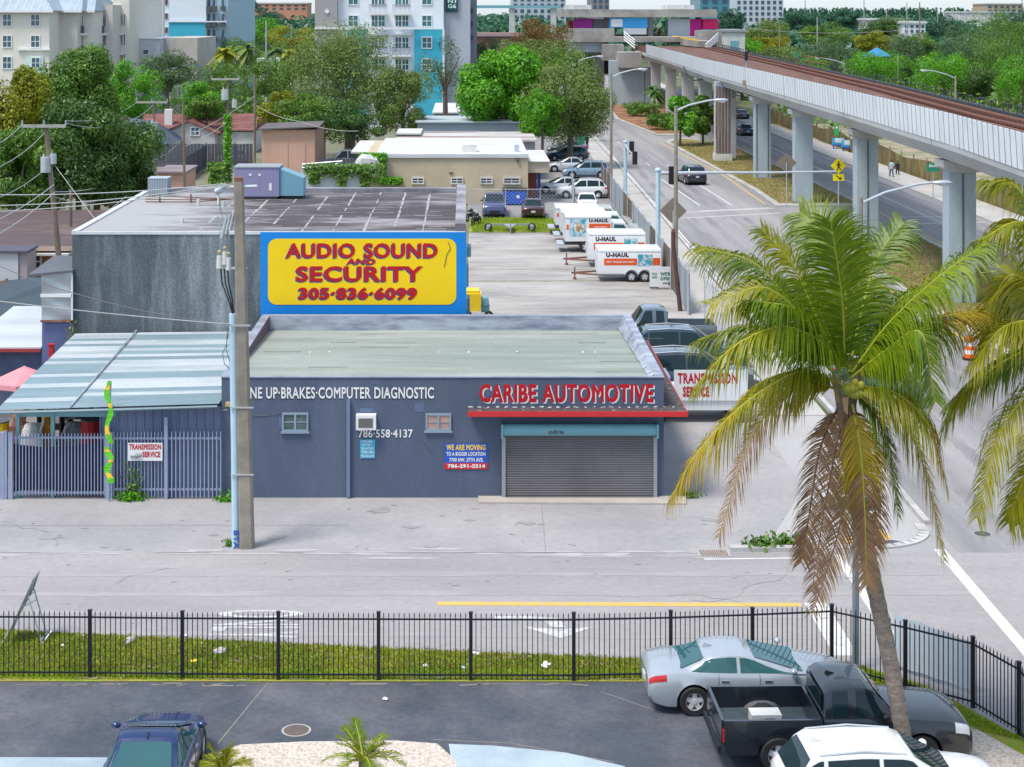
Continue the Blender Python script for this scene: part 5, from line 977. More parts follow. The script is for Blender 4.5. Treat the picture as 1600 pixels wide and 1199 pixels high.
mb = MB(); mb.add([tuple(A(1003, 47, 345) - Vector((30, 300, 0))), tuple(A(1090, 62, 285) - Vector((30, 300, 0))), tuple(A(1090, 64.5, 285) - Vector((30, 300, 0))), tuple(A(1003, 49.5, 345) - Vector((30, 300, 0)))], [(0, 1, 2, 3)]); mb.extr([A(1003, 49.5, 345) - Vector((30, 300, 0)), A(1090, 64.5, 285) - Vector((30, 300, 0)), A(1090, 74, 285) - Vector((30, 300, 0)), A(1003, 62, 345) - Vector((30, 300, 0))], (2.5, 0, 0), 1); mb.build('platform_edge', [M['yellow'], gc], s)
sb(1090, 1128, 48, 70, 290, 294, 'parapet', gc)
st = MB()
for k in range(4): st.tube([A(975, 50 + k * 4, 290) - Vector((30, 300, 0)), A(992, 63 + k * 4, 288) - Vector((30, 300, 0))], .1, 5)
st.build('stair_rail', M['white'], s); st = MB()
for k in range(4): st.tube([A(1102, 70 + k * 3.5, 282) - Vector((30, 300, 0)), A(1122, 52 + k * 3.5, 284) - Vector((30, 300, 0))], .09, 5)
st.build('stair_rail', M['white'], s)
t = thing('equipment_hut', 'low white equipment building at the right of the station', 'building', (0, 0, 0)); a, b = A(1132, 50, 300), A(1164, 84, 300)
MB().b2(a.x, b.x, 300, 312, b.z, a.z).build('wall', M['offwhite'], t); MB().b2(a.x - .3, b.x + .3, 299.7, 312.3, a.z, a.z + .4).build('roof', M['grey'], t); q = A(1141, 68, 300); MB().b2(q.x, q.x + 1.5, 299.9, 299.99, q.z - 1, q.z + .5).build('mural', M['teal'], t); MB().b2(a.x + 1, b.x - .5, 302, 310, 0, b.z).build('base', gc, t)
# ================================================================ PEOPLE
def person(label, px, py, h, yaw, shirt, legs, pose=0, z=0, Y=None, hat=None):
    p = G(px, py, z) if Y is None else Vector((X_(px, Y), Y, z)); t = thing('person', label, 'person', (p.x, p.y, z), yaw); k = h / 1.75; st_ = .16 * (1 if pose else .2)
    def S(*q): return Vector(q) * k
    mb = MB(); el = [(0, 0, .92), (0, 0, 1.05), (0, 0, 1.25), (0, 0, 1.42), (0, 0, 1.5)]; rads = [(.12, .17), (.11, .155), (.125, .185), (.11, .2), (.05, .06)]
    def ringe(c, a, b): return [S(c[0] + a * math.cos(q), c[1] + b * math.sin(q), c[2]) for q in [2 * math.pi * i / 12 for i in range(12)]]
    bodyv = [ringe(c, a, b) for c, (a, b) in zip(el, rads)] + [ringe((0, 0, 1.54), .05, .05), ringe((.01, 0, 1.58), .085, .075), ringe((.015, 0, 1.65), .1, .08), ringe((.01, 0, 1.72), .075, .065), ringe((0, 0, 1.75), .02, .02)]
    mb.loft(bodyv)
    for s_ in (1, -1):
        mb.tube([S(0, s_ * .19, 1.42), S(.02 * s_, s_ * .235, 1.15), S(.1 + .08 * pose * s_, s_ * .23, .92), S(.13 + .1 * pose * s_, s_ * .225, .80)], [.05 * k, .043 * k, .034 * k, .03 * k], 8)
        mb.tube([S(0, s_ * .09, .95), S(st_ * s_ * .8 + .03, s_ * .095, .5), S(st_ * s_ * 1.3, s_ * .1, .07)], [.085 * k, .06 * k, .042 * k], 8); mb.ell(S(st_ * s_ * 1.3 + .06, s_ * .1, .045), (.13 * k, .05 * k, .045 * k), 8, 6)
    mb.build('body', M['skin'], t, smooth=60)
    sh_ = MB().loft([ringe((0, 0, .88), .135, .185), ringe((0, 0, 1.05), .125, .17), ringe((0, 0, 1.25), .14, .2), ringe((0, 0, 1.42), .12, .215), ringe((0, 0, 1.5), .06, .075)])
    for s_ in (1, -1): sh_.tube([S(0, s_ * .18, 1.43), S(.02 * s_, s_ * .24, 1.14)], .062 * k, 8)
    sh_.build('shirt', shirt, t, smooth=60); tr = MB().loft([ringe((0, 0, .8), .13, .18), ringe((0, 0, .95), .13, .18)])
    for s_ in (1, -1): tr.tube([S(0, s_ * .09, .9), S(st_ * s_ * .8 + .03, s_ * .095, .5), S(st_ * s_ * 1.3, s_ * .1, .1)], [.1 * k, .08 * k, .065 * k], 8)
    tr.build('trousers', legs, t, smooth=60); MB().ell(S(-.005, 0, 1.69), (.105 * k, .088 * k, .085 * k), 10, 8).build('hair', hat or M['hair'], t, smooth=60); return t
person('person in pale blue shirt and jeans walking along the far sidewalk, the taller of two', 1393, 278, 1.75, R(95), M['palec'], M['denim'], 1)
person('smaller person in dark clothes walking beside the taller one on the far sidewalk', 1402.5, 275, 1.45, R(95), M['darkc'], M['darkc'], 1)
person('person in dark clothes standing beside the green utility box', 917, 233, 1.75, R(-60), M['darkc'], M['darkc'])
person('person in a dark jacket waiting on the station platform', 1020, 46, 1.8, R(-90), M['darkc'], M['dgrey'], 0, Z_(58, 318), 318)
person('person in an orange vest on the station platform', 1030, 50, 1.75, R(-90), M['orange'], M['darkc'], 0, Z_(58, 314), 314)
p = G(908, 231); t = thing('utility_box', 'green street utility box under the oak by the avenue', 'utility box', (p.x, p.y, 0)); MB().b2(-.42, .42, -.4, .4, 0, 1.5).build('cabinet', M['green'], t); MB().b2(-.46, .46, -.44, .44, 1.5, 1.56).build('lid', M['green'], t); MB().b2(-.01, .01, -.41, -.4, .1, 1.4).build('door_seam', M['black'], t)
# ================================================================ STREET FURNITURE
def lamp(label, px, pyt, pyb, Y, ax, ay, m=None, wd=.14):
    x = X_(px, Y); zt = Z_(pyt, Y); t = thing('street_lamp', label, 'street lamp', (x, Y, 0)); MB().cyl((0, 0, 0), (0, 0, zt), wd, wd * .75, 10).build('pole', m or M['tan'], t, smooth=40)
    e = Vector((X_(ax, Y) - x, 0, Z_(ay, Y))); s_ = 1 if e.x > 0 else -1; z0 = zt - .25
    MB().tube([(s_ * .1, 0, z0), (e.x * .3, 0, z0 + (e.z - z0) * .5), (e.x * .7, 0, z0 + (e.z - z0) * .9), (e.x * .9, 0, e.z)], .06, 8).build('arm', M['galv'], t, smooth=40)
    MB().ell((e.x, 0, e.z - .02), (.48, .16, .11), 12, 8).build('lamp_head', M['galv'], t, smooth=60); MB().ell((e.x + s_ * .08, 0, e.z - .1), (.24, .12, .1), 10, 6).build('lens', M['lamp'], t, smooth=60); return t
lamp('brown concrete street lamp by the lot fence, nearest of the avenue row', 1056, 166, 430, 102, 1126, 156)
lamp('brown concrete street lamp beside the bluish silver SUV', 955, 116, 298, 151, 1004, 108)
lamp('farthest brown street lamp rising above the oak', 905, 92, 210, 215, 938, 88)
lamp('street lamp with a long arm standing right behind the big palm crown', 1345, 308, 560, 76, 1472, 285, wd=.12)
lamp('street lamp beyond the viaduct with its arm to the left, farther one', 1319, 97, 200, 232, 1279, 91)
lamp('street lamp beyond the viaduct with its arm to the left, nearer one', 1493, 119, 240, 190, 1444, 110)
def mast(label, px, pyt, pyb, Y, arm, heads):
    x = X_(px, Y); zt = Z_(pyt, Y); t = thing('signal_mast', label, 'traffic signal', (x, Y, 0)); MB().cyl((0, 0, 0), (0, 0, zt), .17, .14, 12).build('pole', M['pipe'], t, smooth=40); MB().cyl((0, 0, 0), (0, 0, .3), .3, .24).build('base', M['pipe'], t)
    a = MB(); pts = [Vector((0, 0, zt - .2))] + [q - Vector((x, Y, 0)) for q in arm]; a.tube(pts, .12, 10, 0, .05); a.build('arm', M['galv'], t, smooth=40); MB().ell((0, 0, zt), (.2, .2, .16), 10, 6).build('cap', M['pipe'], t)
    for h in heads:
        q = h - Vector((x, Y, 0)); sh = MB().b2(q.x - .2, q.x + .2, q.y - .2, q.y + .2, q.z - .55, q.z + .55).build('signal_head', M['blackm'], t)
        for k in range(3): MB().cyl((q.x, q.y + .2, q.z + .36 - k * .36), (q.x, q.y + .32, q.z + .36 - k * .36), .13).build('signal_lens', (M['red'], M['amber'], M['green'])[k], sh)
Ym = 104; mast('pale blue signal mast with a very long arm across the avenue', 1028, 266, 395, Ym, [A(1100, 270, Ym), A(1200, 270, Ym), A(1306, 268, Ym)], [A(1050, 274, Ym - .1)])
Ym = 146; mast('pale blue signal mast with its arm pointing away, by the silver SUV row', 977, 222, 305, Ym, [A(982, 235, Ym - 1.5), A(993, 246, Ym - 5)], [A(987, 231, Ym - .4), A(992, 247, Ym - 5)])
def roadsign(name, label, px, pyb, Y, pyt, build, cat='sign'):
    p = Vector((X_(px, Y), Y, 0)); t = thing(name, label, cat, (p.x, Y, 0)); zt = Z_(pyt, Y); MB().cyl((0, 0, 0), (0, 0, zt), .04, n=8).build('post', M['galv'], t); build(t, zt); return t
def ped(t, z):
    d_ = .6; MB().extr([(0, -.06, z - d_), (d_, -.06, z), (0, -.06, z + d_), (-d_, -.06, z)], (0, .02, 0)).build('sign_face', mat('sign_fluor', (.9, .72, .0), .5, .03, 2), t); f = MB(); y = -.075
    f.ell((0, y, z + .26), (.07, .01, .07), 10, 6); f.extr([(-0.062, y, z + 0.174), (0.074, y, z + 0.174), (0.062, y, z - 0.062), (-0.050, y, z - 0.062)], (0, .012, 0)); f.extr([(-0.037, y, z - 0.062), (0.062, y, z - 0.062), (0.198, y, z - 0.341), (0.124, y, z - 0.341)], (0, .012, 0)); f.extr([(-0.050, y, z - 0.050), (0.031, y, z - 0.062), (-0.087, y, z - 0.360), (-0.161, y, z - 0.360)], (0, .012, 0)); f.extr([(0.062, y, z + 0.161), (0.211, y, z + 0.012), (0.174, y, z - 0.012), (0.050, y, z + 0.087)], (0, .012, 0)); f.extr([(-0.062, y, z + 0.161), (-0.186, y, z + 0.000), (-0.149, y, z - 0.019), (-0.037, y, z + 0.087)], (0, .012, 0)); f.build('walker_symbol', M['black'], t)
    MB().b2(-.42, .42, -.06, -.04, z - d_ - .55, z - d_ - .04).build('plaque', mat('sign_fluor', (1, 1, 1)), t); f = MB(); zz = z - d_ - .29; f.extr([(-.25, y, zz + .13), (-.2, y, zz + .18), (.14, y, zz - .07), (.1, y, zz - .12)], (0, .012, 0)); f.extr([(.22, y, zz - .16), (.2, y, zz + .05), (.0, y, zz - .14)], (0, .012, 0)); f.build('arrow_symbol', M['black'], t)
roadsign('crossing_sign', 'yellow diamond pedestrian crossing sign with arrow plaque by the median', 1310, 340, 126, 259, ped)
def brown(t, z): MB().extr([(0, .06, z - .85), (.85, .06, z), (0, .06, z + .85), (-.85, .06, z)], (0, .02, 0)).build('sign_back', mat('sign_back_brown', (.2, .17, .14), .6, .1, 2), t)
roadsign('road_sign', 'brown back of a diamond road sign against the viaduct column', 1229, 318, 137, 255, brown); roadsign('road_sign', 'brown back of a diamond road sign beside the leaning rusty pole', 1052, 420, 103.5, 330, brown)
def busf(t, z): MB().b2(-.55, .55, -.05, -.03, z - .75, z).build('sign_face', M['green'], t); f = MB(); f.text('BUS', (-.35, -.06, z - .35), .7, .22, bold=.03); f.build('lettering', M['white'], t)
roadsign('bus_stop_sign', 'green bus stop sign on the far sidewalk between viaduct columns', 1458, 306, 143, 255, busf)
def gp(t, z): MB().b2(-.25, .25, -.1, .1, 1.6, z).build('marker', mat('lime_green', (.03, .42, .1), .5, .05, 2), t); MB().ell((0, -.11, z - .35), (.14, .02, .14), 10, 6).build('symbol', M['white'], t)
roadsign('bus_marker', 'bright green marker post behind the blue bus benches', 1307, 226, 195, 195, gp)
for px, lb in ((1312, 'blue bus bench with an advertising back, left one'), (1327, 'blue bus bench with an advertising back, right one')):
    p = G(px, 234 + (px - 1312) * .25); t = thing('bus_bench', lb, 'bench', (p.x, p.y, .1), R(-8)); MB().b2(-.85, .85, -.3, .3, .38, .48).build('seat', M['blue'], t); MB().b2(-.85, .85, .22, .3, .5, 1.25).build('backrest', M['cyan'], t); MB().b2(-.55, .6, .2, .218, .7, 1.2).build('advert', M['white'], t)
    for x in (-.7, .7): MB().b2(x - .06, x + .06, -.25, .25, 0, .38).build('leg', M['blue'], t)
p = G(1337, 1047); t = thing('street_sign', 'green street name signs on a grey post behind the palm trunk', 'street sign', (p.x, p.y, 0)); MB().cyl((0, 0, 0), (0, 0, 4.35), .09, .075, 10).build('post', mat('grey_post', (.23, .28, .32), .5, .1, 2, metal=.3), t)
for s0, s1, z in ((.05, .62, 4.0), (-.85, -.1, 4.02)): q = MB().b2(s0, s1, -.03, -.01, z - .12, z + .2).build('sign_face', M['green'], t); f = MB(); f.text('NW', (s0 + .08, -.04, z - .02), .3, .13, bold=.02); f.build('lettering', M['white'], q)
def barrel(label, px, pyb, Y=None):
    p = G(px, pyb); t = thing('traffic_barrel', label, 'traffic barrel', (p.x, p.y, 0))
    MB().cyl((0, 0, 0), (0, 0, .1), .36).build('base', M['black'], t); b = MB()
    for k in range(5): b.cyl((0, 0, .1 + k * .18), (0, 0, .28 + k * .18), .29 - k * .018, .28 - k * .018, 14, k % 2)
    b.build('drum', [M['orange'], M['white']], t); MB().cyl((0, 0, 1.0), (0, 0, 1.08), .12).build('handle', M['orange'], t)
barrel('orange and white traffic barrel seen between palm fronds by the nearest column', 1413, 514); barrel('second orange traffic barrel nearer the camera under the right palm fronds', 1516, 562)
# leaning rusty pole and lot fences
t = thing('leaning_pole', 'leaning dark rusty pole in front of the lot fence', 'pole', tuple(G(1063, 486))); b0 = G(1063, 486); pts = [A(1052, 362, b0.y) - b0, A(1052, 385, b0.y) - b0, A(1056, 420, b0.y) - b0, A(1063, 486, b0.y) - b0]; MB().tube(pts, .12, 8).build('shaft', mat('rusty_dark', (.1, .05, .045), .85, .25, 3), t); MB().cyl(pts[0], pts[0] + Vector((0, 0, .15)), .1).build('cap', M['rust'], t)
lf = thing('lot_fence', 'tall slatted grey and brown fence between the trailer lot and the avenue', 'fence', (11.9, 88, 0)); brn = mat('fence_brown', (.15, .11, .085), .85, .2, 2, stretch=(1, 3, .3)); gry = mat('fence_grey', (.3, .34, .37), .7, .12, 2, stretch=(1, 3, .3))
fy_ = [88 + k * 4.0 for k in range(17)]
for k, (ya, yb) in enumerate(zip(fy_, fy_[1:])):
    m = brn if k in (1, 2, 4, 8, 9, 13, 14, 15) else gry; xa, xb = (ya - 88) * .009, (yb - 88) * .009; mb = MB(); n = 16
    for j in range(n): y0 = ya + (yb - ya) * j / n; x0 = xa + (xb - xa) * j / n; mb.b2(x0 - .02, x0 + .02 + (.02 if j % 2 else 0), y0 - 88 + .02, y0 + 4 / n - 88 - .01, .1, 2.2)
    mb.build('panel', m, lf); MB().cyl((xa - .08, ya - 88, 0), (xa - .08, ya - 88, 2.45), .045, n=8).build('post', M['galv'], lf)
def chain(label, pts, h, n=1.1, mesh=True):
    p0 = pts[0]; t = thing('chain_link_fence', label, 'fence', (p0[0], p0[1], 0))
    for a, b in zip(pts, pts[1:]):
        a, b = Vector((a[0] - p0[0], a[1] - p0[1], 0)), Vector((b[0] - p0[0], b[1] - p0[1], 0)); L_ = (b - a).length; k = max(1, round(L_ / 3)); up = Vector((0, 0, 1))
        for i in range(k + 1): q = a + (b - a) * i / k; MB().cyl(q, q + up * (h + .1), .035, n=6).build('post', M['galv'], t)
        mb = MB(); mb.tube([a + up * h, b + up * h], .022, 6)
        if mesh:
            nn = int(L_ / .3)
            for i in range(-int(h / .3), nn):
                for s_ in (0, 1):
                    u0, u1 = i * .3, i * .3 + h; z0, z1 = 0.05, h
                    if u0 < 0: z0 = -u0; u0 = 0
                    if u1 > L_: z1 = h - (u1 - L_); u1 = L_
                    if z1 - z0 < .05: continue
                    if s_: u0, u1 = L_ - u0, L_ - u1
                    d_ = (b - a).normalized(); mb.tube([a + d_ * u0 + up * z0, a + d_ * u1 + up * z1], .006, 3)
        mb.build('wire_mesh', M['galv'], t)
    return t
chain('chain link fence across the grass between trailer lot and rear lot', [(.5, 130), (8.6, 130)], 2.2)
chain('chain link fence at the near corner of the trailer lot by the palm', [(12.4, 86), (12.6, 78.5), (13.6, 78.4)], 2.3)
chain('chain link fence behind the rental trucks', [(8.6, 130), (9.4, 146)], 2.2, mesh=False)
bf2 = thing('brush_fence', 'long brown screened fence beside the far sidewalk', 'fence', (43.7, 130, 0)); mb = MB(); mb.grid(lambda u, v: (u * 1.3 + .1 * math.sin(u * 60), u * 125, v * (1.75 + .2 * math.sin(u * 37))), 60, 3); mb.build('screen', mat('olive_screen', (.14, .11, .05), .9, .35, .8, (.24, .2, .08), .4, stretch=(1, 1, .4)), bf2)
for k in range(26): MB().cyl((.012 * k * 4.8 + .05, k * 4.8, 0), (.012 * k * 4.8 + .05, k * 4.8, 2.1), .06, n=6).build('post', M['wood'], bf2)
chain('pale chain link gate by the right end of the far sidewalk', [(43.6, 116), (43.6, 125)], 2.0)
t = thing('sandwich_board', 'bare metal folding sign stand on the grass seen edge on', 'sign stand', tuple(G(45, 1004))); p = G(45, 1004); mb = MB()
for y in (-.15, .4): mb.tube([(-.65, y, 0), (.02, y, 1.25), (.16, y, 1.68)], .022, 6); mb.tube([(.02, y, 1.25), (.38, y, 0)], .02, 6)
for z, x0, x1 in ((.95, -.12, .1), (.1, .35, .35), (1.15, -.04, .05)): mb.tube([(x0, -.15, z), (x1, .4, z)], .015, 6)
mb.tube([(.38, -.15, .02), (.55, .1, .25), (.38, .4, .02)], .018, 6); mb.build('frame', M['galv'], t); MB().extr([(-.5, -.2, .25), (.17, -.2, 1.7), (.19, -.2, 1.69), (-.48, -.2, .24)], (0, .66, 0)).build('board', M['grey'], t)
# litter and stones on the verge
gs = random.Random(4)
for px, py, r, lb, m in ((205, 1003, .17, 'grey broken stone on the grass behind the left fence bay', 'conc'), (199, 1008, .1, 'small stone beside the bigger one on the grass', 'conc'), (343, 1022, .18, 'round grey stone on the grass in the third fence bay', 'conc'), (303, 1037, .13, 'yellow crumpled wrapper on the grass', 'yellow'), (153, 1036, .06, 'orange scrap on the grass', 'amber'), (98, 1011, .08, 'white scrap near the metal stand', 'white'), (744, 1024, .13, 'white crumpled bag beside a fence post', 'white'), (853, 1043, .2, 'large white torn bag on the grass', 'white'), (725, 1046, .09, 'pale scrap close to the fence foot', 'pipe'), (131, 995, .06, 'white cup scrap on the grass edge', 'white'), (316, 1007, .07, 'white paper scrap above the yellow wrapper', 'white'), (602, 1095, .1, 'white paper scrap on the asphalt', 'white'), (534, 1020, .05, 'tiny white scrap in the middle bay', 'white'), (290, 995, .08, 'flat white scrap at the road edge', 'white'), (665, 1043, .11, 'grey green lump of cut grass', 'offwhite')):
    p = G(px, py); o = MB().ell((0, 0, r * .25), (r * (1 if m == 'conc' else .75), r * .6, r * (.5 if m == 'conc' else .28)), 9, 6, 0, .3, px).build('stone' if m == 'conc' else 'litter', M[m]); o.location = (p.x, p.y, .02); o.rotation_euler = (0, 0, px); tag(o, lb, 'stone' if m == 'conc' else 'litter')
# ================================================================ TREES
def crown_pts(g, rx, ry, rz, n, nb):
    bl = []
    while len(bl) < nb:
        q = g.uniform(-1, 1, 3)
        if (np.abs(q) ** 2.6).sum() < 1: bl.append(q)
    bl = np.array(bl); br = g.uniform(.24, .46, nb); idx = g.integers(0, nb, n); d = g.normal(0, 1, (n, 3)); d /= np.linalg.norm(d, axis=1)[:, None]
    rr = g.uniform(.55, 1.05, n) ** .6
    c = bl[idx] * .8 + d * (br[idx] * rr)[:, None]; c = c / np.percentile(np.abs(c), 97, axis=0); return c * [rx, ry, rz], d
TREES = []
def tree(label, px0, px1, py0, py1, Y, m='mid', n=3500, leaf=None, nb=22, name='tree', group=None, trunk=True, trw=None):
    c = A((px0 + px1) / 2, (py0 + py1) / 2, Y); rx = (px1 - px0) / 2 * Y / F; rz = (py1 - py0) / 2 * Y / F; zc = c.z
    if zc - rz < .6: zc = max(zc, .6 + rz * .75)
    seed = int(px0 * 13 + py0 * 7 + Y) % 99991; g = np.random.default_rng(seed); ry = rx * g.uniform(.75, .95)
    n = int(n * (4.6 if Y < 130 else 3.4)); P, D = crown_pts(g, rx, ry, rz, n, nb); ls = leaf or max(.12, 1.15 * Y / F); V = leafquads(g, P, ls, nrm=D)
    t = thing(name, label, 'tree', (c.x, Y, 0), 0, group); cr = meshobj('crown', fastmesh('crown', V, 4, L[m]), t); cr.location = (0, 0, zc)
    if trunk:
        tw = trw or max(.13, min(.45, rx * .07)); mb = MB(); zb = zc - rz * .35; lean = g.uniform(-.06, .06) * rx
        mb.tube([(0, 0, -.05), (lean * .5, 0, zb * .5), (lean, 0, zb)], [tw * 1.25, tw, tw * .8], 8)
        for k in range(5):
            a = k * 1.257 + g.uniform(-.3, .3); e = Vector((rx * .55 * math.cos(a), ry * .55 * math.sin(a), zc + rz * g.uniform(-.1, .45))); s_ = Vector((lean * .8, 0, zb * g.uniform(.7, 1)))
            mb.tube([s_, s_.lerp(e, .5) + Vector((0, 0, rz * .1)), e], [tw * .6, tw * .4, tw * .15], 6)
        mb.build('trunk', M['trunk'], t, smooth=50)
    return t
def ptree(label, px, py_top, Y, h=None, m='mid', R_=1.9, n=9, name='palm_tree'):
    x = X_(px, Y); zt = Z_(py_top, Y) - R_ * .5; t = thing(name, label, 'palm', (x, Y, 0)); MB().tube([(0, 0, 0), (.1, 0, zt * .5), (0, 0, zt)], .16, 7).build('trunk', M['trunk'], t); mb = MB(); g = random.Random(int(px + Y))
    for k in range(n + 5):
        a = 2 * math.pi * k / (n + 5) * 2.4 + g.uniform(-.2, .2); el = g.uniform(-.3, 1.2); dr = Vector((math.cos(a) * math.cos(el), math.sin(a) * math.cos(el), math.sin(el)))
        pts = [Vector((0, 0, zt)) + dr * R_ * s_ + Vector((0, 0, -R_ * .75 * s_ * s_)) for s_ in (0, .25, .5, .75, 1)]; side = dr.cross(Vector((0, 0, 1))).normalized()
        for i in range(4):
            w0, w1 = [.03, .32, .36, .25, .02][i] * R_ / 1.9, [.03, .32, .36, .25, .02][i + 1] * R_ / 1.9; dz = Vector((0, 0, -.25))
            for s_ in (1, -1): mb.add([pts[i], pts[i] + side * s_ * w0 + dz * w0, pts[i + 1] + side * s_ * w1 + dz * w1, pts[i + 1]], [(0, 1, 2, 3)])
    mb.build('fronds', L[m], t); return t
T = tree
# left mass
T('yellow green bushy tree at the far left edge', -40, 80, 112, 262, 112, 'yellow', 5000, nb=26); T('big dark oak with pale top left of the utility poles', 62, 185, 82, 230, 118, 'mid', 7000, nb=34); T('dark green oak in front of the left trees behind the brown roof', 70, 228, 165, 310, 108, 'dark', 8500, nb=36); T('low dark tree at the left edge below the yellow one', -30, 95, 205, 320, 106, 'mid', 5500)
T('bright green round tree right of the big left oak', 168, 245, 98, 186, 185, 'bright', 3500); T('dark rounded street tree with a forked trunk near the parked cars', 218, 308, 84, 142, 215, 'grey', 3500, nb=18); T('bright green bush tree in front of the dark street tree', 285, 352, 130, 182, 195, 'bright', 3000); T('dark green tree behind the vine covered pole', 300, 400, 98, 165, 235, 'mid', 3500); T('yellow green shrub tree left of the big central oak', 405, 468, 146, 200, 178, 'yellow', 2600)
T('big olive green oak in the centre in front of the apartment block', 452, 640, 48, 205, 182, 'olive', 11000, nb=46); T('right lower lobe oak beside the big central oak', 590, 672, 105, 205, 178, 'olive', 4500, nb=22); T('spreading sparse tree in front of the cyan wall', 655, 738, 62, 150, 192, 'grey', 900, nb=14, trw=.3); T('dark undergrowth tree beneath the central oak', 500, 600, 165, 222, 172, 'dark', 3000)
T('bright green glossy tree right of the apartment block', 722, 858, 84, 212, 178, 'bright', 8500, nb=36, leaf=.2); T('olive live oak overhanging the avenue', 828, 952, 104, 215, 172, 'olive', 9000, nb=38); T('bright low branch tree between the glossy tree and the oak', 815, 880, 150, 212, 168, 'bright', 3000)
T('rust brown tree left of the station', 800, 892, 34, 98, 262, 'rust', 4000); T('pale green tree below the rust brown tree', 790, 905, 66, 125, 240, 'olive', 4500); T('round green tree peeking above the glossy tree', 735, 800, 62, 110, 250, 'grey', 2500)
T('small green tree with crooked stems on the median, left one', 1040, 1085, 156, 212, 198, 'bright', 2200, nb=14, leaf=.22); T('small green tree with crooked stems on the median, right one', 1075, 1122, 152, 205, 200, 'mid', 2200, nb=14, leaf=.22)
T('low dark hedge bush at the station planting bed', 980, 1034, 165, 184, 255, 'mid', 1800, name='bush', trunk=False); T('low bush at the tip of the planting bed', 1013, 1058, 184, 206, 226, 'mid', 1500, name='bush', trunk=False)
ptree('fan palm in the planting bed beneath the station', 1022, 128, 258, m='dark', R_=2.6); ptree('small palm beside the live oak crown', 900, 90, 205, m='grey', R_=2.0)
ptree('yellowing coconut palm above the far left street', 352, 66, 260, m='yellow', R_=3.4); ptree('second yellowing palm right of the first at the far left street', 385, 60, 270, m='olive', R_=3.4); ptree('dark palm behind the light poles at the upper left', 430, 66, 280, m='grey', R_=3); ptree('pale palm left of the big central oak', 452, 70, 275, m='yellow', R_=3)
T('mid green oak filling the gap behind the left utility pole', 20, 130, 150, 330, 116, 'mid', 6500, nb=34); T('dark green tree right of the leaning pole in front of the slate roof', 150, 240, 210, 325, 112, 'dark', 5500, nb=26); T('olive top tree rising behind the big left oak', 105, 170, 80, 160, 135, 'olive', 3500); T('yellow green small tree before the far street', 300, 345, 150, 182, 190, 'mid', 1800)
T('tall green tree between vine covered pole and central oak', 395, 470, 92, 150, 215, 'mid', 3500); T('round dark tree behind the peach shed', 430, 520, 150, 200, 176, 'mid', 3500)
T('bright tree behind the live oak by the station', 850, 915, 80, 130, 225, 'mid', 3000); T('soft green tree between the glossy tree and the rust brown one', 770, 850, 70, 130, 215, 'olive', 3500)
# back row left
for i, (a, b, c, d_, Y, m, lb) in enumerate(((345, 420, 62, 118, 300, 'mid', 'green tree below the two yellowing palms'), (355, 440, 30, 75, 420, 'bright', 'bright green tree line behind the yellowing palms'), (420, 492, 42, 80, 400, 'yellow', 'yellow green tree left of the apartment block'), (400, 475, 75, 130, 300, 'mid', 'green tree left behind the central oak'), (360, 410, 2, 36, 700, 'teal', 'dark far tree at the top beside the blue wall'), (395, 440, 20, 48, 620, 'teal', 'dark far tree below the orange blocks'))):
    T(lb, a, b, c, d_, Y, m, 2600)
# right wood
RW = [(1170, 1262, 76, 124, 300, 'olive', 'olive tree at the left end of the wood beyond the tracks'), (1252, 1345, 64, 122, 290, 'grey', 'dark grey green tree behind the rail signal'), (1322, 1412, 84, 134, 262, 'bright', 'bright green tree behind the left arm lamp'), (1338, 1396, 50, 82, 330, 'yellow', 'yellow olive tree above the blue roof'), (1388, 1442, 60, 134, 275, 'grey', 'tall dark tree between the two bright ones'),
      (1428, 1524, 88, 146, 250, 'bright', 'bright green tree by the nearer left arm lamp'), (1462, 1560, 40, 130, 285, 'grey', 'large grey green tree at the right of the wood'), (1528, 1625, 62, 146, 262, 'mid', 'large dark green tree at the right edge of the wood'), (1505, 1610, 26, 88, 330, 'mid', 'tall green tree behind the right edge of the wood'), (1560, 1640, 88, 150, 240, 'bright', 'low bright tree at the extreme right edge'),
      (1500, 1570, 108, 150, 248, 'dark', 'low dark shrub tree in the right part of the wood'), (1215, 1300, 92, 126, 275, 'bright', 'low bright bush tree just beyond the far track'), (1128, 1190, 60, 96, 310, 'bright', 'pale green tree right of the equipment hut'), (1160, 1228, 34, 72, 400, 'olive', 'olive tree below the white tower'), (1220, 1290, 18, 52, 520, 'teal', 'dark domed tree right of the white tower'), (1290, 1342, 18, 46, 540, 'teal', 'second dark domed tree farther right'),
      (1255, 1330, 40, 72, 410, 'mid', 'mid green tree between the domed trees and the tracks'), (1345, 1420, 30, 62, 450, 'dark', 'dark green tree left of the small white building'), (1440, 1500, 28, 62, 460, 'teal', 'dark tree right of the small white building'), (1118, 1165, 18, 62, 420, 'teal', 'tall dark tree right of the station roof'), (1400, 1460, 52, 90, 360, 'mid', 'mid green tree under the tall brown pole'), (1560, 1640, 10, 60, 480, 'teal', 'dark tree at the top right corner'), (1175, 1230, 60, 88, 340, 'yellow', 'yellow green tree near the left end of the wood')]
for a, b, c, d_, Y, m, lb in RW: T(lb, a, b, c, d_, Y, m, 3600, nb=26)
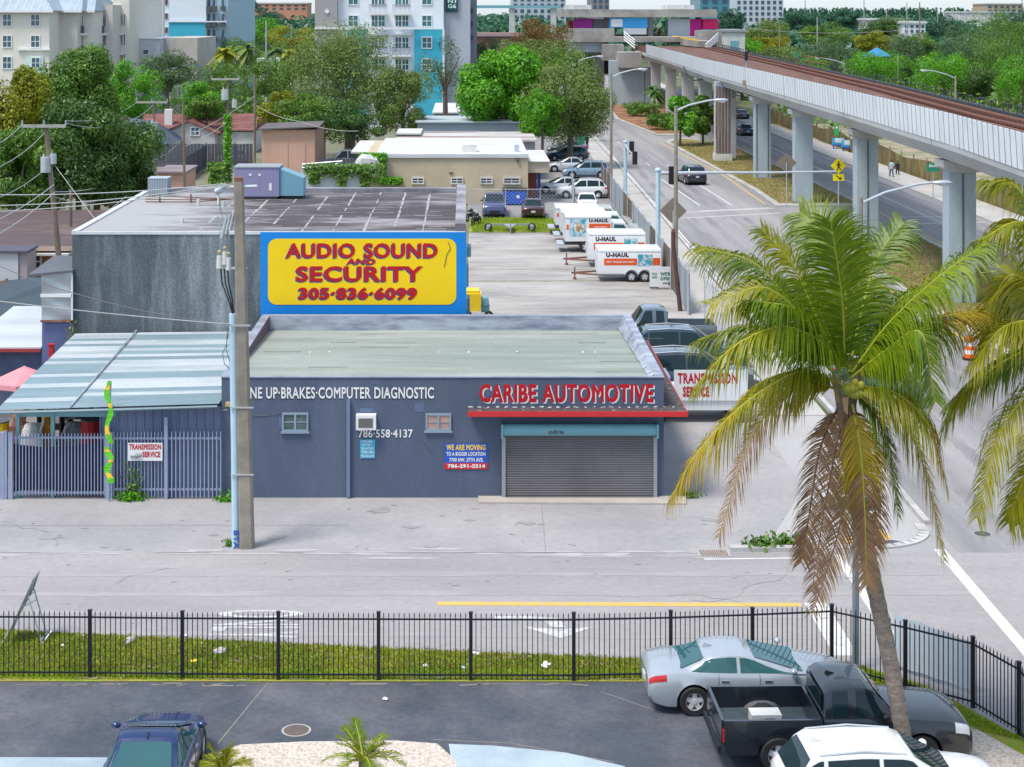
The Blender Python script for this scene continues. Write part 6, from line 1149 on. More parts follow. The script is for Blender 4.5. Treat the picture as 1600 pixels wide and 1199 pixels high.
# far woodland, one mass of crowns nobody could count
g = np.random.default_rng(11); pts = []; nrm = []
for k in range(3600):
    Y = 430 + 2800 * g.uniform() ** 1.6; X = g.uniform(-.42, .55) * Y
    if 430 < Y < 520 and -40 < X < 60: continue
    r = g.uniform(3.5, 8); h = g.uniform(5.5, 10) + (g.uniform(2, 5) if Y > 560 else 0) + (g.uniform(0, 3) if Y > 1400 else 0); nq = 60 if Y < 1000 else 26; d = g.normal(0, 1, (nq, 3)); d /= np.linalg.norm(d, axis=1)[:, None]; d[:, 2] = np.abs(d[:, 2]); pts.append(np.array([X, Y, h - r * .7]) + d * [r, r, r * .75]); nrm.append(d)
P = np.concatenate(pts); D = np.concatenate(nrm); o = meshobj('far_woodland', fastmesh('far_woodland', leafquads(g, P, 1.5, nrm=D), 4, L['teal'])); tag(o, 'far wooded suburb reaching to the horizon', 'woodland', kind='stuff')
pts = []
for k in range(700):
    Y = g.uniform(1500, 1700); X = g.uniform(.15, .33) * Y; h = g.uniform(14, 21); nq = 40; q = g.uniform(-1, 1, (nq, 3)); q[:, 2] = np.abs(q[:, 2]); pts.append(np.array([X, Y, 0]) + q * np.stack([3.5 * (1.1 - q[:, 2]), 3.5 * (1.1 - q[:, 2]), np.full(nq, h)], 1))
P = np.concatenate(pts); o = meshobj('far_pine_belt', fastmesh('far_pine_belt', leafquads(g, P, 1.6), 4, L['teal'])); tag(o, 'far blue green belt of tall pines on the horizon at right', 'woodland', kind='stuff')
pts = []; nrm = []
for k in range(900):
    if k < 620: Y = g.uniform(225, 430); X = g.uniform(46 + (Y - 225) * .06, 160); h = g.uniform(2, 6.5)
    else: Y = g.uniform(235, 420); X = g.uniform(-.30, -.09) * Y; h = g.uniform(2, 6)
    if X < 50 and Y > 290: continue
    r = g.uniform(1.8, 4); nq = 55; d = g.normal(0, 1, (nq, 3)); d /= np.linalg.norm(d, axis=1)[:, None]; d[:, 2] = np.abs(d[:, 2]); pts.append(np.array([X, Y, 0]) + d * [r, r, h]); nrm.append(d)
P = np.concatenate(pts); o = meshobj('undergrowth', fastmesh('undergrowth', leafquads(g, P, .42, nrm=np.concatenate(nrm)), 4, L['mid'])); tag(o, 'dense green undergrowth beneath the trees beyond the tracks', 'undergrowth', kind='stuff')
# ivy on the wall, vines on pole
def ivy(label, pts, n, m='mid', size=.16, sx=.5, name='ivy'):
    g = np.random.default_rng(int(pts[0][0])); C = []
    for _ in range(n):
        k = g.integers(0, len(pts)); x0, x1, y0, y1, Y = pts[k]; p = A(g.uniform(x0, x1), y0 + (y1 - y0) * g.uniform() ** 1.3, Y); C.append((p.x, p.y + g.normal(0, .12), p.z))
    C = np.array(C); o0 = C.mean(0); o = meshobj(name, fastmesh(name, leafquads(g, C - o0, size, nrm=np.array([0, -.8, .5])), 4, L[m])); o.location = o0; return tag(o, label, 'plant')
ivy('ivy cascading over the white wall behind the tarred roof', [(475, 600, 256, 272, 119.7), (480, 600, 260, 279, 119.6), (500, 580, 258, 270, 119.5), (484, 498, 268, 287, 119.6), (528, 540, 268, 290, 119.6), (563, 578, 268, 292, 119.6)], 2300, 'mid', .13); ivy('ivy heap over the left corner of the beige building', [(560, 604, 240, 285, 138.7), (572, 603, 240, 262, 138.5), (596, 628, 278, 288, 138.7)], 1700, 'bright')
# ================================================================ THE BIG COCONUT PALM
def cat(pts, n):
    pts = [Vector(p) for p in pts]; P = [pts[0] * 2 - pts[1]] + pts + [pts[-1] * 2 - pts[-2]]; out = []
    for i in range(n + 1):
        s_ = i / n * (len(pts) - 1); k = min(int(s_), len(pts) - 2); u = s_ - k; a, b, c, d_ = P[k:k + 4]
        out.append(.5 * ((2 * b) + (c - a) * u + (2 * a - 5 * b + 4 * c - d_) * u * u + (3 * b - a - 3 * c + d_) * u ** 3))
    return out
def frond(par, pts, m, hint, ll=.85, droop=.5, n=62, seed=0, wid=.030, rach=None, ragged=.1, m2=None, cut=.5):
    C = cat(pts, n); g = random.Random(seed); V = []; MI = []; hint = Vector(hint).normalized(); i0 = max(3, n // 14)
    for i in range(i0, n):
        s_ = i / n; p = C[i]; t = (C[min(i + 1, n)] - C[i - 1]).normalized(); sd = t.cross(hint)
        sd = sd.normalized() if sd.length > .05 else Vector((1, 0, 0)); nn = sd.cross(t)
        env = min(1, (s_ - i0 / n) * 5 + .3) * (1 - .6 * max(0, (s_ - .55) / .45) ** 1.7)
        for side in (1, -1):
            if g.random() < ragged * .4: continue
            l = ll * env * g.uniform(.8, 1.1); d_ = (sd * side * g.uniform(.72, .92) + t * (.45 + .4 * s_) + nn * g.uniform(-.08, .25)).normalized(); q = [p.copy()]; seg = 4
            dd = droop * g.uniform(.6, 1.35); w_ = [.7, 1, .8, .45, .05]; wv = t * wid * g.uniform(.75, 1.2); f2 = m2 is not None and s_ + g.uniform(-.12, .12) > cut
            for k in range(seg):
                d_ = (d_ + Vector((0, 0, -1)) * dd * (.14 + .26 * k) * (l / .8)).normalized(); q.append(q[-1] + d_ * (l / seg))
            for k in range(seg): V += [q[k] - wv * w_[k], q[k] + wv * w_[k], q[k + 1] + wv * w_[k + 1], q[k + 1] - wv * w_[k + 1]]; MI.append(1 if f2 else 0)
    me = fastmesh('frond', np.array(V), 4, m)
    if m2 is not None: me.materials.append(m2); me.polygons.foreach_set('material_index', MI[:len(me.polygons)])
    o = meshobj('frond', me, par); mb = MB(); mb.tube(C[::4], .03, 6, 0, .005); mb.build('rachis', rach or mat('rachis_yellow', (.34, .33, .04), .6, .1, 3), o, smooth=60); return o
Yp = 34.6; ksc = Yp / F
pb = G(1424, 1228); Yp = pb.y
def PL(px, py, dy=0): q = A(px, py, Yp); return Vector((q.x - pb.x, dy, q.z))
palm = thing('palm_tree', 'tall coconut palm with green and dead brown fronds in front of the corner', 'palm', tuple(pb))
mb = MB(); tp = cat([PL(1426, 1230), PL(1408, 1130), PL(1390, 1030), PL(1365, 910), PL(1340, 790), PL(1326, 690), PL(1322, 600)], 60)
rad = [(.165 + .012 * (i % 2)) * (1.0 if i < 40 else 1.0 + .012 * (i - 40)) for i in range(61)]; mb.tube(tp, rad, 14)
mb.build('trunk', mat('palm_bark', (.27, .22, .18), .9, .22, 3, (.16, .12, .1), 5, stretch=(1, 1, 3), bump=.5, fine=.15), palm, smooth=60)
mb = MB(); g = random.Random(9)
for k in range(16):
    a = k * .9; z0 = PL(1322, 640); e = z0 + Vector((.35 * math.cos(a), .35 * math.sin(a), g.uniform(.3, 1.0))); mb.tube([z0 + Vector((.1 * math.cos(a), .1 * math.sin(a), g.uniform(-.2, .2))), z0.lerp(e, .6), e], [.08, .06, .02], 6)
mb.build('crown_fibre', mat('palm_fibre', (.23, .13, .055), .95, .35, 5, (.4, .3, .14), 2), palm, smooth=60)
for k in range(13):
    q = PL(1324 + g.uniform(-10, 16), 600 + g.uniform(-9, 10), -.38 + g.uniform(-.1, .1)); MB().ell(q, (.085, .085, .1), 10, 8).build('coconut', mat('coconut_green', (.33, .3, .03), .45, .15, 5, (.2, .26, .03), 2), palm, smooth=70)
MB().extr([PL(1308, 614, -.5), PL(1318, 612, -.45), PL(1316, 640, -.5), PL(1310, 634, -.5)], (0, .03, 0)).build('spathe', mat('spathe_tan', (.42, .27, .15), .8, .2, 4), palm)
c0 = (1322, 580); c1 = (1322, 610)
UP, CAM, LFT, RGT = (0, 0, 1), (0, -1, .25), (-.6, -.4, .6), (.6, -.4, .6)
FR = [ # control points (px, py, depth), material, hint, leaflet length, droop
 ([(1320, 575, 0), (1312, 480, -.3), (1300, 405, -.5), (1288, 340, -.6)], 'palm', (0.1, -1, .2), .95, .32), ([(1324, 570, .2), (1330, 450, .6), (1308, 375, 1.1), (1272, 345, 1.5)], 'palm', (0, -1, .3), .9, .45),
 ([(1328, 575, 0), (1352, 490, .3), (1385, 410, .7), (1432, 356, 1.0)], 'palm', (-.5, -.7, .6), .8, .5), ([(1330, 580, -.1), (1378, 500, -.5), (1440, 425, -1.0), (1512, 368, -1.2)], 'palm', (-.5, -.3, .9), .75, .9),
 ([(1330, 585, -.2), (1370, 535, -.8), (1410, 500, -1.4), (1425, 600, -1.7)], 'palm', (-.3, -.5, .9), .8, 1.0), ([(1332, 590, 0), (1400, 545, .2), (1470, 505, .4), (1540, 492, .5)], 'palmm', UP, .8, .9),
 ([(1330, 590, .4), (1400, 560, 1.4), (1450, 540, 2.2), (1500, 560, 2.8)], 'palm', UP, .8, .8), ([(1335, 600, -.1), (1385, 622, -.4), (1430, 715, -.6), (1463, 862, -.6)], 'palmm', RGT, .62, .8),
 ([(1334, 598, .4), (1380, 590, 1.2), (1440, 610, 1.9), (1490, 700, 2.3)], 'palm', UP, .7, .9), ([(1316, 575, 0), (1280, 500, .2), (1245, 420, .4), (1196, 362, .5)], 'palm', (.5, -.6, .6), .8, .6),
 ([(1312, 575, .3), (1260, 500, 1.0), (1200, 430, 1.6), (1112, 408, 2.0)], 'palm', (.3, -.4, .9), .8, .8), ([(1312, 580, 0), (1265, 510, -.2), (1190, 445, -.4), (1105, 470, -.5)], 'palm', (.3, -.5, .85), .75, .75),
 ([(1312, 582, -.2), (1288, 536, -.6), (1210, 495, -1.1), (1130, 520, -1.4), (1072, 580, -1.4)], 'palm', UP, .85, 1.1), ([(1310, 590, .3), (1260, 545, .9), (1190, 530, 1.5), (1110, 560, 1.9)], 'palm', UP, .8, .9),
 ([(1312, 600, 0), (1250, 577, -.2), (1160, 620, -.5), (1085, 690, -.7), (1042, 762, -.7)], 'palmm', UP, .8, 1.1), ([(1312, 612, .2), (1262, 607, .5), (1190, 690, .8), (1132, 862, .9)], 'palmy', LFT, .6, .9),
 ([(1312, 578, -.1), (1275, 520, -.5), (1225, 470, -.9), (1165, 455, -1.2)], 'palm', UP, .85, .9), ([(1330, 582, .1), (1372, 520, .1), (1410, 470, .2), (1462, 450, .3)], 'palm', UP, .8, .9), ([(1330, 600, -.2), (1380, 600, -.7), (1425, 640, -1.1), (1452, 730, -1.2)], 'palmm', UP, .7, 1.0), ([(1312, 600, .1), (1255, 590, .6), (1190, 625, 1.1), (1140, 700, 1.3)], 'palmm', UP, .75, 1.0),
 ([(1316, 630, -.25), (1300, 690, -.4), (1280, 790, -.45), (1262, 915, -.4)], 'palmb', (0, -1, 0), .55, .9), ([(1312, 632, 0), (1282, 700, 0), (1262, 820, 0), (1252, 880, 0)], 'palmb', (-.3, -1, 0), .5, 1.0), ([(1324, 635, -.3), (1318, 720, -.5), (1300, 820, -.55), (1262, 945, -.5)], 'palmb', (0, -1, 0), .5, 1.0),
 ([(1326, 625, -.35), (1335, 700, -.6), (1341, 800, -.6), (1345, 905, -.5)], 'palmy', (0, -1, 0), .62, .7), ([(1330, 630, -.1), (1352, 690, -.2), (1362, 780, -.2), (1366, 850, -.15)], 'palmb', (0, -1, 0), .5, 1.0), ([(1334, 612, 0), (1362, 640, -.2), (1385, 700, -.3), (1398, 800, -.3)], 'palm', RGT, .6, .8),
 ([(1320, 585, .5), (1300, 520, 1.3), (1290, 470, 2.1), (1275, 470, 2.9)], 'palm', UP, .8, .8), ([(1326, 585, .5), (1345, 510, 1.2), (1375, 465, 2.0), (1400, 470, 2.8)], 'palm', UP, .8, .8),
]
for i, (pt, m, hint, ll, dr) in enumerate(FR):
    frond(palm, [PL(*q) for q in pt], L[m], hint, ll * (1.22 if i in (0, 1, 2, 9) else 1.6 if m != 'palmb' else 1.5), dr * (1.1 if m != 'palmb' else .95), 140 if m != 'palmb' else 120, i, wid=.021, m2=L['palmb'] if m == 'palmy' else L['palmy'] if m == 'palmm' else L['palmm'] if i in (9, 10, 11, 12, 13) else None, cut=.45 if m == 'palmy' else .6, ragged=.6 if m == 'palmb' else .28, rach=M['rust'] if m == 'palmb' else None)
# the palm whose crown stands just outside the right edge
pb2 = Vector((X_(1700, 34.2), 34.2, 0)); Yq = 34.2
def PR(px, py, dy=0): q = A(px, py, Yq); return Vector((q.x - pb2.x, dy, q.z))
pm2 = thing('palm_tree', 'coconut palm at the right edge with only its drooping fronds in view', 'palm', tuple(pb2)); MB().tube(cat([PR(1705, 1236), PR(1700, 900), PR(1690, 560)], 24), .17, 12).build('trunk', MATS['palm_bark'], pm2, smooth=60)
FR2 = [([(1690, 540, 0), (1640, 420, -.2), (1590, 345, -.3), (1520, 372, -.4)], 'palm', UP, .75, 1.0), ([(1690, 545, 0), (1640, 470, .4), (1590, 440, .6), (1545, 540, .7)], 'palmm', (.2, -.9, .4), .8, .7), ([(1690, 550, -.2), (1640, 500, -.5), (1550, 496, -.9), (1492, 560, -1.0)], 'palmm', UP, .8, 1.0),
       ([(1690, 555, 0), (1620, 545, .1), (1545, 590, .3), (1492, 640, .4)], 'palm', UP, .75, .9), ([(1690, 570, -.2), (1610, 590, -.6), (1540, 660, -.9), (1505, 790, -.9)], 'palmm', LFT, .75, 1.0), ([(1690, 580, -.3), (1625, 640, -.6), (1580, 730, -.8), (1556, 800, -.8)], 'palmm', LFT, .75, .9), ([(1692, 585, 0), (1640, 680, 0), (1610, 760, 0), (1592, 820, 0)], 'palmm', LFT, .6, .9),
       ([(1690, 540, .3), (1640, 380, .6), (1610, 300, .8), (1570, 290, 1)], 'palm', UP, .7, .8), ([(1690, 560, .3), (1610, 560, .8), (1540, 620, 1.2), (1500, 700, 1.3)], 'palm', UP, .7, .9)]
for i, (pt, m, hint, ll, dr) in enumerate(FR2): frond(pm2, [PR(*q) for q in pt], L[m], hint, ll * 1.6, dr * 1.05, 140, 50 + i, wid=.021, m2=L['palmm'], cut=.5)
# small palms at the bottom edge
def smallpalm(label, px, Y, zt, R_, m, n, seed):
    t = thing('palm_shrub', label, 'palm', (X_(px, Y), Y, 0)); MB().cyl((0, 0, 0), (0, 0, zt * .55), .12, .1).build('trunk', M['trunk'], t); g = random.Random(seed)
    for k in range(n):
        a = 2 * math.pi * k / n + g.uniform(-.2, .2); el = g.uniform(.25, 1.3); dr = Vector((math.cos(a) * math.cos(el), math.sin(a) * math.cos(el), math.sin(el))); b = Vector((0, 0, zt * .55)); pts = [b + dr * R_ * s_ + Vector((0, 0, -R_ * .55 * s_ * s_ * math.cos(el))) for s_ in (0, .35, .7, 1)]
        frond(t, pts, L[m], (0, 0, 1) if el < .9 else (-dr.x, -dr.y, .3), .24, .3, 30, seed + k, wid=.014)
smallpalm('small green date palm on the white gravel bed', 568, 34.0, 1.35, 1.0, 'palm', 17, 200); smallpalm('yellowish young palm at the left end of the gravel bed', 348, 34.0, .95, .75, 'palmm', 11, 300)
# ================================================================ BUILDINGS BEHIND
def win(par, x0, x1, z0, z1, y, fm, pm, mull=True, d=.12):
    w_, h_ = x1 - x0, z1 - z0; f_ = min(.12, w_ * .12); b = MB(); b.b2(x0 - f_, x1 + f_, y - d, y - .003, z1, z1 + f_); b.b2(x0 - f_, x1 + f_, y - d, y - .003, z0 - f_, z0); b.b2(x0 - f_, x0, y - d, y - .003, z0, z1); b.b2(x1, x1 + f_, y - d, y - .003, z0, z1)
    if mull: b.b2((x0 + x1) / 2 - .04, (x0 + x1) / 2 + .04, y - d * .8, y - .003, z0, z1); b.b2(x0, (x0 + x1) / 2 - .04, y - d * .7, y - .003, (z0 + z1) / 2 - .04, (z0 + z1) / 2 + .04); b.b2((x0 + x1) / 2 + .04, x1, y - d * .7, y - .003, (z0 + z1) / 2 - .04, (z0 + z1) / 2 + .04)
    o = b.build('window', fm, par); MB().b2(x0, x1, y - d * .5, y - .004, z0, z1).build('pane', pm, o); return o
def wpx(par, px0, px1, py0, py1, Y, fm=None, pm=None, mull=True): return win(par, X_(px0, Y), X_(px1, Y), Z_(py1, Y), Z_(py0, Y), Y, fm or M['white'], pm or M['pane'], mull)
cream = mat('cream_stucco', (.68, .65, .58), .85, .05, .3); cream_shade = mat('cream_stucco_shaded', (.58, .55, .5), .85, .05, .3); wht = mat('white_stucco', (.68, .73, .79), .85, .04, .3); aqua = mat('aqua_wall', (.05, .40, .55), .8, .06, .4, stretch=(1, 1, 3)); warmg = mat('warm_grey_wall', (.33, .32, .32), .85, .05, .3)  # second cream is the same stucco, shade of the side walls painted in
mroof = mat('standing_seam_roof', (.34, .41, .47), .5, .08, .6, (.27, .33, .38), .5); tower_glass = mat('tower_glass', (.05, .09, .14), .15, .2, .4)
# cream block, upper left
Y = 232; b = thing('apartment_building', 'cream apartment building with a metal seam roof at the upper left', 'building'); kz = Z_(17, Y)
for px0, px1, y0, y1, m in ((-140, 77, Y, Y + 30, cream), (77.2, 121, Y + 6, Y + 30, cream_shade), (121.2, 145, Y + 9, Y + 34, cream), (145.2, 176, Y + 16, Y + 44, cream_shade), (176.2, 202, Y + 22, Y + 50, cream)):
    x0, x1 = X_(px0, y0), X_(px1, y0); MB().b2(x0, x1, y0, y1, 0, Z_(17, y0) if px0 < 145 else Z_(8, y0) if px0 < 150 else Z_(-24, y0)).build('wall', m, b)
def hip(x0, x1, y0, y1, z, h, nm='roof'):
    o_ = .7; x0 -= o_; x1 += o_; y0 -= o_; y1 += o_; e = min(h * 1.1, (x1 - x0) / 2.2); ym = (y0 + y1) / 2; mb = MB(); mb.add([(x0, y0, z), (x1, y0, z), (x1, y1, z), (x0, y1, z), (x0 + e, ym, z + h), (x1 - e, ym, z + h)], [(0, 1, 5, 4), (1, 2, 5), (2, 3, 4, 5), (3, 0, 4), (3, 2, 1, 0)])
    r_ = mb.build(nm, mroof, b); s_ = MB(); k = x0 + 1
    while k < x1 - 1:
        u = min(1, (k - x0) / e, (x1 - k) / e); s_.add([(k, y0 + .02, z + .03), (k + .12, y0 + .02, z + .03), (k + .12, y0 + (ym - y0) * u, z + h * u + .06), (k, y0 + (ym - y0) * u, z + h * u + .06)], [(0, 1, 2, 3)]); k += 1.1
    s_.build('seam', mat('seam_pale', (.45, .52, .58), .5, .05, 1), r_); MB().b2(x0, x1, y0 - .15, y0 - .005, z - .25, z + .05).build('eave', M['white'], r_)
hip(X_(-140, Y), X_(77, Y), Y, Y + 30, kz, 9); hip(X_(77.4, Y + 6), X_(122, Y + 6), Y + 6, Y + 30, Z_(17, Y + 6) , 5); hip(X_(121.4, Y + 9), X_(142, Y + 9), Y + 9, Y + 26, Z_(17, Y + 9), 3.6)
for r_ in range(3):
    for px in (5, 49): wpx(b, px, px + 12.5, 23.2 + r_ * 33.2, 40.5 + r_ * 33.2, Y)
    wpx(b, 79, 81, 23.5 + r_ * 33, 41 + r_ * 33, Y + 6, mull=False)
    for px, yy in ((147.5, Y + 16), (152, Y + 16), (164, Y + 16), (190, Y + 22), (194, Y + 22), (177.5, Y + 22)): wpx(b, px, px + 1.6, 22.5 + r_ * 31, 39.5 + r_ * 31, yy, mull=False)
    for px, yy, w_ in ((124, Y + 9, 7.5), (159.5, Y + 16, 3.4), (181, Y + 22, 6.5)):
        x0 = X_(px, yy); z0 = Z_(52 + r_ * 31, yy); bl = MB(); bl.b2(x0, x0 + w_ * yy / F, yy - 1.0, yy - .01, z0, z0 + 1.05); bl.build('balcony', M['dgrey'], b); MB().b2(x0 - .2, x0 + (w_ + 6) * yy / F, yy - 1.1, yy - .01, z0 - .3, z0 - .01).build('balcony_slab', M['white'], b); MB().b2(x0, x0 + .5, yy - .02, yy - .003, z0 + 1.06, z0 + 2.4).build('balcony_door', M['pane'], b)
q = Z_(115, Y); MB().b2(X_(42, Y), X_(68, Y), Y - .3, Y - .01, q, Z_(89, Y)).build('entry_bay', mat('mint', (.5, .68, .62), .8, .05, 1), b); MB().b2(X_(28, Y), X_(79, Y), Y - .35, Y - .02, Z_(79, Y), Z_(76, Y)).build('cornice', M['white'], b)
wpx(b, 50, 62, 91, 106, Y - .32)
# white and aqua block behind it
Y = 300; b = thing('apartment_building', 'white apartment block with an aqua panel right of the cream building', 'building')
MB().b2(X_(213, Y), X_(257, Y), Y + 6, Y + 40, 0, Z_(-30, Y)).build('wall', warmg, b); MB().b2(X_(228, Y), X_(247, Y), Y + 5, Y + 5.99, 0, Z_(-30, Y)).build('wall', wht, b); MB().b2(X_(257.2, Y), X_(322, Y), Y, Y + 40, 0, Z_(-30, Y)).build('wall', wht, b); MB().b2(X_(322.2, Y), X_(355, Y), Y + 1, Y + 40, 0, Z_(-30, Y)).build('wall', mat('blue_white_wall', (.33, .47, .55), .8, .05, .5), b); MB().b2(X_(200, Y + 4), X_(212.8, Y + 4), Y + 4, Y + 30, 0, Z_(-30, Y)).build('wall', tower_glass, b)
MB().b2(X_(264, Y), X_(321, Y), Y - .3, Y - .01, 0, Z_(35, Y)).build('aqua_panel', aqua, b); MB().b2(X_(264, Y), X_(355, Y), Y - .5, Y - .31, Z_(35, Y), Z_(33, Y)).build('cornice', M['white'], b)
for r_ in range(4):
    wpx(b, 258, 262.5, 0 + r_ * 22 - 1, 9 + r_ * 22 - 1, Y, pm=mat('maroon_pane', (.12, .06, .08), .3, .1, 1), mull=False)
    for px in (324, 332, 346):
        wpx(b, px, px + 5, -2 + r_ * 24, 14 + r_ * 24, Y + 1, mull=False); MB().b2(X_(px - 1, Y), X_(px + 6, Y), Y - .4, Y + .7, Z_(17 + r_ * 24, Y), Z_(10 + r_ * 24, Y)).build('balcony', M['dgrey'], b)
    MB().b2(X_(201, Y + 4), X_(212, Y + 4), Y + 2.8, Y + 3.9, Z_(8 + r_ * 22, Y), Z_(5 + r_ * 22, Y)).build('balcony_slab', M['white'], b)
Y = 262; b = thing('low_building', 'low white building in front of the aqua panelled block', 'building'); MB().b2(X_(213, Y), X_(250, Y), Y, Y + 20, 0, Z_(61, Y)).build('wall', mat('pale_lilac_wall', (.5, .52, .58), .8, .05, .5), b); MB().b2(X_(250.3, Y), X_(302, Y), Y + 4, Y + 24, 0, Z_(60, Y)).build('wall', mat('stained_white_wall', (.52, .5, .47), .85, .12, .3, (.4, .37, .33), .3), b); wpx(b, 224, 232, 78, 85, Y, mull=False); MB().b2(X_(212, Y), X_(251, Y), Y - .2, Y + 20.2, Z_(61, Y), Z_(60, Y)).build('parapet', M['white'], b)
# central block
Y = 232; b = thing('apartment_building', 'white and cyan apartment block with balconies at the top centre', 'building')
MB().b2(X_(492, Y), X_(526.8, Y), Y, Y + 40, 0, Z_(-40, Y)).build('wall', warmg, b); MB().b2(X_(527, Y), X_(693, Y), Y + 1, Y + 40, 0, Z_(-40, Y)).build('wall', wht, b); MB().b2(X_(693.2, Y), X_(735, Y), Y + 2, Y + 40, 0, Z_(-40, Y)).build('wall', mat('lilac_grey_wall', (.38, .41, .47), .85, .04, .3), b); MB().b2(X_(735.2, Y), X_(746, Y), Y + 10, Y + 40, 0, Z_(-40, Y)).build('wall', mat('side_grey', (.24, .26, .3), .85, .04, .3), b)
MB().b2(X_(492, Y), X_(694, Y), Y - .4, Y - .01, Z_(46, Y), Z_(43, Y)).build('cornice', M['white'], b); MB().b2(X_(647, Y), X_(691, Y), Y + .6, Y + .99, 0, Z_(46, Y)).build('cyan_panel', aqua, b); MB().b2(X_(545, Y), X_(571, Y), Y + .6, Y + .99, 0, Z_(46, Y)).build('cyan_panel', aqua, b); MB().b2(X_(691.2, Y), X_(694.4, Y), Y + .5, Y + .98, 0, Z_(46, Y)).build('corner_trim', M['white'], b)
tp_ = mat('teal_pane', (.05, .15, .18), .15, .3, 1)
for r_ in range(-1, 3):
    for px in (545, 660): wpx(b, px, px + 14, 25 + r_ * 34, 41 + r_ * 34, Y + 1 if (px == 545 or r_ < 1) else Y + .6, pm=tp_)
    for px in (581, 618): wpx(b, px, px + 9, 25 + r_ * 34, 41 + r_ * 34, Y + 1, pm=tp_); wpx(b, px + 11, px + 20, 25 + r_ * 34, 41 + r_ * 34, Y + 1, pm=tp_)
for px in (577, 614):
    for r_ in (0, 2):
        x0, x1 = X_(px, Y), X_(px + 28, Y); z0 = Z_(20 + r_ * 33, Y); MB().b2(x0, x1, Y - .4, Y + .9, z0 - .25, z0).build('balcony_slab', M['white'], b); rl = MB()
        for k in range(15): x = x0 + (x1 - x0) * k / 14; rl.b2(x - .02, x + .02, Y - .36, Y - .32, z0, z0 + 1.05)
        rl.b2(x0, x1, Y - .37, Y - .31, z0 + 1.05, z0 + 1.12); rl.build('balcony_railing', M['blackm'], b)
    MB().b2(X_(px - 2, Y), X_(px + 28, Y), Y + .2, Y + .95, Z_(55.5, Y), Z_(53.5, Y)).build('awning', M['white'], b)
MB().extr([(X_(511, Y) + .3 * math.cos(a) * 1.2, Y - .15, Z_(18, Y) + .36 * math.sin(a)) for a in (0, 1.571, 3.142, 4.712)], (0, .1, 0)).build('ornament', M['white'], b)
sg = MB().b2(X_(696, Y), X_(715, Y), Y + 1.6, Y + 1.95, Z_(19, Y), Z_(-14, Y)).build('building_sign', mat('sign_dark_teal', (.01, .05, .07), .6, .1, 1), b)
f_ = MB(); f_.text('N1', (X_(699.5, Y), Y + 1.58, Z_(5, Y)), 13 * Y / F, 5.6 * Y / F, bold=.03); f_.text('G6', (X_(699.5, Y), Y + 1.58, Z_(13, Y)), 13 * Y / F, 6.5 * Y / F, bold=.03); f_.build('lettering', mat('mint_letters', (.55, .8, .7), .5, .05, 1), sg)
for r_ in range(3): MB().b2(X_(736, Y + 10), X_(739, Y + 10), Y + 9, Y + 9.99, Z_(20 + r_ * 22, Y), Z_(12 + r_ * 22, Y)).build('balcony', M['dgrey'], b)
b = thing('brick_building', 'low red brick building between the apartment block and the rust brown tree', 'building'); Y = 285; MB().b2(X_(742, Y), X_(815, Y), Y, Y + 20, 0, Z_(53, Y)).build('wall', mat('red_brick_wall', (.22, .09, .08), .85, .15, .5, (.3, .16, .14), .3, stretch=(1, 1, 4)), b); MB().b2(X_(742, Y), X_(815, Y), Y - .3, Y - .01, Z_(57, Y), Z_(52, Y)).build('parapet', mat('pinkish_trim', (.36, .28, .28), .85, .1, 1), b)
# far blocks on the horizon
def block(label, px0, px1, py0, Y, m, rows=0, cols=0, wm=None, dp=25, rm=None, py1=None):
    b = thing('distant_building', label, 'building', (X_((px0 + px1) / 2, Y), Y, 0)); hw = (px1 - px0) / 2 * Y / F; zt = Z_(py0, Y); MB().b2(-hw, hw, 0, dp, 0, zt).build('wall', m, b); MB().b2(-hw - .4, hw + .4, -.4, dp + .4, zt, zt + .6).build('roof', rm or M['offwhite'], b)
    zb = Z_(py1 or 45, Y)
    for c in range(cols):
        for r_ in range(rows): x = -hw + (c + .5) * 2 * hw / cols; z = zt - (r_ + .6) * (zt - zb) / rows; MB().b2(x - hw / cols * .5, x + hw / cols * .5, -.12, -.005, z - (zt - zb) / rows * .28, z + (zt - zb) / rows * .28).build('window', wm or tower_glass, b)
block('white residential tower right of the station', 1150, 1224, -28, 620, mat('tower_white', (.5, .54, .57), .8, .05, .1), 7, 8, py1=34); block('row of orange apartment blocks far behind at the upper left', 388, 480, 6, 900, mat('orange_stucco', (.5, .24, .15), .8, .15, .1), 2, 8, py1=16); block('pale building behind the left end of the station roof', 800, 884, -6, 640, mat('pale_bldg', (.42, .48, .52), .8, .08, .2), 4, 8, py1=30)
block('blue glass building behind the station roof', 1094, 1140, -4, 560, mat('glass_teal', (.07, .24, .3), .3, .1, .3), 2, 3, py1=18); block('grey tower behind the station, left of the roof box', 925, 952, -12, 600, mat('tower_brown', (.22, .2, .22), .8, .1, .2), 3, 3, py1=14); block('small white building among the trees beyond the tracks', 1412, 1446, 37, 440, M['white'], 2, 4, py1=52); block('tan apartment building on the right horizon', 1542, 1598, 7, 900, mat('tan_bldg', (.42, .32, .22), .8, .1, .2), 2, 6, py1=20); block('long pale warehouse roof on the right skyline', 1500, 1590, 20, 760, M['offwhite'], 0, 0); block('second white roof left of the tall brown pole', 1368, 1406, 32, 560, M['offwhite']); block('white wall building behind the upper left light poles', 405, 452, 97, 292, M['offwhite'], 1, 3, py1=112, dp=10)
b = thing('blue_pavilion', 'blue tented roof among the trees beyond the tracks', 'pavilion', (X_(1370, 300), 300, 0)); mb = MB(); h_ = 2.3; z0 = Z_(88, 300); mb.add([(-h_, -h_, z0), (h_, -h_, z0), (h_, h_, z0), (-h_, h_, z0), (0, 0, z0 + 1.6)], [(0, 1, 4), (1, 2, 4), (2, 3, 4), (3, 0, 4)]); mb.build('roof', mat('pavilion_blue', (.03, .22, .42), .6, .1, 1), b)
